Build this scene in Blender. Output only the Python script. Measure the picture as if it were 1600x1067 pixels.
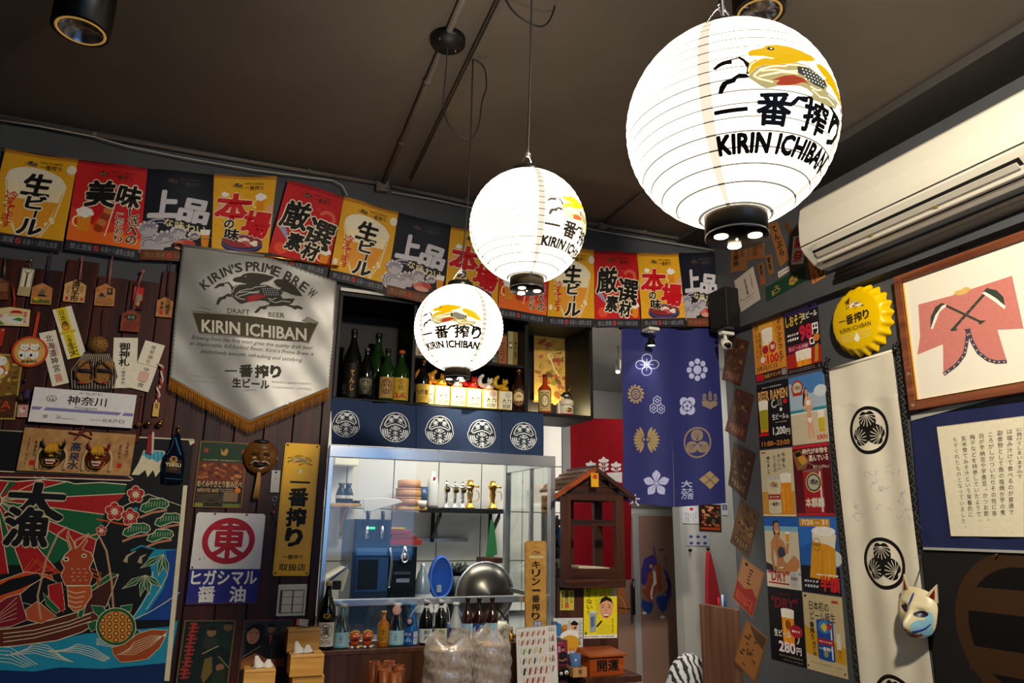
import bpy,bmesh,math,random
from mathutils import Vector,Matrix
random.seed(7)
for o in list(bpy.data.objects): bpy.data.objects.remove(o)
SC = bpy.context.scene; COL = SC.collection
pi = math.pi; sin = math.sin; cos = math.cos
# ---------------------------------------------------------------- camera (frame 1600x1067)
FPX = 1145.5; PITCH = math.radians(14.27); ROLL = math.radians(.79); YAW = math.radians(21.42); EYE = 1.5
cam = bpy.data.cameras.new('camera'); camo = bpy.data.objects.new('camera',cam); COL.objects.link(camo)
cam.sensor_width = 36; cam.lens = 36*FPX/1600; cam.clip_start = .02; cam.clip_end = 60
def ray(px,py):
    X2 = (px-800)/FPX; U2 = -(py-533.5)/FPX
    X = X2*cos(ROLL)-U2*sin(ROLL); U = X2*sin(ROLL)+U2*cos(ROLL)
    y = cos(PITCH)-U*sin(PITCH); z = sin(PITCH)+U*cos(PITCH)
    return Vector((X*cos(YAW)+y*sin(YAW),-X*sin(YAW)+y*cos(YAW),z))
_c = ray(800,533.5); _r = (ray(900,533.5)-_c).normalized(); _u = (ray(800,433.5)-_c).normalized()
M = Matrix.Identity(4)
for i in range(3): M[i][0] = _r[i]; M[i][1] = _u[i]; M[i][2] = -_c.normalized()[i]
M[2][3] = EYE
camo.matrix_world = M; SC.camera = camo
SC.view_settings.view_transform = 'Standard'; SC.view_settings.look = 'None'; SC.view_settings.gamma = 1
SC.view_settings.use_curve_mapping = False; SC.view_settings.exposure = 0.0
SC.cycles.max_bounces = 7; SC.cycles.transparent_max_bounces = 16; SC.cycles.sample_clamp_indirect = 4
w = bpy.data.worlds.new('world'); SC.world = w; w.use_nodes = True
w.node_tree.nodes['Background'].inputs[0].default_value = (.05,.06,.08,1); w.node_tree.nodes['Background'].inputs[1].default_value = .3
def light(name,typ,loc,power,color=(1,.86,.66),size=.1,target=None,spot=60,blend=.6,sy=None):
    l = bpy.data.lights.new(name,typ); l.energy = power; l.color = color
    if typ == 'AREA':
        l.size = size
        if sy: l.shape = 'RECTANGLE'; l.size_y = sy
    else: l.shadow_soft_size = size
    if typ == 'SPOT': l.spot_size = math.radians(spot); l.spot_blend = blend
    o = bpy.data.objects.new(name,l); COL.objects.link(o); o.location = loc
    if target: o.rotation_euler = (Vector(target)-Vector(loc)).to_track_quat('-Z','Y').to_euler()
    return o
WARM = (1,.89,.72)
light('kitchen_lamp','AREA',(1.5,4.2,2.55),34,(1,.96,.88),1.4,(1.5,4.2,0),sy=.3)
light('hall_lamp','AREA',(3.3,4.5,2.75),22,(1,.95,.88),.5,(3.2,5.4,0))
light('window_daylight','AREA',(1.2,-1.9,1.9),9,(.45,.7,1),2.2,(1.2,3,1.6),sy=1.4)
light('fill_spot','SPOT',(1.0,.2,3.05),155,WARM,.08,(-.55,3.6,1.8),75,.9)  # this spot and the next two are unseen, added as general fill
light('fill_spot','SPOT',(.9,.2,3.1),105,WARM,.08,(.6,3.6,1.1),75,.9)
light('fill_spot','SPOT',(1.1,.3,3.1),400,WARM,.08,(2.8,2.3,2.1),85,.9)
LANTERN = 3.8
# ---------------------------------------------------------------- planes of the room
YB = 3.6; XR = 2.812; ZC = 3.275
def PB(px,py,D=YB): d = ray(px,py); d *= D/d.y; return Vector((d.x,D,d.z+EYE))
def PR(px,py,X=XR): d = ray(px,py); d *= X/d.x; return Vector((X,d.y,d.z+EYE))
def PZ(px,py,Z): d = ray(px,py); d *= (Z-EYE)/d.z; return Vector((d.x,d.y,Z))
# ---------------------------------------------------------------- materials
def lin(h):
    h = h.lstrip('#'); r = []
    for i in (0,2,4):
        c = int(h[i:i+2],16)/255; r.append(c/12.92 if c <= .04045 else ((c+.055)/1.055)**2.4)
    return (*r,1)
MATS = {}
def mat(name,hexc,rough=.6,metal=0,emit=0,emitc=None,noise=0,nscale=30,trans=0,spec=.5,bump=0,ior=1.45):
    if name in MATS: return MATS[name]
    m = bpy.data.materials.new(name); m.use_nodes = True; nt = m.node_tree; b = nt.nodes['Principled BSDF']
    c = lin(hexc); b.inputs['Base Color'].default_value = c; b.inputs['Roughness'].default_value = rough
    b.inputs['Metallic'].default_value = metal; b.inputs['Specular IOR Level'].default_value = spec; b.inputs['IOR'].default_value = ior
    b.inputs['Transmission Weight'].default_value = trans
    if emit: b.inputs['Emission Color'].default_value = lin(emitc or hexc); b.inputs['Emission Strength'].default_value = emit
    if noise or bump:
        tc = nt.nodes.new('ShaderNodeTexCoord'); n = nt.nodes.new('ShaderNodeTexNoise'); n.inputs['Scale'].default_value = nscale
        n.inputs['Detail'].default_value = 4; nt.links.new(tc.outputs['Object'],n.inputs['Vector'])
        if noise:
            r = nt.nodes.new('ShaderNodeMapRange'); r.inputs['To Min'].default_value = 1-noise; r.inputs['To Max'].default_value = 1+noise*.6
            r.inputs['From Min'].default_value = .3; r.inputs['From Max'].default_value = .7
            nt.links.new(n.outputs['Fac'],r.inputs['Value'])
            x = nt.nodes.new('ShaderNodeVectorMath'); x.operation = 'SCALE'; x.inputs[0].default_value = c[:3]
            nt.links.new(r.outputs[0],x.inputs['Scale']); nt.links.new(x.outputs[0],b.inputs['Base Color'])
        if bump:
            bp = nt.nodes.new('ShaderNodeBump'); bp.inputs['Strength'].default_value = bump; bp.inputs['Distance'].default_value = .01
            nt.links.new(n.outputs['Fac'],bp.inputs['Height']); nt.links.new(bp.outputs[0],b.inputs['Normal'])
    MATS[name] = m; return m
def ink(h,rough=.55):
    return mat('ink_'+h.lstrip('#')+('' if rough == .55 else '_%d' % (rough*100)),h,rough,noise=.06,nscale=60,spec=.3)
def wood(name,c1,c2,axis='z',scale=14,rough=.55,bump=.25,stretch=.06):
    if name in MATS: return MATS[name]
    m = bpy.data.materials.new(name); m.use_nodes = True; nt = m.node_tree; b = nt.nodes['Principled BSDF']; L = nt.links.new
    tc = nt.nodes.new('ShaderNodeTexCoord'); mp = nt.nodes.new('ShaderNodeMapping'); oi = nt.nodes.new('ShaderNodeObjectInfo')
    s = {'x': (stretch,1,1),'y': (1,stretch,1),'z': (1,1,stretch)}[axis]; mp.inputs['Scale'].default_value = s
    ad = nt.nodes.new('ShaderNodeVectorMath'); ad.operation = 'ADD'; L(tc.outputs['Object'],ad.inputs[0])
    sc = nt.nodes.new('ShaderNodeMath'); sc.operation = 'MULTIPLY'; sc.inputs[1].default_value = 13; L(oi.outputs['Random'],sc.inputs[0]); L(sc.outputs[0],ad.inputs[1])
    L(ad.outputs[0],mp.inputs['Vector'])
    n = nt.nodes.new('ShaderNodeTexNoise'); n.inputs['Scale'].default_value = scale*3; n.inputs['Detail'].default_value = 6; n.inputs['Distortion'].default_value = .6
    L(mp.outputs[0],n.inputs['Vector'])
    r = nt.nodes.new('ShaderNodeValToRGB'); r.color_ramp.elements[0].color = lin(c1); r.color_ramp.elements[1].color = lin(c2)
    r.color_ramp.elements[0].position = .35; r.color_ramp.elements[1].position = .68; L(n.outputs['Fac'],r.inputs[0])
    mr = nt.nodes.new('ShaderNodeMapRange'); mr.inputs['To Min'].default_value = .75; mr.inputs['To Max'].default_value = 1.2; L(oi.outputs['Random'],mr.inputs['Value'])
    x = nt.nodes.new('ShaderNodeVectorMath'); x.operation = 'SCALE'; L(r.outputs[0],x.inputs[0]); L(mr.outputs[0],x.inputs['Scale'])
    L(x.outputs[0],b.inputs['Base Color']); b.inputs['Roughness'].default_value = rough; b.inputs['Specular IOR Level'].default_value = .35
    bp = nt.nodes.new('ShaderNodeBump'); bp.inputs['Strength'].default_value = bump; bp.inputs['Distance'].default_value = .004
    L(n.outputs['Fac'],bp.inputs['Height']); L(bp.outputs[0],b.inputs['Normal'])
    MATS[name] = m; return m
def pane_mat(name,tint=(.93,.97,1),spec=.09):
    if name in MATS: return MATS[name]
    m = bpy.data.materials.new(name); m.use_nodes = True; nt = m.node_tree; nt.nodes.clear(); L = nt.links.new
    o = nt.nodes.new('ShaderNodeOutputMaterial'); mx = nt.nodes.new('ShaderNodeMixShader'); t = nt.nodes.new('ShaderNodeBsdfTransparent')
    g = nt.nodes.new('ShaderNodeBsdfGlossy'); g.inputs['Roughness'].default_value = .02; t.inputs[0].default_value = (*tint,1)
    lw = nt.nodes.new('ShaderNodeLayerWeight'); lw.inputs['Blend'].default_value = .25
    ad = nt.nodes.new('ShaderNodeMath'); ad.operation = 'MULTIPLY_ADD'; ad.inputs[1].default_value = .3; ad.inputs[2].default_value = spec
    L(lw.outputs['Fresnel'],ad.inputs[0]); L(ad.outputs[0],mx.inputs[0]); L(t.outputs[0],mx.inputs[1]); L(g.outputs[0],mx.inputs[2]); L(mx.outputs[0],o.inputs[0])
    MATS[name] = m; return m
BLACK = mat('black_plastic','#0c0b0b',.45,noise=.1); STEEL = mat('steel','#d4d8dc',.24,.85,bump=.06,nscale=9)
CHROME = mat('chrome','#e8e8ea',.12,1); GOLD = mat('brass','#d8a43a',.22,1); WHITEP = mat('white_plastic','#dcd7c8',.35,noise=.03)
DARKM = mat('dark_metal','#151413',.4,.6); IVORY = mat('ivory_plastic','#e4dcc2',.3,noise=.03)
BAMB = wood('bamboo','#c98d3a','#e8b865','x',8,.45,.1); PALEW = wood('pale_wood','#b9824a','#d9a768','z',10,.6,.15)
EMAW = wood('ema_wood','#b06c34','#cf8d50','z',10,.6,.1); DKW = wood('dark_wood','#2a130a','#4e2615','z',10,.45,.3)
DKWX = wood('dark_wood_x','#2a130a','#4e2615','x',10,.45,.3); VENEER = wood('veneer','#3b2118','#5d3828','z',7,.4,.08,.03)
PLANK = wood('plank_wood','#260a04','#521c0c','z',6,.5,.5,.05); ORANGEW = wood('orange_wood','#8a3a12','#b9561f','x',8,.4,.1)
# ---------------------------------------------------------------- object helpers
def link(o,parent=None):
    COL.objects.link(o)
    if parent: o.parent = parent
    return o
def tag(o,label=None,cat=None,group=None,kind=None):
    for k,v in (('label',label),('category',cat),('group',group),('kind',kind)):
        if v: o[k] = v
    return o
def thing(name,label,cat,loc,group=None):
    o = bpy.data.objects.new(name,None); o.empty_display_size = .05; link(o); o.location = loc
    return tag(o,label,cat,group)
def wloc(o):
    v = Vector((0,0,0))
    while o: v += o.location; o = o.parent
    return v
class MB:
    def __init__(s): s.v = []; s.f = []; s.m = []; s.mats = []; s.sm = []
    def mi(s,m):
        if m not in s.mats: s.mats.append(m)
        return s.mats.index(m)
    def add(s,vs,fs,m,smooth=False):
        b = len(s.v); s.v += [tuple(v) for v in vs]; k = s.mi(m)
        for f in fs: s.f.append([i+b for i in f]); s.m.append(k); s.sm.append(smooth)
        return s
    def box(s,x0,x1,y0,y1,z0,z1,m):
        v = [(x,y,z) for z in (z0,z1) for y in (y0,y1) for x in (x0,x1)]
        return s.add(v,[(0,2,3,1),(4,5,7,6),(0,1,5,4),(2,6,7,3),(0,4,6,2),(1,3,7,5)],m)
    def hexa(s,low,up,m):  # two quads of 3D points
        return s.add(list(low)+list(up),[(3,2,1,0),(4,5,6,7)]+[(i,(i+1) % 4,4+(i+1) % 4,4+i) for i in range(4)],m)
    def tube(s,pts,r,m,n=8,closed=False,caps=True):
        pts = [Vector(p) for p in pts]; N = len(pts); rs = r if isinstance(r,(list,tuple)) else [r]*N
        vs = []; up = None
        for i,p in enumerate(pts):
            a = pts[(i-1) % N] if (closed or i > 0) else p; b = pts[(i+1) % N] if (closed or i < N-1) else p
            t = (b-a).normalized()
            if up is None: up = Vector((0,0,1)) if abs(t.z) < .9 else Vector((1,0,0))
            e = t.cross(up).normalized(); g = e.cross(t).normalized(); up = g
            for k in range(n):
                an = 2*pi*k/n; vs.append(p+e*(rs[i]*cos(an))+g*(rs[i]*sin(an)))
        fs = []
        for i in range(N if closed else N-1):
            for k in range(n):
                j = (i+1) % N; fs.append((i*n+k,i*n+(k+1) % n,j*n+(k+1) % n,j*n+k))
        if caps and not closed: fs += [tuple(range(n))[::-1],tuple((N-1)*n+k for k in range(n))]
        return s.add(vs,fs,m,True)
    def lathe(s,prof,c,m,n=24,smooth=True,caps=True):  # prof: [(r,z)] about vertical axis
        c = Vector(c); vs = [(c.x+r*cos(2*pi*k/n),c.y+r*sin(2*pi*k/n),c.z+z) for r,z in prof for k in range(n)]
        fs = [(i*n+k,i*n+(k+1) % n,(i+1)*n+(k+1) % n,(i+1)*n+k) for i in range(len(prof)-1) for k in range(n)]
        if caps: fs += [tuple(range(n))[::-1],tuple((len(prof)-1)*n+k for k in range(n))]
        return s.add(vs,fs,m,smooth)
    def prism(s,poly,fn,d0,d1,m):  # poly 2D, fn(a,b,d)->3D
        n = len(poly); vs = [fn(a,b,d0) for a,b in poly]+[fn(a,b,d1) for a,b in poly]
        return s.add(vs,[tuple(range(n))[::-1],tuple(range(n,2*n))]+[(i,(i+1) % n,n+(i+1) % n,n+i) for i in range(n)],m)
    def ball(s,c,r,m,n=12,sc=(1,1,1)):
        prof = []; vs = []; c = Vector(c)
        for i in range(n//2+1):
            t = pi*i/(n//2)
            for k in range(n): vs.append((c.x+r*sc[0]*sin(t)*cos(2*pi*k/n),c.y+r*sc[1]*sin(t)*sin(2*pi*k/n),c.z+r*sc[2]*cos(t)))
        fs = [(i*n+k,(i+1)*n+k,(i+1)*n+(k+1) % n,i*n+(k+1) % n) for i in range(n//2) for k in range(n)]
        return s.add(vs,fs,m,True)
    def build(s,name,parent=None,bevel=0,label=None,cat=None,group=None,kind=None,origin=None,autofix=True):
        if parent is None and origin is None:
            xs,ys,zs = zip(*s.v); origin = Vector(((min(xs)+max(xs))/2,(min(ys)+max(ys))/2,min(zs)))
        o0 = wloc(parent) if parent else origin
        me = bpy.data.meshes.new(name); me.from_pydata([(v[0]-o0[0],v[1]-o0[1],v[2]-o0[2]) for v in s.v],[],s.f)
        for m in s.mats: me.materials.append(m)
        me.polygons.foreach_set('material_index',s.m); me.polygons.foreach_set('use_smooth',s.sm)
        bm = bmesh.new(); bm.from_mesh(me); bmesh.ops.remove_doubles(bm,verts=bm.verts,dist=1e-6)
        if autofix: bmesh.ops.recalc_face_normals(bm,faces=bm.faces)
        bm.to_mesh(me); bm.free(); me.update()
        o = bpy.data.objects.new(name,me); link(o,parent)
        if not parent: o.location = origin
        if bevel:
            b = o.modifiers.new('bevel','BEVEL'); b.width = bevel; b.segments = 2; b.limit_method = 'ANGLE'
        return tag(o,label,cat,group,kind)
# ---------------------------------------------------------------- lettering meshes
GL = {}
def glyph(ch,bold=.0):
    k = (ch,0)
    if k in GL: return GL[k][:2]
    cu = bpy.data.curves.new('t','FONT'); cu.body = ch; cu.resolution_u = 2
    o = bpy.data.objects.new('t',cu); COL.objects.link(o)
    dg = bpy.context.evaluated_depsgraph_get(); e = o.evaluated_get(dg); m = e.to_mesh()
    v0 = [(v.co.x,v.co.y) for v in m.vertices]; f0 = [tuple(p.vertices) for p in m.polygons]; e.to_mesh_clear(); vs = []; fs = []
    vs,fs = v0,f0
    bpy.data.objects.remove(o); bpy.data.curves.remove(cu)
    GL[k] = (vs,fs,0); return vs,fs
ROTC = 'ー〜-~'
class Sheet:
    """A flat printed thing on a plane. Drawing coordinates go through s.T to plane coordinates (u right, v up)."""
    def __init__(s,plane='B',D=None,crop=None,th=.0015):
        s.plane = plane; s.D = D if D is not None else (YB if plane == 'B' else XR)
        s.crop = crop or (0,0,1); s.T = s.fromcrop; s.items = []; s.n = 0; s.th = th; s.step = .00018; s.edge = None
    def plane_uv(s,px,py):
        if s.plane == 'B': p = PB(px,py,s.D); return (p.x,p.z)
        if s.plane == 'R': p = PR(px,py,s.D); return (-p.y,p.z)
    def fromcrop(s,x,y): return s.plane_uv(s.crop[0]+x/s.crop[2],s.crop[1]+y/s.crop[2])
    def frame(s,c,w=100,h=100,square=True):  # four crop points TL,TR,BR,BL -> design box w x h
        a,b,cc,d = [Vector((*s.fromcrop(*p),)) for p in c]
        if square:  # nearest true rectangle (possibly rotated)
            mid = (a+b+cc+d)/4; u = ((b-a)+(cc-d))/2; v = ((d-a)+(cc-b))/2
            U = u.length; V = v.length; r = (u.normalized()+Vector((-v.y,v.x)).normalized()).normalized()
            q = Vector((r.y,-r.x)); a = mid-r*U/2-q*V/2; b = mid+r*U/2-q*V/2; cc = mid+r*U/2+q*V/2; d = mid-r*U/2+q*V/2
        s.corn = (a,b,cc,d); s.wh = (w,h)
        def T(x,y):
            x /= w; y /= h; p = (a*(1-x)+b*x)*(1-y)+(d*(1-x)+cc*x)*y
            return (p.x,p.y)
        s.T = T; return s
    def uvframe(s,u0,u1,v0,v1,w=100,h=100):
        s.T = lambda x,y: (u0+(u1-u0)*x/w,v1-(v1-v0)*y/h); return s
    def raw(s,pts,faces,m,up=True):
        if up: s.n += 1
        s.items.append(([s.T(*p) for p in pts],faces,m,s.n))
    def poly(s,pts,m): s.raw(pts,[tuple(range(len(pts)))],m); return s
    def rect(s,x0,y0,x1,y1,m): return s.poly([(x0,y0),(x1,y0),(x1,y1),(x0,y1)],m)
    def ell(s,cx,cy,rx,ry,m,n=28,rot=0):
        c,q = cos(rot),sin(rot)
        return s.poly([(cx+rx*cos(t)*c-ry*sin(t)*q,cy+rx*cos(t)*q+ry*sin(t)*c) for t in [2*pi*k/n for k in range(n)]],m)
    def ring(s,cx,cy,rx,ry,t,m,n=40,rot=0,a0=0,a1=2*pi):
        vs = []; c,q = cos(rot),sin(rot); full = a1-a0 >= 2*pi-1e-6; N = n if full else n+1
        for k in range(N):
            a = a0+(a1-a0)*k/n
            for f in (0,1):
                x = (rx-t*f)*cos(a); y = (ry-t*f)*sin(a); vs.append((cx+x*c-y*q,cy+x*q+y*c))
        fs = [(2*k,2*((k+1) % N),2*((k+1) % N)+1,2*k+1) for k in range(n)]
        s.raw(vs,fs,m); return s
    def line(s,pts,w,m,closed=False):
        N = len(pts); vs = []; P = [Vector(p) for p in pts]
        for i,p in enumerate(P):
            a = P[(i-1) % N] if (closed or i) else p; b = P[(i+1) % N] if (closed or i < N-1) else p
            t = (b-a); t = t.normalized() if t.length > 1e-9 else Vector((1,0)); nn = Vector((-t.y,t.x))
            ww = w if not isinstance(w,(list,tuple)) else w[i]
            vs += [tuple(p+nn*ww/2),tuple(p-nn*ww/2)]
        fs = [(2*i,2*((i+1) % N),2*((i+1) % N)+1,2*i+1) for i in range(N if closed else N-1)]
        s.raw(vs,fs,m); return s
    def op(s,pts,m,lm,w): s.poly(pts,m); s.line(pts,w,lm,True); return s
    def _glyphs(s,vs,fs,mp,m,halo,hr,bold=0):
        pts = [mp(*v) for v in vs]; s.n += 1; N0 = s.n; bold *= .55
        if halo:
            for k in range(8):
                dx,dy = hr*cos(k*pi/4),hr*sin(k*pi/4); s.n = N0+k*.12; s.raw([(x+dx,y+dy) for x,y in pts],fs,halo,False)
            N0 += 1.1
        sh = []
        if bold >= .005: sh = [(q*bold*.8,r*bold*.8) for q in (-1,1) for r in (-1,1)]
        if bold > .017: sh += [(bold,0),(-bold,0),(0,bold),(0,-bold)]
        for k,(dx,dy) in enumerate(sh+[(0,0)]): s.n = N0+k*.11; s.raw([mp(x+dx,y+dy) for x,y in vs] if (dx or dy) else pts,fs,m,False)
    def text(s,t,x,y,w_,h_,m,bold=.0,halo=None,hr=1,rot=0,shear=0,fit=True,slope=0):
        """fit string into box with top-left (x,y)"""
        vs,fs = glyph(t,bold)
        if not vs: return s
        x0 = min(v[0] for v in vs); x1 = max(v[0] for v in vs); y0 = min(v[1] for v in vs); y1 = max(v[1] for v in vs)
        if not fit: x0,x1,y0,y1 = 0,1,-.12,.88
        cx,cy = x+w_/2,y+h_/2; c,q = cos(rot),sin(rot); dx = max(x1-x0,1e-6); dy = max(y1-y0,1e-6)
        if t in '一ー-' and fit: cyy = (y0+y1)/2; y0,y1 = cyy-.45,cyy+.45; dy = .9
        def mp(a,b):
            X = ((a-x0)/dx-.5)*w_; Y = -((b-y0)/dy-.5)*h_; X += -shear*Y
            Y += slope*X
            return (cx+X*c-Y*q,cy+X*q+Y*c)
        s._glyphs(vs,fs,mp,m,halo,hr,bold); return s
    def vtext(s,t,x,y,w_,h_,m,bold=.0,halo=None,hr=1,rot=0,gap=1.0,dx=0):
        n = len(t); ch = h_/n
        for i,c in enumerate(t):
            if c in ' 　': continue
            vs,fs = glyph(c,bold); ccx = x+w_/2+dx*i; ccy = y+ch*(i+.5); r = rot+(pi/2 if c in ROTC else 0); co,q = cos(r),sin(r)
            off = (.6,-.25) if c in '、。' else (0,0)
            def mp(a,b):
                X = (a-.5+off[0])*w_*gap; Y = -(b-.38-off[1])*ch*gap*.98
                if c in ROTC: X,Y = (a-.5)*ch*gap,-(b-.38)*w_*gap
                return (ccx+X*co-Y*q,ccy+X*q+Y*co)
            s._glyphs(vs,fs,mp,m,halo,hr,bold)
        return s
    def scrib(s,x0,y0,x1,y1,rows,cols,m,fill=.6,seed=1,vert=False):
        """lines of print too small to read"""
        r = random.Random(seed); vs = []; fs = []
        for i in range(rows):
            for j in range(cols):
                if r.random() > .86: continue
                a = x0+(x1-x0)*(j+.1)/cols; b = a+(x1-x0)/cols*r.uniform(.5,.85); c = y0+(y1-y0)*(i+.5-fill/2)/rows; d = y0+(y1-y0)*(i+.5+fill/2)/rows
                e = (d-c)*r.uniform(0,.35); k = len(vs); vs += [(a,c+e),(b,c+r.uniform(0,.3)*(d-c)),(b,d-e),(a,d)]; fs.append((k,k+1,k+2,k+3))
        if vs: s.raw(vs,fs,m)
        return s
    def build(s,name,base,outline=None,grid=None,warp=None,lift=None,parent=None,label=None,cat=None,group=None,edge=None,pname=None):
        """base: material of the sheet itself; outline in drawing coords (default the frame box)"""
        if outline is None: W,H = s.wh; outline = [(0,0),(W,0),(W,H),(0,H)]
        verts = []; faces = []; mi = []; mats = [base] if base else []
        def mid(m):
            if m not in mats: mats.append(m)
            return mats.index(m)
        O = [s.T(*p) for p in outline]
        cu = (min(p[0] for p in O)+max(p[0] for p in O))/2; cv = (min(p[1] for p in O)+max(p[1] for p in O))/2
        if base:
            if grid:
                W,H = s.wh; nx,ny = grid
                for side in (s.th,0):
                    b = len(verts)
                    for j in range(ny+1):
                        for i in range(nx+1): u,v = s.T(W*i/nx,H*j/ny); verts.append((u-cu,v-cv,side))
                    for j in range(ny):
                        for i in range(nx):
                            q = b+j*(nx+1)+i; f = (q,q+nx+1,q+nx+2,q+1); faces.append(f if side else f[::-1]); mi.append(0)
            else:
                n = len(O); b = 0; area = sum(O[i][0]*O[(i+1) % n][1]-O[(i+1) % n][0]*O[i][1] for i in range(n))
                if area < 0: O = O[::-1]
                verts += [(u-cu,v-cv,s.th) for u,v in O]+[(u-cu,v-cv,0) for u,v in O]
                faces.append(tuple(range(n))); faces.append(tuple(range(n,2*n))[::-1]); mi += [0,0]
                for i in range(n): j = (i+1) % n; faces.append((i,n+i,n+j,j)); mi.append(mid(edge) if edge else 0)
        st = s.step if (warp or lift) else .0001; LV = []   # each print layer lies just above what it overlaps
        for pts,fs,m,n in s.items:
            b = len(verts); U = [p[0] for p in pts]; V = [p[1] for p in pts]; bb = (min(U),max(U),min(V),max(V)); n = 0
            for q,l,qm in LV:
                if q[0] < bb[1] and q[1] > bb[0] and q[2] < bb[3] and q[3] > bb[2]: n = max(n,l+(.14 if qm is m else 1))
            LV.append((bb,n,m)); z = s.th+.0002+n*st; verts += [(u-cu,v-cv,z) for u,v in pts]; k = mid(m)
            for f in fs: faces.append([i+b for i in f]); mi.append(k)
        me = bpy.data.meshes.new(name); me.from_pydata(verts,[],faces)
        for m in mats: me.materials.append(m)
        me.polygons.foreach_set('material_index',mi)
        if warp or lift:
            bm = bmesh.new(); bm.from_mesh(me)
            E_ = s.edge or .016
            for _ in range(6):
                es = [e for e in bm.edges if e.calc_length() > E_]
                if not es: break
                bmesh.ops.triangulate(bm,faces=[f for f in bm.faces if len(f.verts) > 4])
                es = [e for e in bm.edges if e.calc_length() > E_]
                bmesh.ops.subdivide_edges(bm,edges=es,cuts=1,use_grid_fill=False)
            bmesh.ops.triangulate(bm,faces=bm.faces)
            for v in bm.verts:
                if warp: v.co.z += warp(v.co.x+cu,v.co.y+cv)
                if lift: v.co = lift(v.co.x+cu,v.co.y+cv,v.co.z)
            bm.to_mesh(me); bm.free()
            if warp: me.polygons.foreach_set('use_smooth',[True]*len(me.polygons))
        me.validate(); me.update()
        o = bpy.data.objects.new(name,me); link(o,None)
        if not lift:
            Mx = Matrix.Identity(4)
            if s.plane == 'B': X,Y,Z = (1,0,0),(0,0,1),(0,-1,0); org = (cu,s.D,cv)
            else: X,Y,Z = (0,-1,0),(0,0,1),(-1,0,0); org = (s.D,-cu,cv)
            for i in range(3): Mx[i][0] = X[i]; Mx[i][1] = Y[i]; Mx[i][2] = Z[i]; Mx[i][3] = org[i]
            if parent: Mx = Matrix.Translation(-wloc(parent)) @ Mx; o.parent = parent
            o.matrix_local = Mx
        elif parent: o.parent = parent
        return tag(o,label,cat,group)
K = ink('#15110e'); WH = ink('#f0ece2'); RED = ink('#c4161c'); CREAM = ink('#efe3c4'); YEL = ink('#f2c200'); NAVY = ink('#161a52'); ORG = ink('#e07a1c'); BEER = ink('#e08a14'); PALEY = ink('#f5dc90'); BROWN = ink('#5a3418'); SKIN = ink('#dca078'); GREEN = ink('#0e4a2c'); GREY = ink('#8a8a88')
# ---------------------------------------------------------------- the room
WALLM = mat('wall_paint','#494b4e',.75,noise=.12,nscale=6,bump=.15); CEILM = mat('ceiling_paint','#6f6459',.8,noise=.1,nscale=3,bump=.1)
WHITEW = mat('white_wall','#c9c6bf',.6,noise=.05,nscale=5); TILE = mat('white_tile','#cfccc4',.3,noise=.03,nscale=4); FLOORM = mat('floor_tile','#3a3532',.5,noise=.2,nscale=6)
SOFM = mat('soffit_paint','#45474a',.7,noise=.12,nscale=5,bump=.2); PIPEM = mat('conduit_paint','#6a5f55',.6,noise=.1)
def struct(name,boxes,m,bevel=0):
    b = MB()
    for x in boxes: b.box(*x,m)
    return b.build(name,kind='structure',bevel=bevel)
struct('floor',[(-3,4.6,-2,6.4,-.05,0)],FLOORM)
struct('ceiling',[(-3,4.6,-2,6.4,ZC,ZC+.1)],CEILM)
wb = struct('wall_back',[(-3,.46,YB,YB+.1,0,ZC),(.46,2.9,YB,YB+.1,2.665,ZC),(.46,.475,YB,YB+.1,0,2.665)],WALLM)
struct('wall_right',[(XR,XR+.1,-2,YB,0,2.66)],WALLM)
struct('wall_left',[(-3.1,-3,-2,YB,0,ZC)],WALLM)
struct('wall_front',[(-3,0,-2.1,-2,0,ZC),(2.4,2.9,-2.1,-2,0,ZC),(0,2.4,-2.1,-2,0,1.1),(0,2.4,-2.1,-2,2.7,ZC)],WALLM)
so = struct('trim_1',[(XR-.055,XR+.1,-2,YB,2.66,ZC)],SOFM)                     # the upper wall stands proud of the lower one
struct('trim_2',[(2.5,XR-.055,-2,YB,3.235,ZC)],mat('drop_paint','#35312d',.8,noise=.1))  # shallow drop along the ceiling
struct('wall_kitchen',[(.475,2.36,4.95,5.05,0,2.9)],WALLM)
struct('wall_kitchen_side',[(.38,.475,YB+.1,5.05,0,2.9)],WHITEW)
struct('wall_hall',[(2.2,4.6,6.3,6.4,0,3.0),(4.5,4.6,4.2,6.3,0,3.0)],WHITEW)
struct('ceiling_hall',[(.46,4.6,YB+.1,6.3,2.82,2.9)],WHITEW)
# window behind the viewer: lit daylight panes
wf = MB(); wf.box(0,2.4,-2.06,-2.02,1.1,1.15,DARKM).box(0,2.4,-2.06,-2.02,2.65,2.7,DARKM)
for x in (0,.78,1.57,2.35): wf.box(x,x+.05,-2.06,-2.02,1.15,2.65,DARKM)
wf = wf.build('window_1',kind='structure')
for x in (.05,.83,1.62): MB().box(x,x+.73,-2.05,-2.04,1.15,2.65,mat('daylight_pane','#7fb4ff',.3,emit=.9,emitc='#5fa4ff')).build('pane',wf)
# kitchen wall tiles, each a piece of the wall
kw = bpy.data.objects['wall_kitchen']
for i in range(6):
    for j in range(5):
        x0 = .475+i*.312; z0 = .95+j*.33
        MB().box(x0+.003,x0+.309,4.94,4.95,z0+.003,z0+.327,TILE).build('tile',kw,bevel=.002)
# wooden planks of the left part of the back wall
x = -1.36; k = 0
rp = random.Random(3)
while x < .45:
    wd = .128; top = 2.60+rp.choice([0,.03,.05,-.03])
    MB().box(x+.002,min(x+wd-.003,.472),YB-.022+rp.uniform(0,.004),YB,.02,top,PLANK).build('plank',wb,bevel=.002); x += wd
PY = YB-.024   # front of the planks
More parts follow.
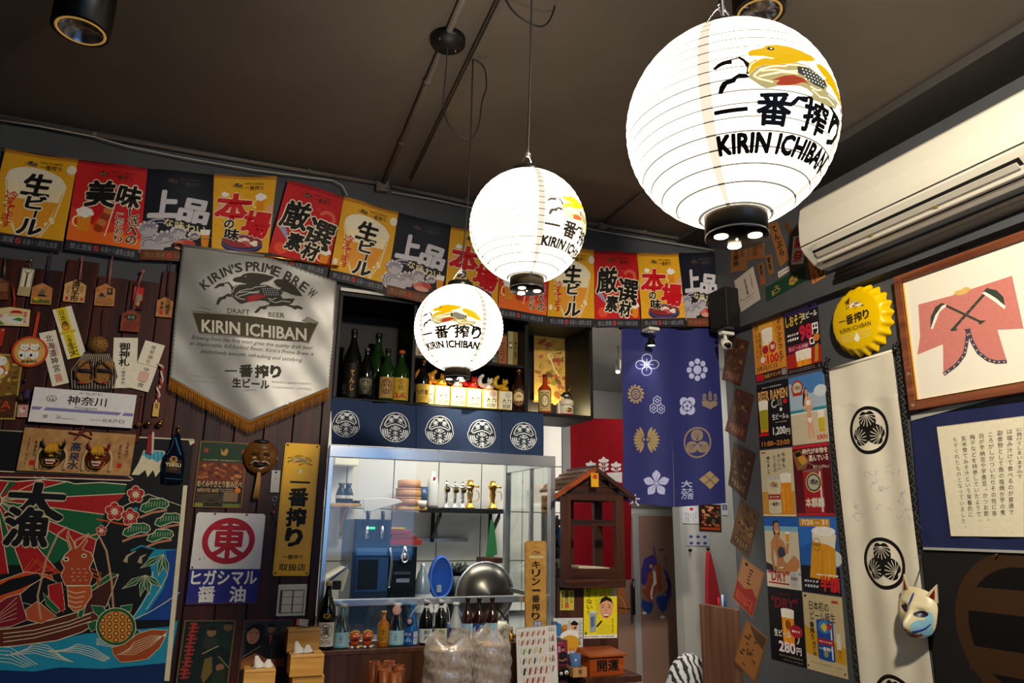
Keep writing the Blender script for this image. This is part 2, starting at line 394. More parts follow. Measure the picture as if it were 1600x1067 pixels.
# thin cover strip with white surface wire at the plank edge
MB().tube([PB(514,700,3.585),PB(503,900,3.585),PB(500,1010,3.585)],.004,WHITEP).build('surface_wire',label='thin white wire clipped down the edge of the plank wall',cat='wire')
# ---------------------------------------------------------------- ceiling conduits and cables
def pipe(name,pts,r,m,label,cat='conduit',group=None,clamps=()):
    t = thing(name,label,cat,pts[0],group)
    MB().tube(pts,r,m,10).build('pipe',t)
    for c in clamps:
        a = Vector(pts[0]).lerp(Vector(pts[-1]),c); MB().ball(a,r*1.7,m,8,(1,1,.8)).build('clamp',t)
    return t
zt = ZC-.012
pipe('ceiling_conduit',[PZ(724,-4,zt),PZ(600,285,zt)],.012,PIPEM,'dark conduit passing the round black ceiling rose and ending at the junction box',clamps=(.35,.7))
tr = thing('ceiling_track','dark track strip on the ceiling right of the round ceiling rose','track',PZ(778,-4,ZC-.01))
a,b = PZ(790,-20,ZC),PZ(645,276,ZC); d = (b-a).normalized(); n = Vector((-d.y,d.x,0))*.017
for off,w_,m,nm in ((0,1,PIPEM,'rail'),(.6,.25,BLACK,'groove')):
    c0,c1 = a+n*off,b+n*off; e = n*w_; dz = Vector((0,0,-.022-(.002 if off else 0)))
    MB().hexa([c0-e+dz,c0+e+dz,c1+e+dz,c1-e+dz],[c0-e,c0+e,c1+e,c1-e],m).build(nm,tr)
pipe('wall_conduit',[PB(-30,180,YB-.018),PB(320,241,YB-.018),PB(590,286,YB-.018)],.011,PIPEM,'dark conduit in the corner of wall and ceiling left of the junction box',clamps=(.25,.8))
pipe('wall_conduit',[PB(612,291,YB-.018),PB(735,317,YB-.018),PB(940,352,YB-.018),PB(1118,383,YB-.018)],.011,PIPEM,'dark conduit in the wall corner running behind the middle lantern',clamps=(.2,.75))
pipe('ceiling_conduit',[PZ(1003,303,zt),PZ(941,352,zt)],.011,PIPEM,'short dark conduit on the ceiling between middle and largest lantern')
j = thing('junction_box','small square dark junction box under the ceiling above the pennants','box',PB(597,297,YB-.02))
p = PB(597,290,YB-.025); MB().box(p.x-.033,p.x+.033,p.y-.015,YB,p.z-.035,p.z+.03,PIPEM).build('body',j,bevel=.004)
for dx in (-.022,.022): MB().tube([(p.x+dx,p.y-.0155,p.z-.02),(p.x+dx,p.y-.018,p.z-.02)],.004,DARKM).build('screw',j)
p = PB(941,353,YB-.025); j = thing('junction_box','small dark elbow box where ceiling conduit meets the wall, between the lanterns','box',p)
MB().box(p.x-.03,p.x+.03,p.y-.01,YB,p.z-.02,p.z+.02,PIPEM).build('body',j,bevel=.004); MB().box(p.x-.02,p.x+.02,p.y-.013,p.y-.0105,p.z-.014,p.z+.014,PIPEM).build('lid',j)
WIRE = mat('white_wire','#b9b4a6',.4)
pipe('white_cable',[PB(x,y,3.565) for x,y in ((-20,185),(60,197),(148,214),(200,229),(290,247),(400,266),(520,282))]+[PB(535,290,3.56),PB(543,306,3.56)],.0035,WIRE,'thin white cable sagging along the wall above the pennants','cable')
pipe('white_cable',[PB(x,y,3.57) for x,y in ((612,300),(680,312),(760,330),(850,345),(960,365),(1050,380),(1120,392))],.003,WIRE,'thin pale cable under the conduit behind the middle lantern','cable')
# round ceiling rose with loop of cord
def smooth(pts,k=6):
    P = [Vector(p) for p in pts]; out = []
    for i in range(len(P)-1):
        a = P[max(i-1,0)]; b = P[i]; c = P[i+1]; d = P[min(i+2,len(P)-1)]
        for q in range(k):
            t = q/k; out.append(.5*((2*b)+(c-a)*t+(2*a-5*b+4*c-d)*t*t+(3*b-a-3*c+d)*t**3))
    return out+[P[-1]]
cr = PZ(700,60,ZC); t = thing('ceiling_rose','round black ceiling rose feeding the cord of the smallest lantern','ceiling rose',cr)
MB().lathe([(.062,-.028),(.066,-.02),(.066,0)],cr,BLACK,32).build('cover',t)
for a in (.6,3.7): q = cr+Vector((.045*cos(a),.045*sin(a),-.028)); MB().ball(q,.004,CHROME,8).build('screw',t)
# ---------------------------------------------------------------- lanterns
def lantern_mat():
    m = bpy.data.materials.new('lantern_paper'); m.use_nodes = True; nt = m.node_tree; nt.nodes.clear(); L = nt.links.new
    o = nt.nodes.new('ShaderNodeOutputMaterial'); e = nt.nodes.new('ShaderNodeEmission'); tc = nt.nodes.new('ShaderNodeTexCoord')
    sp = nt.nodes.new('ShaderNodeSeparateXYZ'); L(tc.outputs['Object'],sp.inputs[0])
    def mth(op,a,b=None,c=None):
        n = nt.nodes.new('ShaderNodeMath'); n.operation = op
        for i,x in enumerate((a,b,c)):
            if x is None: continue
            if hasattr(x,'links'): L(x,n.inputs[i])
            else: n.inputs[i].default_value = x
        return n.outputs[0]
    az = mth('ARCTAN2',sp.outputs[1],sp.outputs[0])           # seams every 90 degrees
    f = mth('PINGPONG',mth('ADD',az,pi/4*9),pi/4)            # 0 at the seams
    seam = mth('LESS_THAN',f,.052)
    zz = mth('PINGPONG',mth('ADD',sp.outputs[2],1.0),.0082)   # wires
    rib = mth('LESS_THAN',zz,.0008)
    st = mth('MULTIPLY',mth('SUBTRACT',1,mth('MULTIPLY',seam,.73)),mth('SUBTRACT',1,mth('MULTIPLY',rib,.93)))
    # one warm colour; strength falls only at the seams and wires
    e.inputs['Color'].default_value = (1,.87,.66,1); L(mth('MULTIPLY',st,LANTERN),e.inputs['Strength'])
    L(e.outputs[0],o.inputs[0]); return m
LPAPER = lantern_mat()
def glow(h,s): return mat('backlit_ink_'+h.lstrip('#'),h,.6,emit=s)  # emission in the ink imitates lantern light coming through the paper
def kirin(s,ox,oy,sc,mane,body,legs,belly,scale,light,tilt=0):
    c,q = cos(tilt),sin(tilt)
    def P(l): return [(ox+((x-765)*c-(y-440)*q)*sc,oy+((x-765)*q+(y-440)*c)*sc) for x,y in l]
    s.poly(P([(340,470),(400,400),(480,370),(640,345),(780,300),(900,300),(1000,345),(1110,385),(1170,430),(1130,480),(1170,530),(1370,530),(1320,610),(1250,640),(1130,655),(960,660),(930,640),(950,600),(880,570),(800,560),(600,590),(480,625),(430,600),(330,510)]),body)
    s.poly(P([(310,470),(320,400),(290,320),(255,285),(200,295),(200,340),(150,335),(110,345),(60,375),(30,360),(80,310),(120,290),(190,280),(270,262),(300,290),(345,350),(340,470)]),legs)
    s.poly(P([(340,500),(300,510),(240,500),(215,545),(150,560),(125,600),(100,645),(65,635),(80,570),(110,520),(180,500),(250,455),(310,465)]),legs)
    s.poly(P([(1180,640),(1250,625),(1340,650),(1420,645),(1500,690),(1480,720),(1420,700),(1360,715),(1310,680)]),legs)
    s.poly(P([(960,655),(900,665),(900,700),(860,710),(800,700),(775,740),(730,775),(690,765),(730,720),(780,665),(860,650),(940,630)]),legs)
    s.poly(P([(335,225),(370,190),(420,180),(470,165),(520,125),(620,105),(740,110),(860,125),(960,150),(1025,165),(990,210),(900,250),(830,265),(780,300),(700,330),(640,345),(560,370),(480,370),(400,400),(340,470),(325,450),(330,400),(345,345),(400,310),(470,295),(560,290),(470,270),(390,265),(345,250)]),mane)
    s.poly(P([(1010,240),(1080,205),(1170,215),(1260,250),(1340,300),(1410,380),(1460,450),(1495,500),(1400,490),(1300,460),(1220,420),(1150,410),(1110,385),(1140,350),(1090,340),(1040,290)]),mane)
    s.poly(P([(565,575),(600,530),(520,540),(640,480),(740,455),(840,470),(910,520),(870,510),(820,515),(770,545),(680,575),(600,585)]),belly)
    s.poly(P([(780,345),(880,330),(1000,360),(1120,400),(1130,440),(1090,500),(960,500),(900,480),(840,440),(780,420)]),scale)
    for l in ([(560,290),(440,300),(360,360),(330,440)],[(370,490),(420,525),(540,555)],[(380,480),(440,420),(560,380),(660,370),(690,345),(780,330),(900,320)],[(440,440),(560,420),(680,425),(780,400)],[(420,500),(560,460),(620,440),(780,430)],[(840,270),(930,250),(1010,200)],[(920,530),(1000,545),(1060,520)],[(940,560),(1050,600),(1150,570),(1290,590)]):
        s.line(P(l),13*sc,light)
    for i in range(4):
        for j in range(7): s.ell(*P([(835+j*38+i*10,365+i*34)])[0],9*sc,9*sc,light,6)
    s.ell(*P([(545,170)])[0],34*sc,22*sc,legs,10); s.ell(*P([(550,168)])[0],14*sc,9*sc,light,8)
def lantern(c,R,az,label,low=.36):
    """az: world azimuth of the centre of the print"""
    c = Vector(c); t = thing('paper_lantern',label,'lantern',c,'glowing white paper lanterns on black cords')
    zt_ = R*.95; N = 22; prof = []
    for i in range(N*4+1):
        z = -zt_+2*zt_*i/(N*4); r = math.sqrt(max(R*R-z*z,0)); prof.append((r*(1-.008*abs(sin(pi*i/4))),z))
    sh = MB().lathe(prof,c,LPAPER,64,caps=False).build('shade',t); sh.location = (0,0,0); sh.rotation_euler[2] = 0
    # rotate the seams so the print sits between two of them
    me = sh.data; me.transform(Matrix.Rotation(0,4,'Z')); sh.rotation_euler[2] = az
    # seams in object space lie at 0,90,180,270 from +x+45 deg
    rc = R*.29
    LCAP = mat('lantern_cap','#171310',.3,noise=.1)
    MB().lathe([(rc*.98,zt_-.006),(rc,zt_+.004),(rc,zt_+.016),(rc*.9,zt_+.02)],c,LCAP,40).build('top_cap',t)
    bh = R*.2
    MB().lathe([(rc*1.0,-zt_-bh),(rc*1.0,-zt_-.0),(rc*1.02,-zt_+.004)],c,mat('lantern_foot','#4a3f30',.35,noise=.1),40).build('foot_ring',t)
    MB().lathe([(rc*.98,-zt_-bh-.002),(rc*1.01,-zt_-bh-.0005),(rc*1.01,-zt_-bh+.004)],c,LCAP,40).build('foot_plate',t)
    LED = mat('lit_hole','#fff6e0',.5,emit=9,emitc='#ffe9c4')
    for k,(a,rr,r2) in enumerate(((.6,.6,.22),(2.7,.6,.22),(4.8,.62,.22),(0,.0,.035))):
        q = c+Vector((rc*rr*cos(a+az),rc*rr*sin(a+az),-zt_-bh-.0035)); MB().lathe([(rc*r2,0),(rc*r2,.002)],q,LED,20).build('light_hole',t)
    # wire handle
    top = c.z+zt_+.014; hk = Vector((c.x,c.y,top+R*.33))
    d = Vector((sin(az),-cos(az),0))
    pts = smooth([c+d*rc*.9+Vector((0,0,zt_+.01)),c+d*rc*.6+Vector((0,0,zt_+R*.22)),hk,c-d*rc*.6+Vector((0,0,zt_+R*.22)),c-d*rc*.9+Vector((0,0,zt_+.01))])
    MB().tube(pts,.0013,CHROME,6).build('wire_handle',t)
    MB().tube([hk+Vector((.007*cos(a),0,.007*sin(a))) for a in [2*pi*i/12 for i in range(12)]],.0012,CHROME,6,True).build('hook',t)
    light('lantern_foot_lamp','SPOT',(c.x,c.y,c.z-zt_-bh-.012),9,WARM,.02,(c.x,c.y,0),130,.8); light('lantern_top_glow','SPOT',(c.x+.01,c.y,c.z+zt_+.03),6,WARM,.03,(c.x+.01,c.y,9),150,.9)
    # print, laid on the paper
    def lift(u,v,n):   # u: angle units (R*radians to the right seen from outside), v height
        v = max(-R*.93,min(R*.93,v)); a = az+u/R; r = math.sqrt(R*R-v*v)+n*.6+.0012
        return Vector((r*cos(a),r*sin(a),v))
    s = Sheet(th=0); s.edge = R*.12; s.T = lambda x,y: (x*R/100*.92,-y*R/100*.8-low*R)
    gy,gb,gk,gr,gw = glow('#f0b800',.9),glow('#f3d98a',.5),glow('#241a0c',.12),glow('#e0522c',.5),glow('#fff3d0',1.2)
    s.step = .00012
    kirin(s,0,-43,.105,gy,gb,gk,gr,glow('#6a6255',.3),gw)
    s.text('一',-78,-17,30,26,gk,.06); s.text('番',-38,-20,34,31,gk,.06); s.text('搾',12,-20,34,31,gk,.06); s.text('り',54,-18,24,29,gk,.06)
    s.text('KIRIN ICHIBAN',-79,18,160,16,gk,.09)
    s.build('printed_logo',None,outline=[(-80,-80),(80,80)],lift=lambda u,v,n: lift(u,v,n),parent=t)
    return t,hk
RL = .156
def lpos(px,py,r): return ray(px,py)*(FPX*RL/r)+Vector((0,0,EYE))
pS = lpos(717,513,69.5); pM = lpos(824,354,90.5); u = ray(1140,200); pBg = u*(FPX*RL/163*1.02)+Vector((0,0,EYE))
def facing(p): return math.atan2(-p.y,-p.x)
LS,hS = lantern(pS,RL,facing(pS)-.2,'smallest glowing paper lantern, farthest away, in front of the bottle shelf')
LM,hM = lantern(pM,RL,facing(pM)+1.02,'middle sized glowing paper lantern overlapping the pennants')
LB,hB = lantern(pBg,RL,facing(pBg)+.60,'largest glowing paper lantern, nearest, at upper right',.40)
CORD = mat('black_cord','#0b0a0a',.5)
def cord(name,pts,label,r=.003,k=6): return MB().tube(smooth(pts,k),r,CORD,8).build(name,label=label,cat='cord',group='black cords of the lanterns')
hookp = PZ(739,92,ZC-.02); hookp = Vector((hookp.x,hookp.y,ZC-.02))
def near(px,py,y): d = ray(px,py); d *= y/d.y; return Vector((d.x,d.y,d.z+EYE))
cord('lantern_cord',[hS+Vector((0,0,0)),near(732,300,(pS.y+hookp.y)/2),hookp],'black cord holding up the smallest lantern',.0028)
hy = hookp.y
cord('slack_cord',[cr+Vector((0,0,-.03)),near(697,110,hy-.02),near(693,165,hy),near(705,200,hy),near(733,218,hy),near(748,195,hy),near(753,160,hy),near(760,135,hy),near(756,105,hy),hookp],'black slack cord looping from the ceiling rose to a ceiling hook',.0028)
MB().tube([hookp+Vector((0,0,.02)),hookp+Vector((0,0,.0))],.004,CHROME).build('ceiling_hook',label='tiny screw hook in the ceiling holding the cord of the smallest lantern',cat='hook')
cord('lantern_cord',[hM,near(829,100,hM.y),Vector((pM.x+.01,pM.y,ZC))],'black cord holding up the middle lantern',.003)
cord('slack_cord',[near(783,-15,2.0),near(800,15,2.0),near(825,35,2.0),near(848,41,2.0),near(862,25,2.0),near(873,-15,2.0)],'black slack cord sagging beside the cord of the middle lantern',.003)
cord('lantern_cord',[hB+Vector((-.004,0,-RL*.3)),hB,Vector((pBg.x,pBg.y,ZC))],'black cord holding up the largest lantern',.004)
# ---------------------------------------------------------------- black cylindrical spotlights on the ceiling
def downlight(px,py,z,label,r=.083):
    c = PZ(px,py,z); t = thing('ceiling_spotlight',label,'spotlight',c,'black cylinder spotlights on the ceiling')
    MB().lathe([(r*.84,.004),(r*.9,0),(r,.004),(r,ZC-z)],c,mat('spot_black','#070707',.35),40,caps=False).build('housing',t)
    MB().lathe([(r*.76,.003),(r*.8,-.001),(r*.86,.003)],c,mat('amber_ring','#e8b860',.4,emit=.35,emitc='#e0a850'),40,caps=False).build('trim_ring',t)
    MB().lathe([(.001,.075),(r*.35,.07),(r*.62,.04),(r*.78,.004)],c,mat('reflector','#8d8f98',.25,.9),40,caps=False).build('reflector',t)
    MB().lathe([(r*.3,.04),(r*.33,.03),(r*.33,.07)],c,mat('lens','#b8a07a',.15,.2),24).build('lamp_lens',t)
    MB().lathe([(r*.8,.010),(r*.8,.012)],c,pane_mat('clear_glass',(.97,.97,.97),.04),32).build('glass',t)
downlight(126,50,2.98,'black cylinder spotlight at the upper left corner with glowing amber rim')
downlight(1187,22,3.07,'black cylinder spotlight partly hidden behind the largest lantern',.08)
# ---------------------------------------------------------------- pennants
PENN = 3.566
def pbase(s,bg,dark=True):
    s.rect(0,0,100,6,ink('#b8791a') if bg == 'y' else ink('#a01018') if bg == 'r' else ink('#10131c'))
    s.rect(0,120,100,135,ink('#6a3c22') if bg == 'k' else ink('#23242c'))
    tc = ink('#8c6a50') if bg == 'k' else ink('#7f8088')
    s.text('禁止酒駕',6,123.5,29,8,tc,.01); s.ring(41,127.5,3.8,4,1.2,ink('#d04038'),16); s.line([(38.5,125),(43.5,130)],1.1,ink('#d04038')); s.text('未滿十八歲禁止飲酒',47,123.5,46,8,tc,.01)
    kc = ink('#2a1c10') if bg != 'k' else ink('#4a3c38')
    kirin(s,38,17,.0125,kc,kc,kc,ink('#7a3020'),ink('#3a3a38'),ink('#cdb58a') if bg != 'k' else ink('#5a4a40'))
    s.text('KIRIN ICHIBAN',50,11,30,3,kc,.03); s.text('一番搾り',50,15.5,30,7,kc,.03)
def brush(s,t,x,y,w_,h_,m,halo=None,rot=0,hr=3.2,bold=.07,shear=.12): s.text(t,x,y,w_,h_,m,bold,halo,hr,rot,shear)
def mug(s,x,y,k,handle=-1):
    s.ring(x+(0 if handle < 0 else 20*k),y+20*k,7*k,9*k,2.5*k,PALEY,14); s.poly([(x,y+6*k),(x+20*k,y+6*k),(x+18*k,y+34*k),(x+2*k,y+34*k)],BEER)
    for a,b,r in ((2,4,5),(8,1,6),(15,3,6),(19,6,4),(10,7,8),(3,9,4)): s.ell(x+a*k,y+b*k,r*k,r*.8*k,WH,12)
    s.line([(x+6*k,y+13*k),(x+6.5*k,y+31*k)],1.6*k,ORG); s.line([(x+13*k,y+13*k),(x+12.5*k,y+31*k)],1.6*k,ORG)
def d_beer(s):
    s.poly([(10,40),(90,40),(78,92),(66,120),(36,120),(24,92)],ink('#f0cf80')); s.poly([(17,68),(84,68),(75,95),(64,120),(38,120),(27,96)],ink('#e8992a'))
    s.ell(50,42,41,20,CREAM,30,.12); s.poly([(12,48),(88,48),(84,68),(17,68)],ink('#f3e2b4')); s.line([(9,42),(20,92),(36,119)],1.6,CREAM); s.line([(91,42),(82,92),(68,119)],1.6,CREAM)
    rr = random.Random(4)
    for i in range(16): r = rr.uniform(.8,3.2); s.ell(rr.uniform(8,96),rr.uniform(28,112),r,r,ink('#f7e3ae'),10)
    s.ell(94,18,7,7,CREAM,16); s.ell(6,105,4,5,CREAM,12)
    pbase(s,'y')
    brush(s,'生',34,31,36,30,K,CREAM); brush(s,'ビ',42,62,24,18,K,CREAM); s.poly([(54,82),(60,81),(58,95),(53,97)],CREAM); s.poly([(55,83),(59,82),(57.5,94),(54,95.5)],K)
    brush(s,'ル',38,96,30,21,K,CREAM)
    for i,c in enumerate('冷えてます'): s.text(c,13+i*.6,60+i*10.6,15-i*.5 if i else 17,11-i*.4,RED,.03)
def d_red(s):
    s.poly([(0,70),(20,80),(30,95),(45,70),(55,85),(70,92),(85,80),(100,95),(100,120),(0,120)],ink('#d8351a')); s.poly([(0,92),(15,100),(28,92),(50,104),(70,98),(90,108),(100,104),(100,120),(0,120)],ink('#ea6a1c'))
    for i in range(5): s.ell(52-i*3.5+2,62+i*9,6.5,5.5,[ink('#9a3a1c'),ink('#c87a3a')][i % 2],12,.3)
    s.line([(50,108),(60,56)],1.6,CREAM); mug(s,10,72,.95)
    pbase(s,'r')
    brush(s,'美',18,28,40,38,K,CREAM,-.08); brush(s,'味',62,30,32,32,K,CREAM,.05)
    for i,c in enumerate('しさへの'): s.text(c,80,63+i*13,14,12,K,.03,CREAM,1)
    for i,c in enumerate('こだわり'): s.text(c,62+i*.5,72+i*11,11,9,K,.03,CREAM,1)
def d_black(s):
    for cx,cy,r in ((12,112,22),(34,104,16),(52,92,11),(60,108,12),(8,90,14),(75,96,8)):
        s.ell(cx,cy,r,r*.72,ink('#b9b0b4'),22)
        for k in range(3): s.ring(cx,cy,r*(.9-.22*k),r*.72*(.9-.22*k),1.1,ink('#4c465a'),18,0,2.6,6.2)
        for k in range(6): s.ell(cx+r*cos(3.3+k*.5),cy+r*.72*sin(3.3+k*.5),2.4,2.2,ink('#cfc8c8'),8)
    s.line([(4,82),(16,76),(30,74)],3,ink('#a89fb0')); s.line([(8,88),(22,80),(34,80)],2,ink('#8a84a0'))
    s.ell(62,112,20,7.5,ink('#2a2a30'),20); s.ell(56,109,12,5,ink('#d06a58'),16,-.2); s.ell(68,107,9,4.5,ink('#c24030'),14,.2); s.ell(60,114,13,4,ink('#d99a88'),14)
    s.poly([(84,92),(97,92),(95,116),(86,116)],BEER); s.poly([(83,86),(98,86),(97,94),(84,94)],WH)
    pbase(s,'k')
    C2 = ink('#cfc8cc')
    brush(s,'上',8,33,40,38,C2,None,-.06,bold=.09); brush(s,'品',52,42,42,34,C2,None,.1,bold=.09)
    for i,c in enumerate('な味わい'): s.text(c,30+i*16,74+i*2.5,13,11,ink('#e6d7a4'),.03)
def d_honba(s):
    mug(s,14,30,.5,1); mug(s,70,30,.75); s.poly([(0,62),(16,40),(22,48),(6,68)],SKIN); s.poly([(100,40),(88,50),(90,66),(100,72)],SKIN)
    s.ell(52,110,36,13,ink('#2a2450'),28); s.ell(52,104,34,10,ink('#8c2f2a'),28)
    rr = random.Random(2)
    for i in range(11): s.ell(52+rr.uniform(-25,25),104+rr.uniform(-5,5),5,2.6,[ink('#e9d2c0'),ink('#c9555a'),ink('#f0e8dc')][i % 3],10)
    s.ring(52,106,36,12,1.6,ink('#5a56a0'),28); s.rect(0,119,100,121,ink('#b8791a'))
    pbase(s,'y')
    R2 = ink('#c8101a')
    brush(s,'本',6,31,56,44,R2,CREAM,.02,bold=.07); brush(s,'場',52,58,44,38,R2,CREAM,.1,bold=.09); brush(s,'の',20,72,16,13,K,CREAM,hr=1.8); brush(s,'味',22,86,24,17,K,CREAM,hr=1.8)
def d_gensen(s):
    s.ring(80,44,15,13,6,ink('#d8604a'),20,0,3.4,7.2); s.line([(66,36),(58,32)],1,ink('#d8604a'))
    s.poly([(2,68),(8,64),(20,80),(26,92),(20,90),(4,76)],ink('#8f94b4')); s.ell(9,71,1.6,1.6,K,8); s.ell(18,108,11,9,ink('#e04a28'),18)
    mug(s,82,92,.75); s.ell(60,115,9,5,ink('#b8262a'),12)
    pbase(s,'r')
    brush(s,'厳',6,30,44,44,K,CREAM,-.04,bold=.05); brush(s,'選',50,50,46,44,K,CREAM,.1,bold=.05); brush(s,'素',24,80,25,27,K,CREAM,.06); brush(s,'材',52,90,26,26,K,CREAM,.1)
PEN = [
 ('y',d_beer,(9,232,122.5,249,96,394,-24,377),'yellow pennant with black beer lettering at the left end of the string'),
 ('r',d_red,(122.5,249,230.5,263,217,407,101,390),'red pennant with black lettering and beer mug, second from the left end'),
 ('k',d_black,(231,263,334,272.6,329,411,218,406),'black pennant with white lettering and waves, upper left above the hanging banner'),
 ('y',d_honba,(334.5,272.6,432.6,276,417,412,330,405),'yellow pennant with big red lettering above the hanging silver banner'),
 ('r',d_gensen,(450.6,280.5,537.6,307,510,433.5,414.6,409),'tilted red pennant overlapping the silver banner'),
 ('y',d_beer,(537.6,307,622.6,331.5,602.5,457.7,513,435.7),'yellow pennant with black beer lettering left of the smallest lantern'),
 ('k',d_black,(622.7,332.4,704.7,352.6,691,480,602,460),'black pennant with white lettering just above the smallest lantern'),
 ('y',d_honba,(704.7,352.6,783,369,777,492,693,478),'yellow pennant with red lettering between the smallest and middle lanterns'),
 ('r',d_red,(783,369,860,383,853,507,778,495),'red pennant mostly hidden behind the middle lantern'),
 ('y',d_beer,(860,383,927.5,391,928.4,512,854,508.5),'yellow pennant with beer lettering right behind the edge of the middle lantern'),
 ('r',d_gensen,(928,391.4,995.4,395,1001.6,511.6,930,512.2),'red pennant upright above the dark blue split curtain, right of middle lantern'),
 ('y',d_honba,(995.4,395.5,1059.4,396,1071.7,510,1003,511.6),'yellow pennant with red lettering above the dark blue split curtain'),
 ('k',d_black,(1060.4,395.5,1120,394,1124,510.6,1073,510),'black pennant with white lettering at the right end of the string')]
for i,(bg,fn,c,lab) in enumerate(PEN):
    s = Sheet('B',PENN-(.004 if i == 4 else 0),th=.0012); s.step = .00022
    s.frame([(c[0],c[1]),(c[2],c[3]),(c[4],c[5]),(c[6],c[7])],100,135,square=False)
    fn(s); ph = i*1.7
    s.build('pennant',{'y': ink('#e2a51c'),'r': ink('#c41a1e'),'k': ink('#171a26')}[bg],grid=(14,16),warp=lambda u,v,ph=ph: .0035*sin(u*23+ph)+.0015*sin(v*30+ph)-.000,label=lab,cat='pennant',group='printed beer pennants strung along the back wall')
tops = []
for i,(_,_,c,_) in enumerate(PEN): tops += [PB(c[0],c[1]+1,PENN-.003),PB(c[2],c[3]+1,PENN-.003)]
MB().tube([PB(-20,228,PENN)]+tops+[PB(1135,392,PENN+.02)],.0016,mat('string','#1b1a1a',.6),6).build('pennant_string',label='thin dark string carrying the row of pennants',cat='string')
# ---------------------------------------------------------------- things on the plank wall
Z5 = (0,390,4.638); Z6 = (0,590,4.445); Z7 = (0,780,3.719); Z8 = (250,370,3.441); ZA = (270,670,3.68); ZB = (270,880,5.707)
PF = PY-.002
def P5(x,y,D=PF-.006): return PB(x/4.638,390+y/4.638,D)
def P6(x,y,D=PF-.006): return PB(x/4.445,590+y/4.445,D)
def PA(x,y,D=PF-.006): return PB(270+x/3.68,670+y/3.68,D)
def card(name,crop,c,base,fn,label,cat,group=None,D=PF,w=100,h=141,outline=None,th=.0015,plane='B',grid=None,warp=None,edge=None,parent=None,step=None):
    s = Sheet(plane,D,crop,th); s.frame(c,w,h)
    if step: s.step = step
    fn(s); return s.build(name,base,outline=outline,label=label,cat=cat,group=group,grid=grid,warp=warp,edge=edge,parent=parent)
EMO = [(0,22),(50,0),(100,22),(100,100),(0,100)]
def ema(crop,c,m,fn,label,cordpts,cordm,D=PF-.004,outline=None,P=None,knot=None,w=100,h=100):
    a = Sheet('B',D,crop); p0 = a.fromcrop(*cordpts[0]); t = thing('wooden_plaque',label,'plaque',(p0[0],D,p0[1]),'votive plaques hanging on the plank wall')
    card('board',crop,c,m,fn,None,None,D=D,outline=outline or EMO,th=.007,parent=t,w=w,h=h)
    pts = [P(x,y,D-.006) for x,y in cordpts]; pts2 = [p+Vector((.006,0,0)) for p in pts]
    MB().tube(pts,.0022,cordm,6).tube([pts[-1]]+[pts2[0]+Vector((.001,0,0))],.0018,cordm,6).build('cord',t)
    MB().tube([pts[-1]+Vector((0,.006+PF-D,0)),pts[-1]+Vector((0,-.006,0))],.0025,CHROME,8).build('nail',t)
    if knot: MB().ball(pts[-1],.011,knot,10).build('knot',t)
    return t
RC = mat('red_cord','#a83a32',.7); PC = mat('purple_cord','#2a2440',.7); PINKC = mat('pink_cord','#b06a62',.7,noise=.3,nscale=200)
ema(Z5,((-75,200),(66,205),(62,368),(-80,362)),wood('old_ema','#5a2f18','#7a4424','z',10,.6,.1),lambda s: (s.rect(56,28,92,62,ink('#a86a42')),s.scrib(57,29,91,61,5,5,K),s.scrib(10,30,50,90,5,2,K,.8)),'dark wooden plaque cut off by the left edge of the photo, hung on a chain',[(22,212),(30,130),(40,45)],mat('grey_chain','#77706a',.4,.7),P=P5)
def f2(s): s.rect(12,8,88,96,ink('#e9e2cc')); s.rect(42,20,58,96,ink('#9a7a3a')); s.line([(20,12),(50,34),(80,12)],5,ink('#7a6426')); s.rect(0,0,100,5,ink('#8a8a80')); s.rect(46,36,54,92,K)
t = thing('amulet','clear and gold amulet case with metal ring, near upper left corner of planks','amulet',P5(195,130))
card('case',Z5,((160,133),(256,142),(212,345),(130,330)),ink('#bfa878',.2),f2,None,None,D=PF-.004,th=.006,parent=t)
MB().tube([P5(180,140),P5(205,85),P5(225,140)],.0015,CHROME,6).tube([P5(205,85),P5(238,66)],.003,CHROME,6).build('wire_loop',t)
MB().tube([P5(245,68,PF),P5(245,68,PF-.012)],.0025,CHROME,8).build('nail',t)
def f3(s):
    s.poly([(28,62),(50,42),(72,62)],ink('#3a2a1a')); s.ell(52,44,14,12,ink('#6a6450')); s.rect(36,58,76,64,K); s.poly([(8,74),(30,66),(60,80),(92,78),(94,94),(6,94)],ink('#4a6a24')); s.ell(28,76,16,9,ink('#caa02a')); s.ell(22,74,5,5,YEL)
ema(Z5,((238,240),(384,248),(372,406),(224,392)),EMAW,f3,'orange-brown plaque with a painted bell above green and yellow leaves',[(326,252),(345,150),(375,25)],PC,P=P5)
def f4(s): s.vtext('通行手形',35,4,34,92,K,.05,gap=1.15); s.scrib(12,34,26,70,6,2,K); s.scrib(74,28,90,60,6,2,K); s.rect(10,78,22,92,RED); s.rect(80,78,92,92,ink('#b05030'))
ema(Z5,((476,215),(630,225),(612,392),(458,374)),wood('light_ema','#c79350','#ddb070','z',10,.6,.1),f4,'pale plaque with four big black brush characters down its middle',[(572,220),(585,130),(598,45)],PINKC,P=P5)
def f5(s):
    s.rect(60,20,88,50,ink('#2a2a20')); s.ell(73,32,7,9,ink('#b0703a')); s.poly([(14,60),(34,40),(56,60)],ink('#26303a')); s.rect(18,58,52,64,ink('#6a6a4a'))
    for i in range(5): s.line([(6,70+i*6),(30,67+i*6),(60,71+i*6),(94,68+i*6)],1.6,ink('#4a2a14'))
    s.ell(35,52,4,4,GOLD)
ema(Z5,((700,245),(832,252),(832,418),(682,402)),EMAW,f5,'orange-brown plaque with a dark castle scene over wave lines',[(782,255),(800,150),(815,50)],PINKC,P=P5)
t = thing('amulet','red boxed amulet with grey emblem, above the reddish-brown plaque','amulet',P5(1010,240))
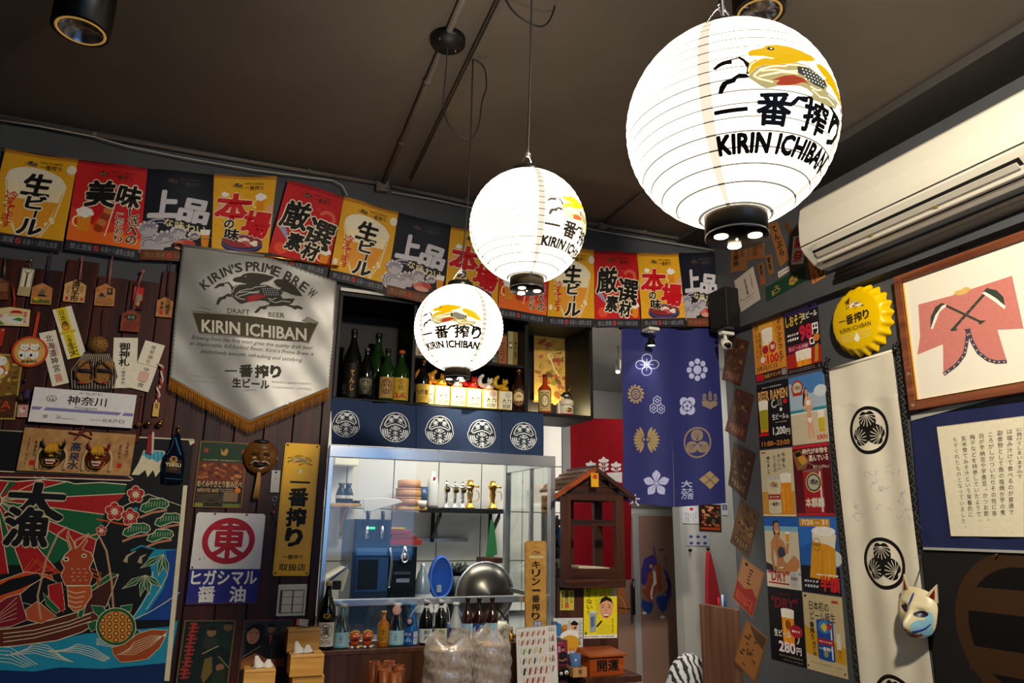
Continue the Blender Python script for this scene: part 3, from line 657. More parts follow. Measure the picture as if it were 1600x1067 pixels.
card('case',Z5,((972,240),(1058,245),(1030,440),(950,430)),ink('#4a2222',.25),lambda s: (s.rect(8,25,92,96,ink('#c01f22')),s.ell(62,80,26,20,ink('#8a8a6a')),s.line([(20,22),(34,140)],6,PINKC),s.ell(55,110,16,14,ink('#b08a5a'))),None,None,D=PF-.002,th=.006,parent=t)
MB().tube([P5(1000,260),P5(1020,200),P5(1035,165)],.004,PINKC,6).build('cord',t); MB().ball(P5(1035,160),.011,mat('knot','#a85a50',.8),10).build('knot',t)
ema(Z5,((890,432),(1030,440),(1005,600),(868,590)),wood('red_ema','#6a2a14','#8a3c20','z',10,.6,.1),lambda s: (s.ell(50,36,30,13,ink('#20261e')),s.ell(40,36,9,8,ink('#6a7a6a')),s.ell(60,36,9,8,ink('#6a7a6a')),s.rect(16,62,84,92,ink('#7a3220'))),'reddish-brown plaque with a dark green emblem below the red amulet',[(960,440),(985,340),(1008,255)],PINKC,D=PF-.012,P=P5)
def f7(s): s.vtext('川崎宮',56,10,26,76,K,.05,gap=1.1); s.vtext('参拝',22,24,20,42,K,.05); s.rect(22,70,42,88,RED)
ema(Z5,((1150,340),(1258,348),(1246,497),(1120,485)),EMAW,f7,'small orange-brown plaque beside the silver banner, black characters, red seal',[(1206,355),(1222,200),(1235,95)],PC,P=P5)
def f8(s):
    s.ell(62,62,34,30,ink('#e8e6d8')); s.ell(66,30,16,14,RED); s.rect(46,32,86,50,ink('#dcc489')) ; s.ell(16,50,18,14,ink('#c88a7a')); s.scrib(2,30,34,64,5,5,ink('#e6c9b4')); s.poly([(56,66),(72,54),(84,60),(80,76),(68,72)],ink('#3f8a34')); s.poly([(0,84),(24,70),(40,96),(0,96)],ink('#4a7a34')); s.vtext('開運招福',84,22,9,60,RED,.03)
ema(Z5,((-70,405),(221,432),(210,562),(-75,545)),wood('cream_ema','#d3b77e','#e4cd98','x',10,.6,.1),f8,'wide cream plaque painted with red sun and white mountain, at left edge',[(92,420),(108,350),(92,265)],mat('orange_cord','#c2401c',.6),P=P5,outline=[(0,16),(50,0),(100,10),(100,100),(0,100)])
card('tag',Z5,((-20,568),(36,572),(16,706),(-30,690)),ink('#b8301a'),lambda s: s.ring(70,14,10,8,4,CREAM,12),'short red tag cut off by the left edge, above the round cat plaques','tag',outline=[(0,0),(100,0),(100,141),(0,141)],th=.004)
# round paddle with the two cats
def cats(s,two=True):
    s.ring(50,50,50,50,7,ink('#d0481c'),48); s.ell(50,50,43,43,ink('#d9ac5c'),40)
    s.ring(50,50,38,38,.8,K,40,a0=3.5,a1=5.9)
    for x in ((36,63) if two else (45,)):
        s.ell(x-2,58,14,17,WH,20); s.ell(x,36,12,10,WH,20); s.poly([(x-11,32),(x-10,22),(x-3,28)],WH); s.poly([(x+11,32),(x+10,22),(x+3,28)],WH)
        s.ell(x-4,36,1.6,1.8,K,8); s.ell(x+5,36,1.6,1.8,K,8); s.ell(x,40,1.2,1,RED,6); s.line([(x-9,45),(x,48),(x+10,45)],2.6,ink('#c23a1c')); s.ell(x+1,49,3,3,YEL,10); s.ell(x-13,54,4,7,WH,12)
        s.ell(x-9,62,4,5,K,10); s.line([(x+1,60),(x+2,74)],1,K); s.ell(x+12,40,3,2.4,K,8)
    if two:
        s.text('開運神社',28,78,44,9,K,.04)
t = thing('wooden_plaque','round orange-rimmed plaque on a stick with two white beckoning cats','plaque',P5(218,742))
circ = [(50+50*cos(2*pi*i/48),50+50*sin(2*pi*i/48)) for i in range(48)]
card('disc',Z5,((88,628),(350,634),(348,856),(86,850)),ink('#d0481c'),cats,None,None,D=PF-.003,outline=circ,th=.008,parent=t,w=100,h=100)
MB().hexa([P5(232,640,PF-.004),P5(258,640,PF-.004),P5(292,455,PF-.004),P5(270,450,PF-.004)],[P5(232,640,PF-.011),P5(258,640,PF-.011),P5(292,455,PF-.011),P5(270,450,PF-.011)],ink('#c8421a')).build('stick',t,bevel=.001)
MB().tube([P5(278,462,PF-.011),P5(278,462,PF-.0125)],.002,K,8).build('nail_hole',t)
card('round_plaque',Z5,((-150,745),(72,750),(72,955),(-150,955)),ink('#dcb45e'),lambda s: (s.ring(50,50,50,50,2,ink('#a87a30'),40),s.ell(72,30,18,16,WH),s.ell(80,26,2,2,K,8),s.poly([(62,50),(80,46),(92,74),(70,80)],ink('#c8442a')),s.ell(90,72,6,5,WH),s.ell(66,66,16,14,WH)),'round yellow plaque with a white cat, cut off by the left edge','plaque',outline=circ,th=.006,w=100,h=100,D=PF-.006)
def tal(c,fn,label,D=PF-.001,base='#efe6cf',w=44): card('paper_talisman',Z5,c,ink(base),fn,label,'talisman','paper talismans on the plank wall',D=D,w=w,h=141)
tal(((278,606),(402,584),(502,964),(384,992)),lambda s: (s.rect(21,32,37,66,ink('#e8c4b0')),s.vtext('北海道神宮',12,8,20,100,K,.02,gap=1.0),s.rect(12,112,30,134,ink('#e0a890')),s.scrib(13,113,29,133,4,3,ink('#c05a44'))),'tilted white paper talisman partly behind the round two-cat plaque')
tal(((383,435),(525,405),(617,760),(487,802)),lambda s: (s.rect(9,0,36,141,ink('#e6cc1e')),s.ell(21,52,10,12,ink('#c8602a')),s.ell(21,52,7,9,ink('#e0a828')),s.vtext('日本橋',14,6,15,46,K,.02,gap=1.1),s.rect(0,66,44,72,ink('#d8b820')),s.vtext('七福神御守護',15,76,11,58,K,.02),s.scrib(10,100,35,138,4,3,ink('#4a4010'),.4)),'tilted white talisman with a broad yellow strip and yellow band',PF-.003,w=52)
tal(((826,640),(1012,638),(975,1000),(808,1006)),lambda s: (s.vtext('御神札',16,14,28,66,K,.05,gap=1.05),s.text('☆',26,84,7,6,K),s.vtext('晴明神社',24,93,10,38,K,.02)),'white paper talisman with large upright black characters beside the straw hat',w=64)
tal(((1045,655),(1194,695),(1075,1038),(940,996)),lambda s: (s.vtext('晴明神社',20,8,12,56,K,.01),s.rect(0,66,52,68,ink('#c8a85a')),s.vtext('守護之攸',20,74,16,60,K,.01),s.rect(14,88,40,116,ink('#e4b4a8')),s.ring(27,44,7,6,2,ink('#d8a090'),10)),'tilted white talisman with thin gold cord, right of the upright one',PF-.003,w=52)
# straw hat, striped bag and straw sandals
t = thing('straw_sandal_charm','straw hat above two straw sandals on a striped cloth bag','ornament',P5(690,700))
STRAW = mat('straw','#9a6a30',.8,noise=.5,nscale=120,bump=.5); STRAWD = mat('straw_dark','#5a3c1c',.8,noise=.5,nscale=150,bump=.5)
s = Sheet('B',PF-.001,Z5,.012); s.wh = (1,1)
for i in range(16):
    xa = 610+i*12; xb = 520+i*21.5; s.line([(xa,760),(xb,880),(xb+(8-i)*.8,1010)],5,ink('#b8a88a'))
s.build('striped_bag',ink('#26221e'),outline=[(620,740),(770,740),(830,820),(852,920),(820,1000),(760,1030),(600,1028),(530,1000),(508,950),(560,830)],parent=t)
hc = P5(709,690,PF-.016)
b = MB(); vs = []; fs = []; n = 40; prof = [(0,.034),(.012,.032),(.025,.02),(.0405,.004),(.0405,0)]
for r,z in prof:
    for k in range(n): vs.append((hc.x+r*cos(2*pi*k/n)*1.0,hc.y-z,hc.z+r*.95*sin(2*pi*k/n)))
for i in range(len(prof)-1):
    for k in range(n): fs.append((i*n+k,i*n+(k+1) % n,(i+1)*n+(k+1) % n,(i+1)*n+k))
b.add(vs,fs,STRAW,True).build('hat',t)
for k in range(14):
    a = 2*pi*k/14; MB().tube([(hc.x,hc.y-.035,hc.z),(hc.x+.026*cos(a),hc.y-.021,hc.z+.026*sin(a)*.95),(hc.x+.04*cos(a),hc.y-.005,hc.z+.04*sin(a)*.95)],.0009,STRAWD,4).build('hat_rib',t)
for sx,ang in ((620,.35),(758,-.3)):
    c0 = P5(sx,890,PF-.016); sol = []
    for k in range(24):
        a = 2*pi*k/24; x,z = .033*cos(a)*(1-.25*sin(a)),.052*sin(a); sol.append((c0.x+x*cos(ang)-z*sin(ang)*-1*-1,c0.y,c0.z+z*cos(ang)+x*sin(ang)))
    MB().prism([(p[0],p[2]) for p in sol],lambda a,b_,d: (a,c0.y-d,b_),0,.012,STRAW).build('sandal_sole',t)
    top = P5(sx+(35 if ang > 0 else -35),800,PF-.034)
    for q in (-1,1): MB().tube(smooth([top,c0+Vector((q*.03,-.022,.005)),c0+Vector((q*.028,-.018,-.03))]),.004,STRAWD,6).build('strap',t)
    MB().tube([c0+Vector((-.026,-.018,.004)),c0+Vector((.026,-.018,.004))],.008,mat('indigo','#1b2230',.8),8).build('cloth_band',t)
    for q in (-1,1): MB().ball(c0+Vector((q*.03,-.018,-.003)),.004,RC,8).build('red_tie',t)
    MB().ball(c0+Vector((-.01 if ang > 0 else .01,-.014,-.048)),.008,RC,8,(1.4,.6,.8)).build('red_toe',t)
MB().tube([P5(735,620),P5(738,520),P5(745,430)],.0015,CORD,6).build('cord',t)
# station sign
def fst(s):
    s.text('36',14.5,27,6.5,12,K,.0); s.ring(17.7,29.5,5,17*.56,.8,K,24); s.rect(16.5,22.5,19,24.5,K)
    s.text('かながわ',43,3.5,23,8,K,.0); s.text('神奈川',33,17,38,26,K,.03); s.text('Kanagawa',41.5,47,21.5,9,K,.0)
    P = ink('#8680b4'); s.poly([(1,56),(11,56),(8.5,65),(1,65)],P); s.poly([(14.5,56),(87.5,56),(85,65),(12,65)],P); s.poly([(90.5,56),(99.3,56),(99.3,65),(88,65)],P)
    s.text('横',12.5,77,4.6,11,K); s.text('浜',25,77,4.6,11,K); s.text('Yokohama',30,83,13,4.5,K); s.text('Nakakido',58.5,81,11,4.5,K); s.text('仲木戸',70,77,15,12.5,K,.01); s.ring(89,83,2.8,6,.7,ink('#4a4890'),20); s.text('15',87.4,80,3.2,6,ink('#4a4890'))
ST = Sheet('B',PF-.012,Z6,.012); ST.frame(((245,66),(950,125),(917,356),(200,303)),100,100); ST.step = .00012; fst(ST)
ST.build('station_sign',ink('#ece8e6',.3),label='white station name board with violet stripe reading Kanagawa',cat='sign',edge=ink('#c9c4be'))
# board with the two ogre masks
def heightmask(name,parent,c,w_,h_,fn,m,D='B',nr=12,nt=36,rim=None,back=.0,col=None):
    b = MB(); vs = []; fs = []; rim = rim or (lambda a: 1)
    rows = [i/nr for i in range(nr+1)]+[1.0]
    for i,r in enumerate(rows):
        for k in range(nt):
            a = 2*pi*k/nt; x = r*rim(a)*cos(a); y = r*rim(a)*sin(a); z = fn(x,y) if i < nr+1 else back
            if i <= nr: z *= 1
            vs.append((c[0]+x*w_/2,c[1]-z,c[2]+y*h_/2) if D == 'B' else (c[0]-z,c[1]-x*w_/2,c[2]+y*h_/2))
    for i in range(len(rows)-1):
        for k in range(nt): fs.append((i*nt+k,(i+1)*nt+k,(i+1)*nt+(k+1) % nt,i*nt+(k+1) % nt))
    return b.add(vs,fs,m,True).build(name,parent)
g2 = lambda x,y,cx,cy,sx,sy: math.exp(-((x-cx)/sx)**2-((y-cy)/sy)**2)
def face_h(x,y,d=.03):
    r2 = min(x*x+y*y,1); z = math.sqrt(max(1-r2*.92,0))
    z += .45*g2(x,y,0,-.05,.14,.3)+.16*g2(x,y,0,.36,.6,.12)+.22*g2(abs(x),y,.45,-.15,.22,.2)-.22*g2(abs(x),y,.38,.16,.17,.11)+.14*g2(x,y,0,-.45,.45,.2)-.2*g2(x,y,0,-.5,.3,.07)+.12*g2(x,y,0,-.78,.3,.14)
    return z*d
BD = thing('mask_board','wooden souvenir board with two fanged ogre masks and red bow','ornament',P6(530,520))
s = Sheet('B',PF-.014,Z6,.01); s.frame(((178,342),(940,402),(905,690),(118,638)),100,38); s.step = .00015
BL2 = ink('#1c2a44'); s.vtext('高',42.5,10,10,9,BL2,.05,gap=1); s.vtext('泉',42.5,19,10,8.5,BL2,.05,gap=1); s.vtext('水',42.5,27,10,8,BL2,.05,gap=1)
s.vtext('健康祈願',15,11,2.6,14,K,.04); s.vtext('無病息災',11,11,2.6,14,K,.04); s.vtext('男鹿真山神社',5,8,2,26,K); s.rect(9.5,28.5,14,33,RED)
s.vtext('なまはげ',92,7,3.6,14,K,.04); s.vtext('家内安全',86,10,3.2,13,K,.03); s.rect(87,27,91,31.5,RED)
s.build('board',PALEW,parent=BD)
HAIR = mat('straw_hair','#d09a24',.7,noise=.3,nscale=200,bump=.3); TOOTH = mat('tooth','#f0e8d0',.3)
for cx,cy,fm,hm_ in ((365,540,mat('ogre_black','#241b10',.3,noise=.2),mat('horn_black','#15110e',.3)),(680,555,mat('ogre_red','#5c1a0e',.3,noise=.2),mat('horn_red','#7a1c14',.3))):
    c = P6(cx,cy,PF-.025); g_ = mat('ogre_gold','#c8902c',.3,.5)
    heightmask('mask_face',BD,c,.088,.1,lambda x,y: face_h(x,y,.03),fm,rim=lambda a: 1+.06*cos(4*a))
    for q in (-1,1):
        MB().tube(smooth([c+Vector((q*.032,-.012,.03)),c+Vector((q*.04,-.018,.052)),c+Vector((q*.037,-.02,.066))],4),[.007,.0062,.0058,.005,.0045,.0035,.0028,.002,.0012],hm_,8).build('horn',BD)
        MB().ball(c+Vector((q*.017,-.031,.009)),.0062,g_,12,(1.3,.6,.9)).build('eye',BD); MB().ball(c+Vector((q*.017,-.0348,.009)),.0026,K,8).build('pupil',BD)
        MB().tube(smooth([c+Vector((q*.006,-.034,.017)),c+Vector((q*.018,-.036,.023)),c+Vector((q*.033,-.024,.02))],4),.0028,g_,6).build('brow',BD)
        MB().tube([c+Vector((q*.014,-.033,-.03)),c+Vector((q*.016,-.037,-.015))],[.0032,.001],TOOTH,6).build('fang',BD)
        for k in range(3): MB().tube(smooth([c+Vector((q*(.036+.004*k),-.006,.03)),c+Vector((q*(.05+.002*k),-.004,-.0)),c+Vector((q*(.046+.004*k),-.004,-.058))],4),.0022,mat('pale_fibre','#cbb27c',.8),5).build('side_hair',BD)
    MB().ball(c+Vector((0,-.027,-.028)),.021,mat('mouth_red','#8c1410',.4),14,(1.15,.55,.48)).build('mouth',BD)
    for k in range(6): MB().box(c.x-.0165+k*.0056,c.x-.0165+k*.0056+.0046,c.y-.0405,c.y-.036,c.z-.0255,c.z-.0195,TOOTH).build('tooth',BD,bevel=.0008)
    for k in range(5): MB().box(c.x-.0125+k*.0052,c.x-.0125+k*.0052+.0042,c.y-.0395,c.y-.036,c.z-.0375,c.z-.0325,TOOTH).build('tooth',BD,bevel=.0008)
    MB().tube(smooth([c+Vector((-.03,-.024,-.02)),c+Vector((-.015,-.038,-.017)),c+Vector((.015,-.038,-.017)),c+Vector((.03,-.024,-.02)),c+Vector((.02,-.033,-.042)),c+Vector((-.02,-.033,-.042)),c+Vector((-.03,-.024,-.02))],4),.0018,g_,6).build('lip',BD)
    MB().ball(c+Vector((0,-.043,-.004)),.008,g_,10,(1.2,.8,.8)).build('nose',BD)
    rr = random.Random(cx); hb = MB()
    for k in range(26):
        x = -.022+.044*k/25; hb.tube(smooth([c+Vector((x*.4,-.012,.052)),c+Vector((x*.9,-.034,.036)),c+Vector((x*1.1+rr.uniform(-.002,.002),-.044,.008+abs(x)*.2+rr.uniform(-.006,.006)))],4),.0016,HAIR,4)
    hb.build('hair',BD,kind='stuff')
RIB = mat('red_ribbon','#6e1216',.5)
for pts in (((480,380),(560,395),(555,372)),((555,385),(620,365),(640,400)),((560,390),(520,430)),((565,388),(640,425))):
    MB().tube(smooth([P6(x,y,PF-.032) for x,y in pts],5),.0032,RIB,6).build('ribbon',BD)
MB().tube([P6(575,345,PF-.02),P6(575,345,PF-.032)],.004,CHROME,8).build('nail',BD)
# rope with bells
rt = thing('bell_rope','twisted red and white rope with wooden tag and brass bells','ornament',P5(1160,830))
rp_ = smooth([P5(1150,830),P5(1175,860),P5(1172,930),P5(1160,1000),P6(1098,60),P6(1100,120),P6(1090,175)],8)
for ph,m in ((0,RC),(pi,mat('white_cord','#d8cbb4',.7))):
    MB().tube([p+Vector((.0045*cos(i*.55+ph),.0045*sin(i*.55+ph),0)) for i,p in enumerate(rp_)],.0046,m,8).build('strand',rt)
card('tag',Z6,((1068,172),(1110,176),(1100,272),(1058,268)),ink('#dcae52'),lambda s: s.vtext('開運',20,15,60,70,K,.03),None,None,D=PF-.008,th=.004,parent=rt,w=100,h=200)
for cx,cy,r in ((1030,318,.0135),(1108,322,.0135),(1118,308,.011)):
    c = P6(cx,cy,PF-.02); MB().ball(c,r,GOLD,16).build('bell',rt); MB().lathe([(r*1.03,-.001),(r*1.06,0),(r*1.03,.001)],c,mat('brass_dark','#8a5c18',.3,1),20,caps=False).build('bell_band',rt); MB().box(c.x-.001,c.x+.001,c.y-r*1.02,c.y-r*.8,c.z-r*.8,c.z-.002,K).build('bell_slot',rt)
MB().ball(P6(962,325,PF-.014),.013,mat('walnut','#6a3a1a',.5),12).build('wooden_bead',rt)
t = thing('tassel_charm','dark red tassel and flat red-white charm hanging under the brass bells','charm',P6(1050,390))
MB().tube([P6(1062,365),P6(1050,420)],.002,RC).build('string',t)
MB().hexa([P6(1030,395,PF-.004),P6(1055,395,PF-.004),P6(1050,535,PF-.004),P6(1012,520,PF-.004)],[P6(1030,395,PF-.012),P6(1055,395,PF-.012),P6(1050,535,PF-.012),P6(1012,520,PF-.012)],ink('#8c1c1c')).build('red_strip',t)
MB().hexa([P6(1056,375,PF-.004),P6(1072,380,PF-.004),P6(1066,530,PF-.004),P6(1052,535,PF-.004)],[P6(1056,375,PF-.010),P6(1072,380,PF-.010),P6(1066,530,PF-.010),P6(1052,535,PF-.010)],ink('#cdbcae')).build('white_strip',t)
MB().lathe([(.002,.0),(.007,-.006),(.008,-.03),(.006,-.032)],P6(958,400,PF-.01),mat('tassel','#5c1418',.8),12).build('tassel',t); MB().tube([P6(985,150),P6(972,250),P6(960,400)],.0016,RC).build('tassel_cord',t)
MB().tube([P6(990,122,PF),P6(990,122,PF-.014)],.004,CHROME,8).build('nail',t)
t = thing('glass_charm','cluster of small lucky charms dangling between round plaque and station sign','charm',P6(160,120))
MB().tube([P5(188,860),P6(180,30)],.001,CORD).build('string',t); MB().ball(P6(175,20,PF-.01),.006,mat('navy_bead','#1a1c3a',.3),10,(1,1,2)).build('bead',t)
MB().lathe([(.004,.02),(.013,.008),(.016,-.018),(.012,-.03)],P6(185,105,PF-.018),mat('purple_cloth','#30204a',.7),14).build('purple_bag',t)
MB().ball(P6(150,140,PF-.016),.016,mat('dark_gold','#6a5018',.3,.4),14,(1,.8,.9)).build('frog_body',t); MB().ball(P6(142,120,PF-.024),.007,mat('dark_green','#1c2a18',.3),10).build('frog_head',t)
card('packet',Z6,((130,195),(205,185),(185,275),(112,275)),ink('#c89a8a',.2),lambda s: (s.ell(45,60,26,30,ink('#d8d0c8')),s.ell(60,40,16,12,ink('#c03a2a'))),None,None,D=PF-.008,th=.003,parent=t)
# gold poster at the left edge
def fgold(s):
    rr = random.Random(5)
    s.rect(3,3,97,138,ink('#7a5c1c'))
    for i in range(60): s.ell(rr.uniform(6,94),rr.uniform(6,100),rr.uniform(2,8),rr.uniform(2,5),ink(rr.choice(['#b08a34','#8c6a20','#c8a04a','#5c4414','#9a3a1c'])),9)
    s.poly([(3,90),(30,84),(60,94),(97,86),(97,138),(3,138)],ink('#4a2a12')); s.text('FESTA',20,102,68,16,ink('#c8401c'),.03); s.line([(24,124),(80,122)],3,ink('#a83a1c'))
card('poster',Z5,((-230,745),(180,762),(100,1240),(-260,1215)),ink('#b89a4a'),fgold,'brown and gold poster behind the round plaques at the left edge','poster',D=PF+.0005)
# dark bottle flattened against the wall
t = thing('beer_bottle','dark glass beer bottle hanging flat over the fisherman flag','bottle',P6(1210,500))
bs = Sheet('B',PF-.012,Z6,.018)
out = [(1225,392),(1252,396),(1262,470),(1282,540),(1284,600),(1268,726),(1200,732),(1132,722),(1128,600),(1145,540),(1185,480),(1205,400)]
gls = mat('dark_glass','#0c1420',.08,spec=.8)
bs.wh = (1,1); bs.poly([(1165,560),(1262,575),(1256,670),(1150,655)],ink('#20130e')); bs.ell(1208,570,26,24,ink('#a8763a')); bs.ell(1208,566,14,13,ink('#5a3418')); bs.ring(1208,570,26,24,3,ink('#d8a860'),20)
bs.text('YEBISU',1152,594,106,26,ink('#e8d49a'),.03,slope=.08); bs.text('BEER',1180,630,54,14,ink('#8c3a20'),.02,slope=.08); bs.line([(1150,700),(1265,708)],5,ink('#20486a')); bs.line([(1220,420),(1232,470),(1258,540)],8,ink('#2a6a9a')); bs.line([(1212,410),(1196,480),(1160,540)],4,ink('#3a4a6a'))
bs.build('bottle_body',gls,outline=out,parent=t)
MB().tube([P6(1238,400,PF-.02),P6(1240,340,PF-.02)],.004,mat('copper','#b86a3a',.3,1),8).build('hanger',t); MB().ball(P6(1240,338,PF-.016),.005,CHROME).build('nail',t)
# ---------------------------------------------------------------- fisherman's flag
s = Sheet('B',PF-.001,Z6,.003); s.wh = (1,1); s.step = .00022
W_ = ink('#ddd2ae'); FR = ink('#a8161c'); FG = ink('#0f5a34'); FK = ink('#0a0b0e'); TEAL = ink('#1488a8'); BLU = ink('#0e3f8c'); OR = ink('#c8501c'); BR = ink('#5a2416')
def A(l): return [(x*4.445/3.719,(780-590)*4.445+y*4.445/3.719) for x,y in l]   # lower crop -> this crop
LW = 7
C0 = (-20,852)
s.poly([(-200,655),(920,700),(925,712),(-200,690)],ink('#5c1014')); s.line([(-200,640),(0,650),(400,668),(905,690),(925,705),(905,715),(500,700),(0,690)],LW,W_)
s.poly([(-200,700),(120,722),(300,708),(470,722),(560,742),(700,735),(880,740),(860,820),(720,950),(700,1120),(550,1200),(350,1300),(-200,1300)],FG)
s.poly([C0,(130,715),(300,706),(470,722)],FR); s.poly([C0,(-30,690),(60,728)],FR)
s.poly([C0,(870,805),(725,950)],FR)
s.poly([C0]+A([(575,240),(545,335)]),FR); s.poly([C0]+A([(340,420),(140,430)]),FR); s.poly([C0]+A([(50,430),(-30,440)]),FR)
for p in ((300,706),(60,728),(470,722),(870,805),(725,950)): s.line([C0,p],LW*.8,W_)
for p in A([(575,240),(545,335),(340,420),(140,430),(50,430)]): s.line([C0,p],LW*.8,W_)
s.line([(-200,700),(120,722),(300,708),(470,722),(520,738),(700,728),(880,742)],LW,W_)
s.ell(-30,852,45,45,FR); s.ring(-30,852,48,48,7,W_,24)
# hill and mountain
s.op(A([(860//1,-30),(720,40),(640,130),(560,240),(540,330),(560,400),(600,520),(660,690),(780,700),(900,560),(1000,440),(1045,300),(1060,40)]),FK,W_,5)
s.op([(1000,505),(1040,515),(1080,506),(1140,510),(1190,600),(1230,700),(1205,735),(1180,690),(1150,735),(1120,640),(1080,690),(1065,640),(1025,690),(1010,640),(965,675),(915,675),(965,590)],W_,W_,3)
s.poly([(1003,510),(1040,520),(1080,511),(1135,514),(1160,580),(1120,570),(1090,590),(1060,565),(1030,570),(1000,540),(985,545)],ink('#2a9ab8'))
for k in range(6): s.line([(1005+k*26,515),(995+k*30,585+(k % 2)*20)],2.5,W_)
# wave on the right
s.poly(A([(1040,290),(900,290),(860,340),(880,420),(870,520),(800,640),(770,700),(900,690),(1020,540)]),TEAL)
s.poly(A([(1045,290),(960,300),(985,400),(950,520),(860,650),(800,700),(990,700),(1040,560)]),BLU)
s.line(A([(1045,540),(960,600),(860,660),(780,695)]),5,W_); s.line(A([(890,420),(875,520),(820,620),(770,690)]),5,W_); s.line(A([(960,400),(975,440),(930,520),(850,640)]),4,W_)
s.line(A([(790,300),(740,330),(728,365)]),[6,16,34],ink('#a89a78')); s.line(A([(850,320),(820,335),(812,370)]),[6,16,34],ink('#a89a78'))
s.line(A([(760,300),(820,270),(900,290)]),12,TEAL)
# sea
s.poly(A([(-150,850),(150,850),(500,780),(980,740),(1035,700),(970,1080),(-150,1080)]),ink('#1a8cac'))
s.poly(A([(-150,985),(200,1000),(350,975),(600,985),(960,950),(975,1080),(-150,1080)]),ink('#0d2c5c'))
for k in range(5):
    s.line(A([(150-30*k,905+8*k-30),(200,835+14*k),(280,850+16*k),(370+14*k,930+6*k-10)]),4.5,W_); s.line(A([(370-25*k,880),(450,840+12*k),(540,860+14*k),(640-8*k,925+4*k)]),4.5,W_)
    s.line(A([(-150,850+20*k),(60,880+22*k-20),(220-18*k,960+4*k)]),4.5,W_); s.line(A([(560,810+8*k),(660,800+14*k),(760,850+10*k)]),4,W_)
# boat
s.op(A([(-150,770),(100,745),(300,700),(450,655),(600,620),(560,720),(480,770),(330,820),(100,850),(-150,870)]),BR,W_,6)
for k in range(3): s.line(A([(20,780+24*k),(200,760+22*k),(400,710+20*k),(530,660+24*k)]),5,W_)
s.op(A([(450,680),(500,530),(640,430),(690,435),(620,620),(560,650)]),ink('#401a10'),W_,5); s.op(A([(450,680),(500,530),(525,535),(480,685)]),FG,W_,4); s.op(A([(500,530),(640,430),(690,435),(530,535)]),FG,W_,4)
s.op(A([(-60,590),(60,560),(110,530),(160,700),(60,740),(-150,760)]),ink('#7c1422'),W_,4)
for k in range(5): s.line(A([(-30,690+8*k),(100,570+30*k)]),2.5,W_)
# tuna and crab behind the boat
s.op(A([(-150,560),(-20,480),(150,420),(300,440),(320,490),(180,530),(40,570),(-60,640)]),OR,W_,4); s.poly(A([(-80,540),(60,465),(220,430),(250,460),(120,520),(0,560)]),FK)
s.op(A([(180,500),(260,450),(330,480),(300,540),(220,620),(130,600),(120,550)]),FK,W_,4)
for a,b_ in (((160,420),(220,350)),((200,425),(270,380)),((240,430),(320,400)),((280,440),(370,420)),((140,420),(190,345))): s.line(A([a,b_,(b_[0]+60,b_[1]+50)]),8,OR)
s.op(A([(280,500),(360,480),(380,640),(330,660),(290,600)]),FR,W_,4); s.op(A([(150,640),(220,590),(330,680),(240,720),(160,700)]),ink('#b0502a'),W_,4); s.op(A([(250,540),(300,590),(350,640),(330,665),(270,610)]),FG,W_,3)
# lobster
for pts in (((410,300),(390,220),(400,180)),((430,300),(440,240),(480,220),(520,200)),((240,700),(220,560),(270,350),(340,200),(390,160)),((660,640),(650,480),(620,300),(570,200),(500,220))):
    s.line(A(pts),12,W_); s.line(A(pts),7,ink('#b85a24'))
s.op(A([(380,320),(420,285),(400,240),(395,190),(430,250),(440,290),(470,260),(500,225),(510,240),(480,290),(530,310),(545,350),(520,400),(540,440),(520,500),(380,500),(355,440),(375,400),(355,360)]),ink('#a8401c'),W_,5)
s.ell(*A([(385,348)])[0],20,17,W_,16); s.ell(*A([(385,348)])[0],11,9,FK,12); s.ell(*A([(490,328)])[0],18,15,W_,16); s.ell(*A([(490,328)])[0],10,8,FK,12)
for i in range(4):
    for j in range(3): x,y = 420+j*36+(i % 2)*10,400+i*22; s.line(A([(x-8,y+8),(x,y),(x+8,y+8)]),3,W_)
s.op(A([(390,505),(530,500),(535,560),(480,640),(430,650),(400,620)]),ink('#b85424'),W_,5)
for k in range(4): s.line(A([(395,530+k*28),(440,545+k*28),(500-k*8,535+k*28)]),5,W_)
for k in range(3): s.line(A([(530,400+k*20),(590,430+k*22),(560,480+k*16)]),8,ink('#b85424'))
for k in range(4): s.line(A([(380,520+k*34),(350,535+k*34),(375,560+k*34)]),7,FR)
# turtle
for q in (((530,615),(600,620),(640,680),(600,700),(550,660)),((510,720),(560,700),(580,740),(530,770)),((700,620),(770,610),(760,650),(710,660)),((770,740),(820,770),(790,815),(750,790))): s.op(A(q),FG,W_,4)
sg = [(675+115*cos(2*pi*k/24),740+110*sin(2*pi*k/24)) for k in range(24)]; s.op(A(sg),FG,W_,5); s.poly(A([(675+96*cos(2*pi*k/24),740+92*sin(2*pi*k/24)) for k in range(24)]),ink('#c8842c'))
for i in range(-2,3):
    for j in range(-2,3):
        x,y = 675+i*38,740+j*38+(i % 2)*19
        if math.hypot(x-675,y-740) < 88: s.poly(A([(x+17*cos(k*pi/3),y+17*sin(k*pi/3)) for k in range(6)]),BR); s.poly(A([(x+10*cos(k*pi/3),y+10*sin(k*pi/3)) for k in range(6)]),ink('#d8a04a'))
s.op(A([(650,860),(720,840),(800,780),(880,755),(975,760),(960,800),(930,860),(860,925),(780,940),(700,945),(660,900)]),ink('#a0481c'),W_,4)
for k in range(6): s.line(A([(680+14*k,900-6*k),(780,900-14*k),(880,850-12*k),(965,775+4*k)]),3.2,W_)
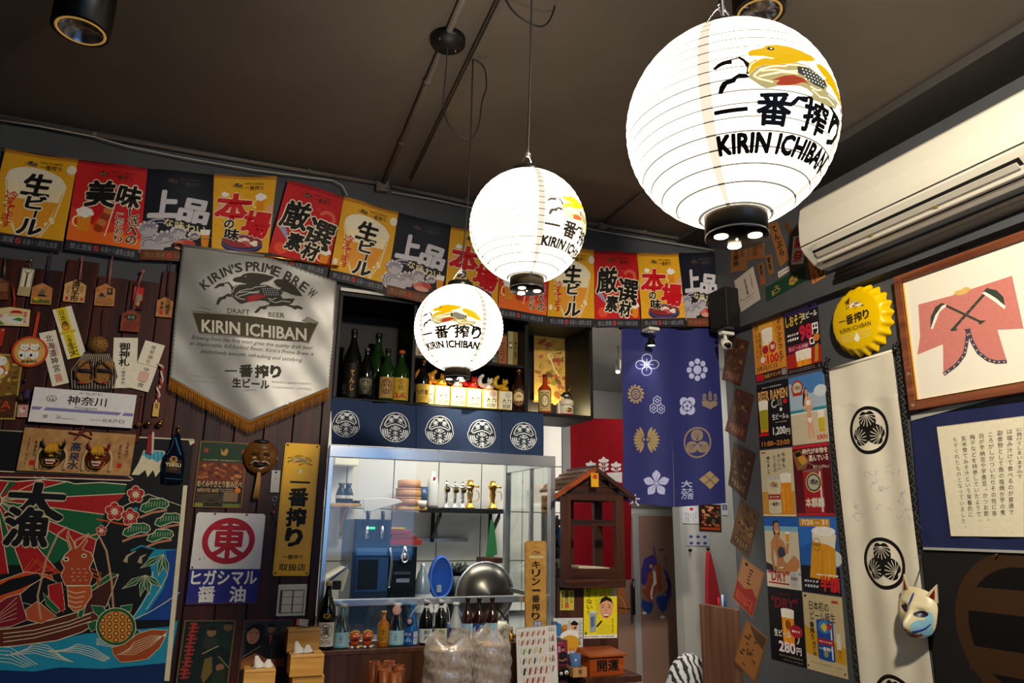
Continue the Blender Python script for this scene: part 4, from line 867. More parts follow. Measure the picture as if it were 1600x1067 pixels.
# plum blossom, pine, bamboo
s.line(A([(560,115),(640,130),(760,155)]),10,OR)
for fx,fy,r in ((943,812,62),(796,930,66),(905,966,62),(705,1062,38)):
    for k in range(5): a = 2*pi*k/5-1.57; s.ell(fx+r*.58*cos(a),fy+r*.58*sin(a),r*.46,r*.46,W_,16)
    for k in range(5): a = 2*pi*k/5-1.57; s.ell(fx+r*.58*cos(a),fy+r*.58*sin(a),r*.38,r*.38,FR,16)
    s.ell(fx,fy,r*.36,r*.36,ink('#c9bd9a'),16)
    for k in range(10): a = 2*pi*k/10; s.line([(fx+r*.2*cos(a),fy+r*.2*sin(a)),(fx+r*.6*cos(a),fy+r*.6*sin(a))],2.4,W_)
s.ell(945,912,14,13,TEAL)
for cx,cy,k_ in ((1080,885,1.15),(1178,985,1.1),(955,1055,1.1),(1120,1095,1.05)):
    s.line([(cx-95*k_,cy+75*k_),(cx-20*k_,cy+45*k_),(cx+70*k_,cy+30*k_)],12,W_); s.line([(cx-95*k_,cy+75*k_),(cx-20*k_,cy+45*k_),(cx+70*k_,cy+30*k_)],8,OR)
    P_ = [(cx+x*k_,cy+y*k_) for x,y in ((-95,30),(-80,-5),(-50,-15),(-30,-40),(10,-38),(40,-42),(75,-25),(82,0),(60,20),(20,15),(-20,30),(-60,45))]
    s.op(P_,FG,W_,6)
    for q in range(8): s.line([(cx+(-60+q*17)*k_,cy+14*k_-q*2),(cx+(-52+q*16)*k_,cy-22*k_)],2.6,W_)
for cx,cy in ((845,440),(950,320)):
    for dx,dy in ((-135,80),(-30,125),(25,115),(95,70)):
        n_ = Vector((-dy,dx)).normalized()*20; p1,p2 = Vector((cx,cy)),Vector((cx+dx,cy+dy)); mm = (p1+p2)/2
        if cx > 900 and dx > 50: continue
        s.op(A([tuple(p1),tuple(mm+n_),tuple(p2),tuple(mm-n_)]),FG,W_,4); s.line(A([tuple(p1),tuple(p2)]),2.5,W_)
# the two big characters
for c_,x,y,w2,h2,r_ in (('大',60,735,385,245,.05),('漁',40,905,300,262,.04)):
    s.text(c_,x,y,w2,h2,FK,.07,ink('#c8bc9a'),22,r_,.12)
for q in ((265,688),(318,690)): s.line([(q[0]-25,q[1]-3),(q[0],q[1]+15)],5,W_)
wv = lambda u,v: .004*sin(u*9+v*3)+.003*sin(u*17-v*5)
E_OUT = [(-260,360),(0,372),(600,402),(1345,436)]+A([(985,1055),(600,1090),(-220,1100)])
s.poly(A([(1065,-80),(1090,-80),(985,1055),(955,1052)])+[],W_)
s.op([(1310,430),(1345,428),(1352,448),(1322,470)],W_,W_,4)
fo = s.build('fisherman_flag',FK,outline=E_OUT,warp=None,label="large fisherman's flag with lobster, boat, turtle and waves, lower left",cat='flag',edge=W_)
MB().tube([P6(-20,366,PF-.006),P6(600,398,PF-.006),P6(1345,432,PF-.006)],.0035,W_,8).build('hem_cord',label='pale hem cord along the top edge of the fisherman flag',cat='cord')
# ---------------------------------------------------------------- silver banner with fringe
BN = thing('hanging_banner','silver pointed beer banner with gold fringe and dark lettering','banner',P5(1300,100,PF-.03))
SIL = mat('silver_satin','#8f8d89',.38,.3,bump=.12,nscale=7); DK = ink('#2a2312')
bn = Sheet('B',PF-.03,Z8,.002); bn.wh = (1,1)
T0 = bn.T
def arc_text(s,t,p0,p1,p2,h,m,bold):
    P0,P1,P2 = map(Vector,(p0,p1,p2)); C1 = 2*P1-(P0+P2)/2; ws = [.62 if c not in "I' " else (.36 if c == 'I' else .3) for c in t]; tot = sum(ws); a = 0
    for c,w2 in zip(t,ws):
        u = (a+w2/2)/tot; a += w2
        if c == ' ': continue
        p = P0*(1-u)**2+C1*2*u*(1-u)+P2*u*u; d = (C1-P0)*(1-u)*2+(P2-C1)*u*2; ang = math.atan2(d.y,d.x); L = (P2-P0).length*1.12/tot
        hh = h if c != "'" else h*.4; nn = Vector((sin(ang),-cos(ang)))*(0 if c != "'" else h*.3)
        s.text(c,p.x+nn.x-L*w2*(.42 if c not in "I'" else .16),p.y+nn.y-hh/2,L*w2*(.84 if c not in "I'" else .32),hh,m,bold,rot=ang)
arc_text(bn,"KIRIN'S PRIME BREW",(222,275),(520,160),(838,325),48,DK,.04)
kirin(bn,530,302,.325,DK,DK,DK,ink('#a01020'),ink('#23282a'),ink('#b9b6ac'),0)
bn.text('DRAFT',362,390,120,27,DK,.02,slope=.07); bn.text('BEER',583,407,86,26,DK,.02,slope=.07)
G_ = ink('#7d7a72')
bn.poly([(170,400),(270,408),(520,430),(780,462),(852,462),(800,575),(760,565),(500,548),(215,528),(205,500)],G_)
bn.poly([(176,408),(500,430),(845,468),(796,566),(500,540),(210,516)],ink('#3b3111')); bn.op([(172,398),(215,378),(270,395),(268,412),(230,402)],ink('#8d8a80'),DK,2.5); bn.op([(762,452),(790,430),(850,462),(830,468)],ink('#8d8a80'),DK,2.5)
bn.text('KIRIN ICHIBAN',226,470,560,64,ink('#cfc9b8'),.045,slope=.085)
for i,(t_,x,y,w2) in enumerate((('Brewing from the first wort gives this quality draft beer',172,558,650),('an impeccable, full-bodied flavor. Kirin\u2019s Prime Brew is',160,590,665),('distinctively smooth, refreshing and satisfying.',218,628,550))): bn.text(t_,x,y,w2,27,DK,.012,shear=.35,slope=.09)
bn.text('一',350,702,62,40,DK,.09); bn.text('番',428,690,68,64,DK,.08); bn.text('搾',512,692,70,66,DK,.08); bn.text('り',596,694,52,62,DK,.1)
bn.text('生ビール',390,765,196,48,DK,.07,slope=.06); G3 = ink('#8a8474'); bn.text('ICHIBAN SHIBORI THE',165,750,210,11,G3,.01,slope=.1); bn.text('MASTERPIECE OF BEER',155,776,220,11,G3,.01,slope=.1); bn.text('KIRIN BREWERY',602,780,216,11,G3,.01,slope=.05); bn.text('COMPANY LIMITED',602,808,212,11,G3,.01,slope=.05); bn.text('麒麟麦酒',452,820,64,10,G3,.01)
cl = bn.build('cloth',SIL,outline=[(122,42),(560,100),(950,240),(938,500),(910,812),(700,900),(480,995),(260,880),(50,756),(80,400)],parent=BN,warp=lambda u,v: .005*sin(u*13+v*6)+.0018*sin(v*24-u*9)+.0008*sin(u*40+v*30))
# satin folds: a real relief over the cloth
fs_ = []
FR_ = MB(); rr = random.Random(1)
def fringe(a,b_,n):
    for i in range(n):
        u = (i+.5)/n; x = a[0]+(b_[0]-a[0])*u; y = a[1]+(b_[1]-a[1])*u
        p = PB(250+x/3.441,370+y/3.441,PF-.033); q = PB(250+(x-4+rr.uniform(-3,3))/3.441,370+(y+66+rr.uniform(-4,4))/3.441,PF-.034+rr.uniform(-.003,.003))
        FR_.tube([p,(p+q)/2+Vector((0,rr.uniform(-.002,.002),0)),q],.0012,mat('gold_fringe','#c07a14',.5,noise=.2),4)
fringe((50,754),(480,992),95); fringe((480,992),(912,808),90)
FR_.build('fringe',BN,kind='stuff')
MB().tube([PB(250+x/3.441,370+y/3.441,PF-.034) for x,y in ((50,760),(260,882),(480,998),(700,906),(912,814))],.004,mat('gold_braid','#b87414',.6,bump=.5,nscale=300),8).build('braid',BN)
MB().tube([PB(250+x/3.441,370+y/3.441,PF-.032) for x,y in ((82,38),(600,108),(960,160))],.005,mat('rod_brass','#d07a2a',.2,1),10).build('rod',BN)
MB().tube([PB(250+x/3.441,370+y/3.441,PF-.032) for x,y in ((118,46),(560,104))],.0075,SIL,10).build('hem',BN)
MB().ball(PB(250+82/3.441,370+38/3.441,PF-.032),.008,mat('rod_brass','#d07a2a',.2,1),12).build('finial',BN)
MB().tube(smooth([PB(249,380,PF-.025),PB(290,372,PF-.02),PB(330,372,PF-.02)]),.0012,mat('fishing_line','#b8b4a8',.3),5).build('hanging_line',BN)
# ---------------------------------------------------------------- posters and signs right of the flag
def fyk(s):
    s.rect(2,2,98,44,ink('#1f3a22')); s.rect(2,44,98,92,ink('#6a3218')); s.rect(2,92,98,139,ink('#2b2117')); rr = random.Random(3)
    for i in range(50): s.ell(rr.uniform(6,94),rr.uniform(48,84),rr.uniform(3,9),rr.uniform(1.5,4),ink(rr.choice(['#8a4420','#a85c2c','#7a3416','#c07a3e','#50210e'])),9,rr.uniform(-.5,.5))
    s.ell(14,20,5,5,ink('#9a3a30')); s.ell(95,20,6,7,ink('#c0483c')); s.poly([(44,14),(50,22),(56,12),(60,20),(56,30),(46,28)],ink('#b88a4a')); s.scrib(10,38,92,42,1,26,ink('#b9ac90'))
    s.text('めぐみやきとり飲み比べ',4,84,92,14,ink('#dcb98a'),.03,K,.6); s.text('8月27日 28日',6,101,42,8,ink('#e0b070'),.02); s.ell(88,104,6,6,ORG); s.scrib(50,100,80,108,2,10,ink('#b09a70'))
    s.scrib(4,112,60,132,6,12,ink('#7a6a4a'),.4); s.rect(60,108,90,128,ink('#8a6a4a')); s.rect(60,132,96,139,ink('#6a7a2a')); s.rect(4,132,20,139,ink('#8a8a2a'))
card('poster',ZA,((160,66),(428,85),(400,458),(113,448)),ink('#8a6a3a'),fyk,'dark green and brown grilled chicken poster beside the old man mask','poster')
ME = [(0,3),(3,0),(97,0),(100,3),(100,129),(97,132),(3,132),(0,129)]
def fhi(s):
    s.rect(0,82,100,132,ink('#2c2f86')); s.ring(50,41,38,34,8.5,ink('#b01c30'),56); s.text('東',26,15,48,50,ink('#b01c30'),.055)
    s.text('ヒガシマル',4,84,92,20,WH,.055); s.text('醤',16,107,22,22,WH,.05); s.text('油',60,107,22,22,WH,.05)
    for x,y,r in ((26,2,1.8),(72,2.2,1.8),(12,68,1.2),(18,66,.8),(3,80,1.6),(84,101,1.2)): s.ell(x,y,r,r,ink('#5a4238'),8)
    s.line([(0,131),(50,131.3),(100,131)],1,ink('#7a3a2a'))
card('enamel_sign',ZA,((136,480),(530,488),(486,1010),(76,1004)),ink('#e4e0dc',.22),fhi,'square white and blue enamel sign with red circled character','sign',th=.003,h=132,outline=ME,D=PF-.002,edge=ink('#8a5a4a'),step=.0002)
t = thing('enamel_sign','tall yellow enamel beer sign with black vertical lettering','sign',PA(700,850,PF))
def fye(s):
    s.ring(50,200,48,197,1,ink('#c89a10'),4) if 0 else None
    s.line([(3,3),(97,3),(97,392),(3,392)],1.4,ink('#c89c08'),True)
    kirin(s,46,52,.05,ink('#c2a018'),ink('#b89818'),K,ink('#b0583a'),ink('#7a7a6a'),WH)
    for i in range(4): s.line([(22,78+i*3.4),(82,78+i*3.4)],.8,ink('#d8c060'))
    s.ell(50,86,5,7,ink('#f4ecb8')); s.text('一',26,104,52,30,K,.09)
    s.text('番',25,138,52,52,K,.08); s.text('搾',24,198,52,52,K,.08); s.text('り',28,258,42,50,K,.1)
    s.text('一番搾り',22,334,56,13,K,.03); s.line([(14,352),(86,352)],.8,ink('#b8950c')); s.text('取扱店',16,360,72,20,K,.03,)
    for x,y in ((8,7),(92,7),(8,387),(92,387)): s.ell(x,y,3,3,ink('#5a4a10'),12)
RE = [(0,5),(4,0),(96,0),(100,5),(100,390),(96,395),(4,395),(0,390)]
card('panel',ZA,((644,80),(844,90),(786,848),(576,842)),mat('enamel_yellow','#ffc200',.25,spec=.25),fye,None,None,th=.004,h=395,outline=RE,D=PF-.002,parent=t,edge=ink('#c89a08'),step=.0002)
for x,y in ((656,92),(828,103),(590,832),(770,832)): MB().ball(PA(x,y,PF-.008),.0025,DARKM,8).build('screw',t)
# old man mask
t = thing('wooden_mask','carved dark wooden old man mask with long straw beard','mask',PA(505,165,PF-.01))
MW = mat('mask_wood','#6a4218',.28,noise=.25,nscale=30); c = PA(503,162,PF-.008)
def okina(x,y):
    z = math.sqrt(max(1-min(x*x+y*y,1)*.93,0))*.03
    z += .012*g2(x,y,0,0,.16,.3)+.008*g2(abs(x),y,.5,-.12,.2,.2)-.008*g2(abs(x),y,.38,.12,.2,.07)+.005*g2(abs(x),y,.35,.3,.28,.08)-.006*g2(x,y,0,-.5,.4,.09)+.005*g2(x,y,0,-.36,.4,.06)+.006*g2(x,y,0,-.8,.25,.14)
    return z+.0012*sin(y*50)*g2(x,y,0,.5,.7,.25)
heightmask('face',t,c,.143,.158,okina,MW,rim=lambda a: 1-.08*max(0,-sin(a))*abs(cos(a))+.03*abs(cos(a)),nr=16,nt=48)
MB().ball(c+Vector((0,-.012,.068)),.028,BLACK,14,(1.2,.5,.4)).build('hair',t)
for q in (-1,1):
    MB().ball(c+Vector((q*.026,-.0285,.01)),.012,BLACK,12,(1.25,.35,.3)).build('eye_slit',t)
    MB().tube(smooth([c+Vector((q*.006,-.041,-.026)),c+Vector((q*.022,-.038,-.022)),c+Vector((q*.042,-.026,-.034))],4),.0042,mat('grey_hair','#a89a84',.7),6).build('moustache',t)
MB().ball(c+Vector((0,-.031,-.037)),.02,mat('mouth_dark','#150a06',.6),12,(1.35,.4,.42)).build('mouth',t)
bd = MB()
for k in range(16): x = -.009+.018*k/15; bd.tube([c+Vector((x*.6,-.026,-.07)),c+Vector((x,-.026,-.12)),c+Vector((x*1.4-.004,-.022,-.185+.004*sin(k*2.3)))],.0018,mat('beard','#b58440',.7),4)
bd.build('beard',t,kind='stuff')
# key rings between mask and yellow sign
t = thing('key_holder','small white key holder and rings hanging left of the yellow sign','key holder',PA(590,240,PF))
MB().tube([PA(604,120),PA(598,230)],.0008,CHROME,5).build('wire',t); card('fob',ZA,((568,238),(618,240),(610,366),(560,364)),ink('#c9c4ba',.25),lambda s: (s.ell(50,22,16,10,ink('#20242a')),s.poly([(40,100),(50,40),(62,100)],ink('#c8a02a'))),None,None,D=PF-.003,th=.005,parent=t,h=240)
def ringp(c_,r,rt_,m,nm,par): MB().tube([c_+Vector((r*cos(2*pi*i/20),0,r*sin(2*pi*i/20))) for i in range(20)],rt_,m,6,True).build(nm,par)
ringp(PA(586,402),.0105,.0012,CHROME,'ring',t); MB().tube([PA(584,415),PA(582,460)],.0015,CHROME).build('chain',t)
MB().ball(PA(578,480),.011,mat('pink_enamel','#7a2a48',.3),12,(1,.5,1)).build('pink_bead',t); MB().tube([PA(575,505),PA(556,550),PA(596,550),PA(575,505)],.0013,DARKM).build('carabiner',t)
# light switch
t = thing('light_switch','cream double light switch below the yellow beer sign','switch',PB(457,940,PF))
SW = lambda x,y: PB(270+x/5.707,880+y/5.707,PF)
a,b_ = SW(932,188),SW(1172,466); a2 = SW(912,466)
MB().box(a2.x+.002,b_.x+.002,PF-.008,PF,b_.z,a.z,IVORY).build('plate',t,bevel=.003)
w3 = (b_.x-a2.x); hh = a.z-b_.z
MB().box(a2.x+.1*w3,a2.x+.9*w3+.004,PF-.010,PF-.008,b_.z+.1*hh,a.z-.18*hh,mat('switch_gap','#4a443a',.5)).build('recess',t)
for k in range(2):
    x0 = a2.x+w3*(.15+.38*k)+.004
    for j,(z0,z1) in enumerate(((.12,.36),(.37,.6),(.61,.8))): MB().box(x0,x0+w3*.34,PF-.0125,PF-.0102,b_.z+z0*hh,b_.z+z1*hh-.0006,IVORY).build('rocker',t,bevel=.0008)
# film posters at the bottom, picture content kept general
def ffilm1(s):
    s.rect(3,3,97,150,ink('#10211c')); s.poly([(45,8),(97,4),(97,70),(60,60),(40,40)],ink('#18302a')); rr = random.Random(9)
    for i in range(5): y = 8+i*26; s.line([(12+rr.uniform(-2,2)-i*1.2,y),(26-i*1.2,y+2)],5,ink('#a33026')); s.line([(19-i*1.2,y-2),(18-i*1.2,y+18)],5,ink('#a33026')); s.line([(10-i*1.2,y+10),(30-i*1.2,y+9)],4,ink('#a33026')); s.line([(12-i*1.2,y+20),(28-i*1.2,y+18)],4.5,ink('#a33026'))
    s.ell(55,28,9,11,ink('#8a6a48')); s.poly([(46,20),(55,12),(65,20),(63,24),(48,24)],K); s.poly([(44,42),(64,40),(74,62),(52,70),(40,60)],ink('#2a332c')); s.ell(86,16,9,10,ink('#6e5438')); s.poly([(76,10),(88,4),(96,14),(90,10)],K)
    s.line([(42,78),(72,60)],2,ink('#b0a070')); s.poly([(48,90),(62,84),(66,120),(52,146),(46,130)],ink('#6e5c2a')); s.ell(80,110,8,9,ink('#8a6244')); s.poly([(68,120),(92,112),(94,146),(66,148)],ink('#22301f')); s.line([(74,84),(86,98),(96,110)],2.2,ink('#8a7a4a'))
card('film_poster',ZB,((98,505),(556,508),(500,1100),(28,1095)),ink('#6a5a34'),ffilm1,'dark teal film poster with red vertical lettering, below the enamel sign','poster',h=152)
def ffilm2(s):
    s.rect(2,2,98,150,ink('#2e3a3c')); s.poly([(6,30),(30,6),(44,14),(46,60),(30,80),(10,90)],ink('#171310')); s.ell(22,36,13,19,ink('#b07a5c')); s.line([(14,30),(20,29)],1.4,K); s.line([(26,31),(32,30)],1.4,K); s.line([(17,48),(24,48)],1.6,ink('#8a2a22')); s.poly([(6,20),(24,8),(38,16),(34,24),(22,18),(10,28)],K)
    s.ell(58,20,8,11,ink('#8e664c')); s.poly([(49,14),(58,5),(67,14),(65,17),(51,17)],K); s.poly([(40,44),(56,32),(78,40),(92,70),(88,110),(44,110),(34,80)],ink('#1b1c1c')); s.poly([(54,34),(62,34),(58,60)],ink('#9a4a3a'))
    for k in range(4): s.line([(62+k*6,48),(64+k*5,96)],.8,ink('#5a5a52'))
    s.ell(84,24,6,8,ink('#5c4a40')); s.poly([(76,34),(94,32),(97,60),(78,56)],ink('#3a2c30')); s.poly([(4,90),(30,76),(60,92),(90,88),(96,118),(60,112),(20,120),(4,130)],ink('#9a5a34')); s.line([(6,84),(40,60)],1.6,ink('#8a8478')); s.poly([(4,96),(30,90),(24,120),(4,128)],ink('#b0703c'))
    s.poly([(2,112),(98,108),(98,150),(2,150)],ink('#2a1c18'))
card('film_poster',ZB,((622,502),(1060,504),(1020,1100),(580,1095)),ink('#7a4438'),ffilm2,'film poster with a large face and a standing man, behind the left tissue box','poster',h=152)
# ---------------------------------------------------------------- black wall cabinet above the kitchen window
ZCc = (510,440,3.721); ZD = (500,690,4.211); ZE = (480,880,4.706); ZF = (790,820,4.319); ZG = (840,640,4.103); ZH = (940,500,3.555)
LAM = mat('black_laminate','#0c0c0e',.5,noise=.15,spec=.25)
CB = thing('wall_cabinet','black open wall cabinet holding bottles and lucky cats','cabinet',(1.19,3.78,2.085))
cx0,cx1,cz0,cz1,cy0,cy1 = .478,1.905,2.088,2.645,3.6,3.95
d1 = PB(647,560).x; d2 = PB(824,560).x
for nm,b in (('bottom_board',(cx0,cx1,cy0,cy1,cz0,cz0+.02)),('top_board',(cx0,cx1,cy0,cy1,cz1-.02,cz1)),('side_board',(cx0,cx0+.018,cy0,cy1,cz0+.02,cz1-.02)),('side_board',(cx1-.018,cx1,cy0,cy1,cz0+.02,cz1-.02)),
              ('divider',(d1-.009,d1+.009,cy0+.01,cy1,cz0+.02,cz1-.02)),('divider',(d2-.01,d2+.01,cy0+.01,cy1,cz0+.02,cz1-.02)),('shelf',(d1+.009,d2-.01,cy0+.02,cy1,2.345,2.36)),('back_board',(cx0,cx1,cy1,cy1+.01,cz0,cz1))):
    MB().box(*b,LAM).build(nm,CB,bevel=.0015)
ZS = cz0+.02
MB().box(.478,1.1,3.59,3.60,2.648,2.664,mat('white_trim','#d8d4c8',.5)).build('trim_3',kind='structure')
light('cabinet_spot','SPOT',(1.10,3.50,2.63),110,(1,.9,.68),.02,(1.13,3.68,2.15),50,.8)
light('cabinet_spot','SPOT',(1.72,3.66,2.58),.5,(1,.85,.5),.02,(1.72,3.9,2.15),80,.9)
light('cabinet_glow','POINT',(1.74,3.84,2.16),4,(1,.82,.42),.02)
GLD = mat('sake_black_glass','#0a0d0b',.06,spec=.8); GLG = mat('green_glass','#16300f',.06,spec=.8); GLB = mat('brown_glass','#2c1206',.08,spec=.8)
AMB = mat('amber_glass','#b0621a',.08,spec=.8); CLR = pane_mat('clear_bottle',(.82,.93,.94),.12); AQUA = mat('aqua_glass','#5f9aa4',.07,spec=.9); BLUG = mat('blue_glass','#1a5a9c',.08,spec=.8)
def lab(par,base,r,z0,z1,half,col,fn=None,W=100,H=100,az=None):
    a0 = facing(Vector(base)-Vector((0,0,EYE))*0) if az is None else az
    s = Sheet(th=0); s.edge = r*.4; s.step = .00008; s.T = lambda x,y: (r*half*2*(x/W-.5),z0+(z1-z0)*(1-y/H)); s.wh = (W,H)
    s.rect(0,0,W,H,ink(col))
    if fn: fn(s)
    def lift(u,v,n): a = a0+u/r; rr = r+.0004+n; return Vector((rr*cos(a),rr*sin(a),v))
    return s.build('label',None,outline=[(0,0),(W,H)],lift=lift,parent=par)
def bottle(p,H,R,glass,capm,label,shape='sake',labs=(),capr=.32,group=None,name='bottle',neck=None,fill=None):
    t = thing(name,label,'bottle',p,group); p = Vector(p)
    if shape == 'sake': pr = [(.0,0),(.9,0),(1,.02),(1,.55),(.92,.62),(.66,.70),(.42,.79),(.33,.86),(.31,.955),(.35,.96),(.35,.985)]
    elif shape == 'beer': pr = [(0,0),(.9,0),(1,.02),(1,.5),(.93,.57),(.62,.67),(.42,.77),(.36,.86),(.36,.95),(.42,.96),(.42,.98)]
    elif shape == 'square': pr = [(0,0),(.92,0),(1,.02),(1,.6),(.9,.66),(.45,.73),(.35,.77),(.34,.93)]
    elif shape == 'cone': pr = [(0,0),(.92,0),(1,.02),(1,.38),(.85,.48),(.55,.68),(.36,.84),(.34,.93),(.34,.95)]
    else: pr = [(0,0),(.9,0),(1,.03),(1,.42),(.8,.52),(.5,.66),(.36,.78),(.33,.9),(.33,.95)]
    b = MB().lathe([(max(r*R,.0004),z*H) for r,z in pr],p,glass,28); b.build('glass_body',t)
    MB().lathe([(R*capr*1.12,.93*H),(R*capr*1.15,.995*H),(R*capr*.95,H)],p,capm,20).build('cap',t)
    if fill: MB().lathe([(R*.93,.01*H),(R*.93,fill[1]*H)],p,fill[0],24).build('drink',t)
    if neck: MB().lathe([(R*neck[2],neck[0]*H),(R*neck[3],neck[1]*H)],p,ink(neck[4]),24,caps=False).build('neck_label',t)
    for (z0,z1,half,col,fn) in labs: lab(t,p,R*1.005,z0*H,z1*H,half,col,fn)
    return t
def bat(crop,cx,y0,y1,D,zb):
    """base position and height of an upright thing whose top and foot show at y0,y1"""
    x = crop[0]+cx/crop[2]; p = PB(x,crop[1]+y1/crop[2],D); q = PB(x,crop[1]+y0/crop[2],D); return Vector((p.x,D,zb)),q.z-zb
def cb(cx,top,D=3.68): return bat(ZCc,cx,top,680,D,ZS)
SC_ = lambda t: (lambda s: (s.ring(50,50,40,40,5,ink('#6a4a20'),24),s.text(t,28,28,44,44,K,.04)))
GC = mat('gold_cap','#b8862c',.3,.8); BC = mat('black_cap','#141210',.4)
p,h = cb(138,275,3.70); bottle(p,h,.046,GLD,BC,'tall black sake bottle with gold script on black label, leftmost on the cabinet shelf','sake',[(.04,.5,1.1,'#12100e',lambda s: (s.vtext('てんし',40,18,26,64,ink('#c88a2c'),.05),s.rect(6,62,22,90,ink('#8a8a80'))))])
p,h = cb(222,385,3.66); bottle(p,h,.041,GLD,mat('foil','#6a6458',.35,.7),'black foil-necked bottle with a pale shield label, second from left in the cabinet','sake',[(.1,.42,.9,'#2c2a22',lambda s: (s.poly([(8,8),(92,8),(92,50),(50,98),(8,50)],ink('#8f8a6a')),s.ring(50,44,30,28,6,ink('#3a3420'),20)))],neck=(.55,.72,.95,.55,'#7a7a70'))
p,h = cb(285,300,3.80); bottle(p,h,.05,GLG,BC,'tall dark green bottle standing behind the front row of the cabinet','sake',[(.05,.42,1.0,'#4a5a3c',lambda s: s.vtext('純米',34,14,34,74,ink('#23301c'),.03))],neck=(.63,.7,.78,.66,'#8a6024'))
p,h = cb(345,390,3.66); bottle(p,h,.041,GLG,BC,'green bottle with a brown mask-like label in the cabinet','sake',[(.06,.45,1.0,'#a8844a',lambda s: (s.ell(50,46,34,36,ink('#7a5428')),s.ring(50,46,34,36,4,ink('#5a3a18'),20),s.ell(38,40,5,4,K),s.ell(62,40,5,4,K),s.line([(36,66),(50,62),(64,66)],5,ink('#4a2a14'))))])
p,h = cb(427,400,3.66); bottle(p,h,.045,GLG,mat('orange_cap','#c0502a',.4),'green bottle with orange cap and gold leaf label in the cabinet','sake',[(.04,.46,1.1,'#c9a02c',lambda s: (s.vtext('金箔',36,6,32,52,ink('#6a4a10'),.03),s.poly([(10,90),(30,60),(46,84),(60,66),(90,92)],ink('#b0441e')),s.ell(70,74,9,8,ink('#5a6a20'))))])
p,h = cb(557,452,3.66); bottle(p,h,.036,GLD,GC,'dark bottle with gold neck and gold label left of the lucky cat boxes','sake',[(.04,.44,1.1,'#c09a3a',lambda s: (s.text('大吟醸',10,30,80,30,K,.03),s.scrib(12,64,88,92,3,8,ink('#5a4010'))))],neck=(.6,.76,.85,.5,'#a88430'))
p,h = cb(1118,510,3.66); bottle(p,h,.041,GLB,GC,'brown beer bottle with oval creature label right of the lucky cat boxes','sake',[(.12,.52,.95,'#17100a',lambda s: (s.ell(50,50,48,46,ink('#c8a05a')),s.ring(50,50,44,42,5,ink('#7a2a18'),30),s.ell(50,46,33,26,ink('#e0c890')),kirin(s,50,46,.032,ink('#b0503a'),ink('#b0783a'),K,RED,K,WH),s.rect(30,76,70,84,ink('#9a2a1a'))))],neck=(.62,.74,.78,.52,'#b89858'))
p,h = bat((820,500,6.67),208,566,945,3.68,ZS); bottle(p,h,.036,mat('red_amber','#a83c14',.08,spec=.8),mat('burgundy_cap','#5a1a22',.4),'red and amber square bottle with a cream coat-of-arms label in right compartment','square',[(.08,.58,1.0,'#dcc486',lambda s: (s.rect(6,4,94,96,ink('#c8aa62')),s.ring(50,52,30,32,5,K,24),s.ell(50,52,24,25,ink('#e8dcb0')),s.text('17',34,40,30,22,ink('#8a5a20'),.03),s.scrib(20,8,80,18,1,6,K),s.scrib(20,88,80,95,1,6,K)))])
# small samurai figure bottle
p,h = bat((820,500,6.67),432,592,965,3.67,ZS); t = thing('warrior_figure','small white and black warrior figurine with gold helmet crest','figurine',p)
WF = mat('figure_white','#d8d0bc',.35)
MB().lathe([(.0,0),(.034,0),(.04,.02),(.038,.05),(.026,.066)],p,WF,20).build('robe',t); MB().lathe([(.034,-.0),(.044,.0),(.044,.01),(.034,.012)],p,mat('figure_red','#a82a1c',.5),20).build('stand',t)
MB().lathe([(.030,.055),(.043,.058),(.04,.085),(.02,.096)],p,WF,20).build('shoulder_armour',t); hd = p+Vector((0,0,.112))
MB().ball(hd,.021,mat('skin_dark','#3a2a1c',.5),14).build('head',t); MB().ball(hd+Vector((0,.002,.012)),.024,BLACK,14,(1,1,.55)).build('helmet',t)
MB().ball(hd+Vector((-.006,-.021,0)),.009,WF,10,(1.6,.5,.6)).build('face_guard',t)
for q in (-1,1):
    MB().tube(smooth([hd+Vector((q*.004,-.014,.024)),hd+Vector((q*.018,-.012,.04)),hd+Vector((q*.02,-.012,.058))],5),[.004,.004,.004,.004,.0035,.003,.003,.0025,.002,.0015,.001],GOLD,6).build('crest_horn',t)
    MB().ball(hd+Vector((q*.028,0,.002)),.010,mat('neck_guard','#20201e',.4),10,(.8,1.2,.8)).build('neck_guard',t)
MB().ball(p+Vector((0,-.037,.03)),.014,GOLD,12,(1.3,.4,1)).build('gold_emblem',t); MB().box(p.x-.055,p.x-.042,p.y-.01,p.y+.01,p.z+.01,p.z+.07,WF).build('scroll',t,bevel=.002)
# picture leaning at the back of the right compartment
def fpic(s):
    rr = random.Random(8)
    for i in range(90):
        s.ell(rr.uniform(5,95),rr.uniform(5,140),rr.uniform(3,12),rr.uniform(2,7),ink(rr.choice(['#a8842c','#c09a40','#8a5a24','#9a4a30','#7a7a34','#b8a050','#6a4a1c','#a85a44'])),10,rr.uniform(-.8,.8))
    for i in range(22): x,y = rr.uniform(10,85),rr.uniform(8,120); s.ring(x,y,rr.uniform(4,9),rr.uniform(3,7),.9,ink('#5a4018'),14,0,rr.uniform(0,3),rr.uniform(4,6.2))
    s.line([(32,38),(46,70),(56,84)],3,ink('#e0cc8a')); s.ring(36,44,6,7,2,ink('#e0cc8a'),16)
card('picture',(820,500,6.67),((95,152),(550,200),(548,880),(90,860)),ink('#b8934a'),fpic,'ornate yellowish print leaning at the back of the right cabinet compartment','picture',D=3.93,th=.006)
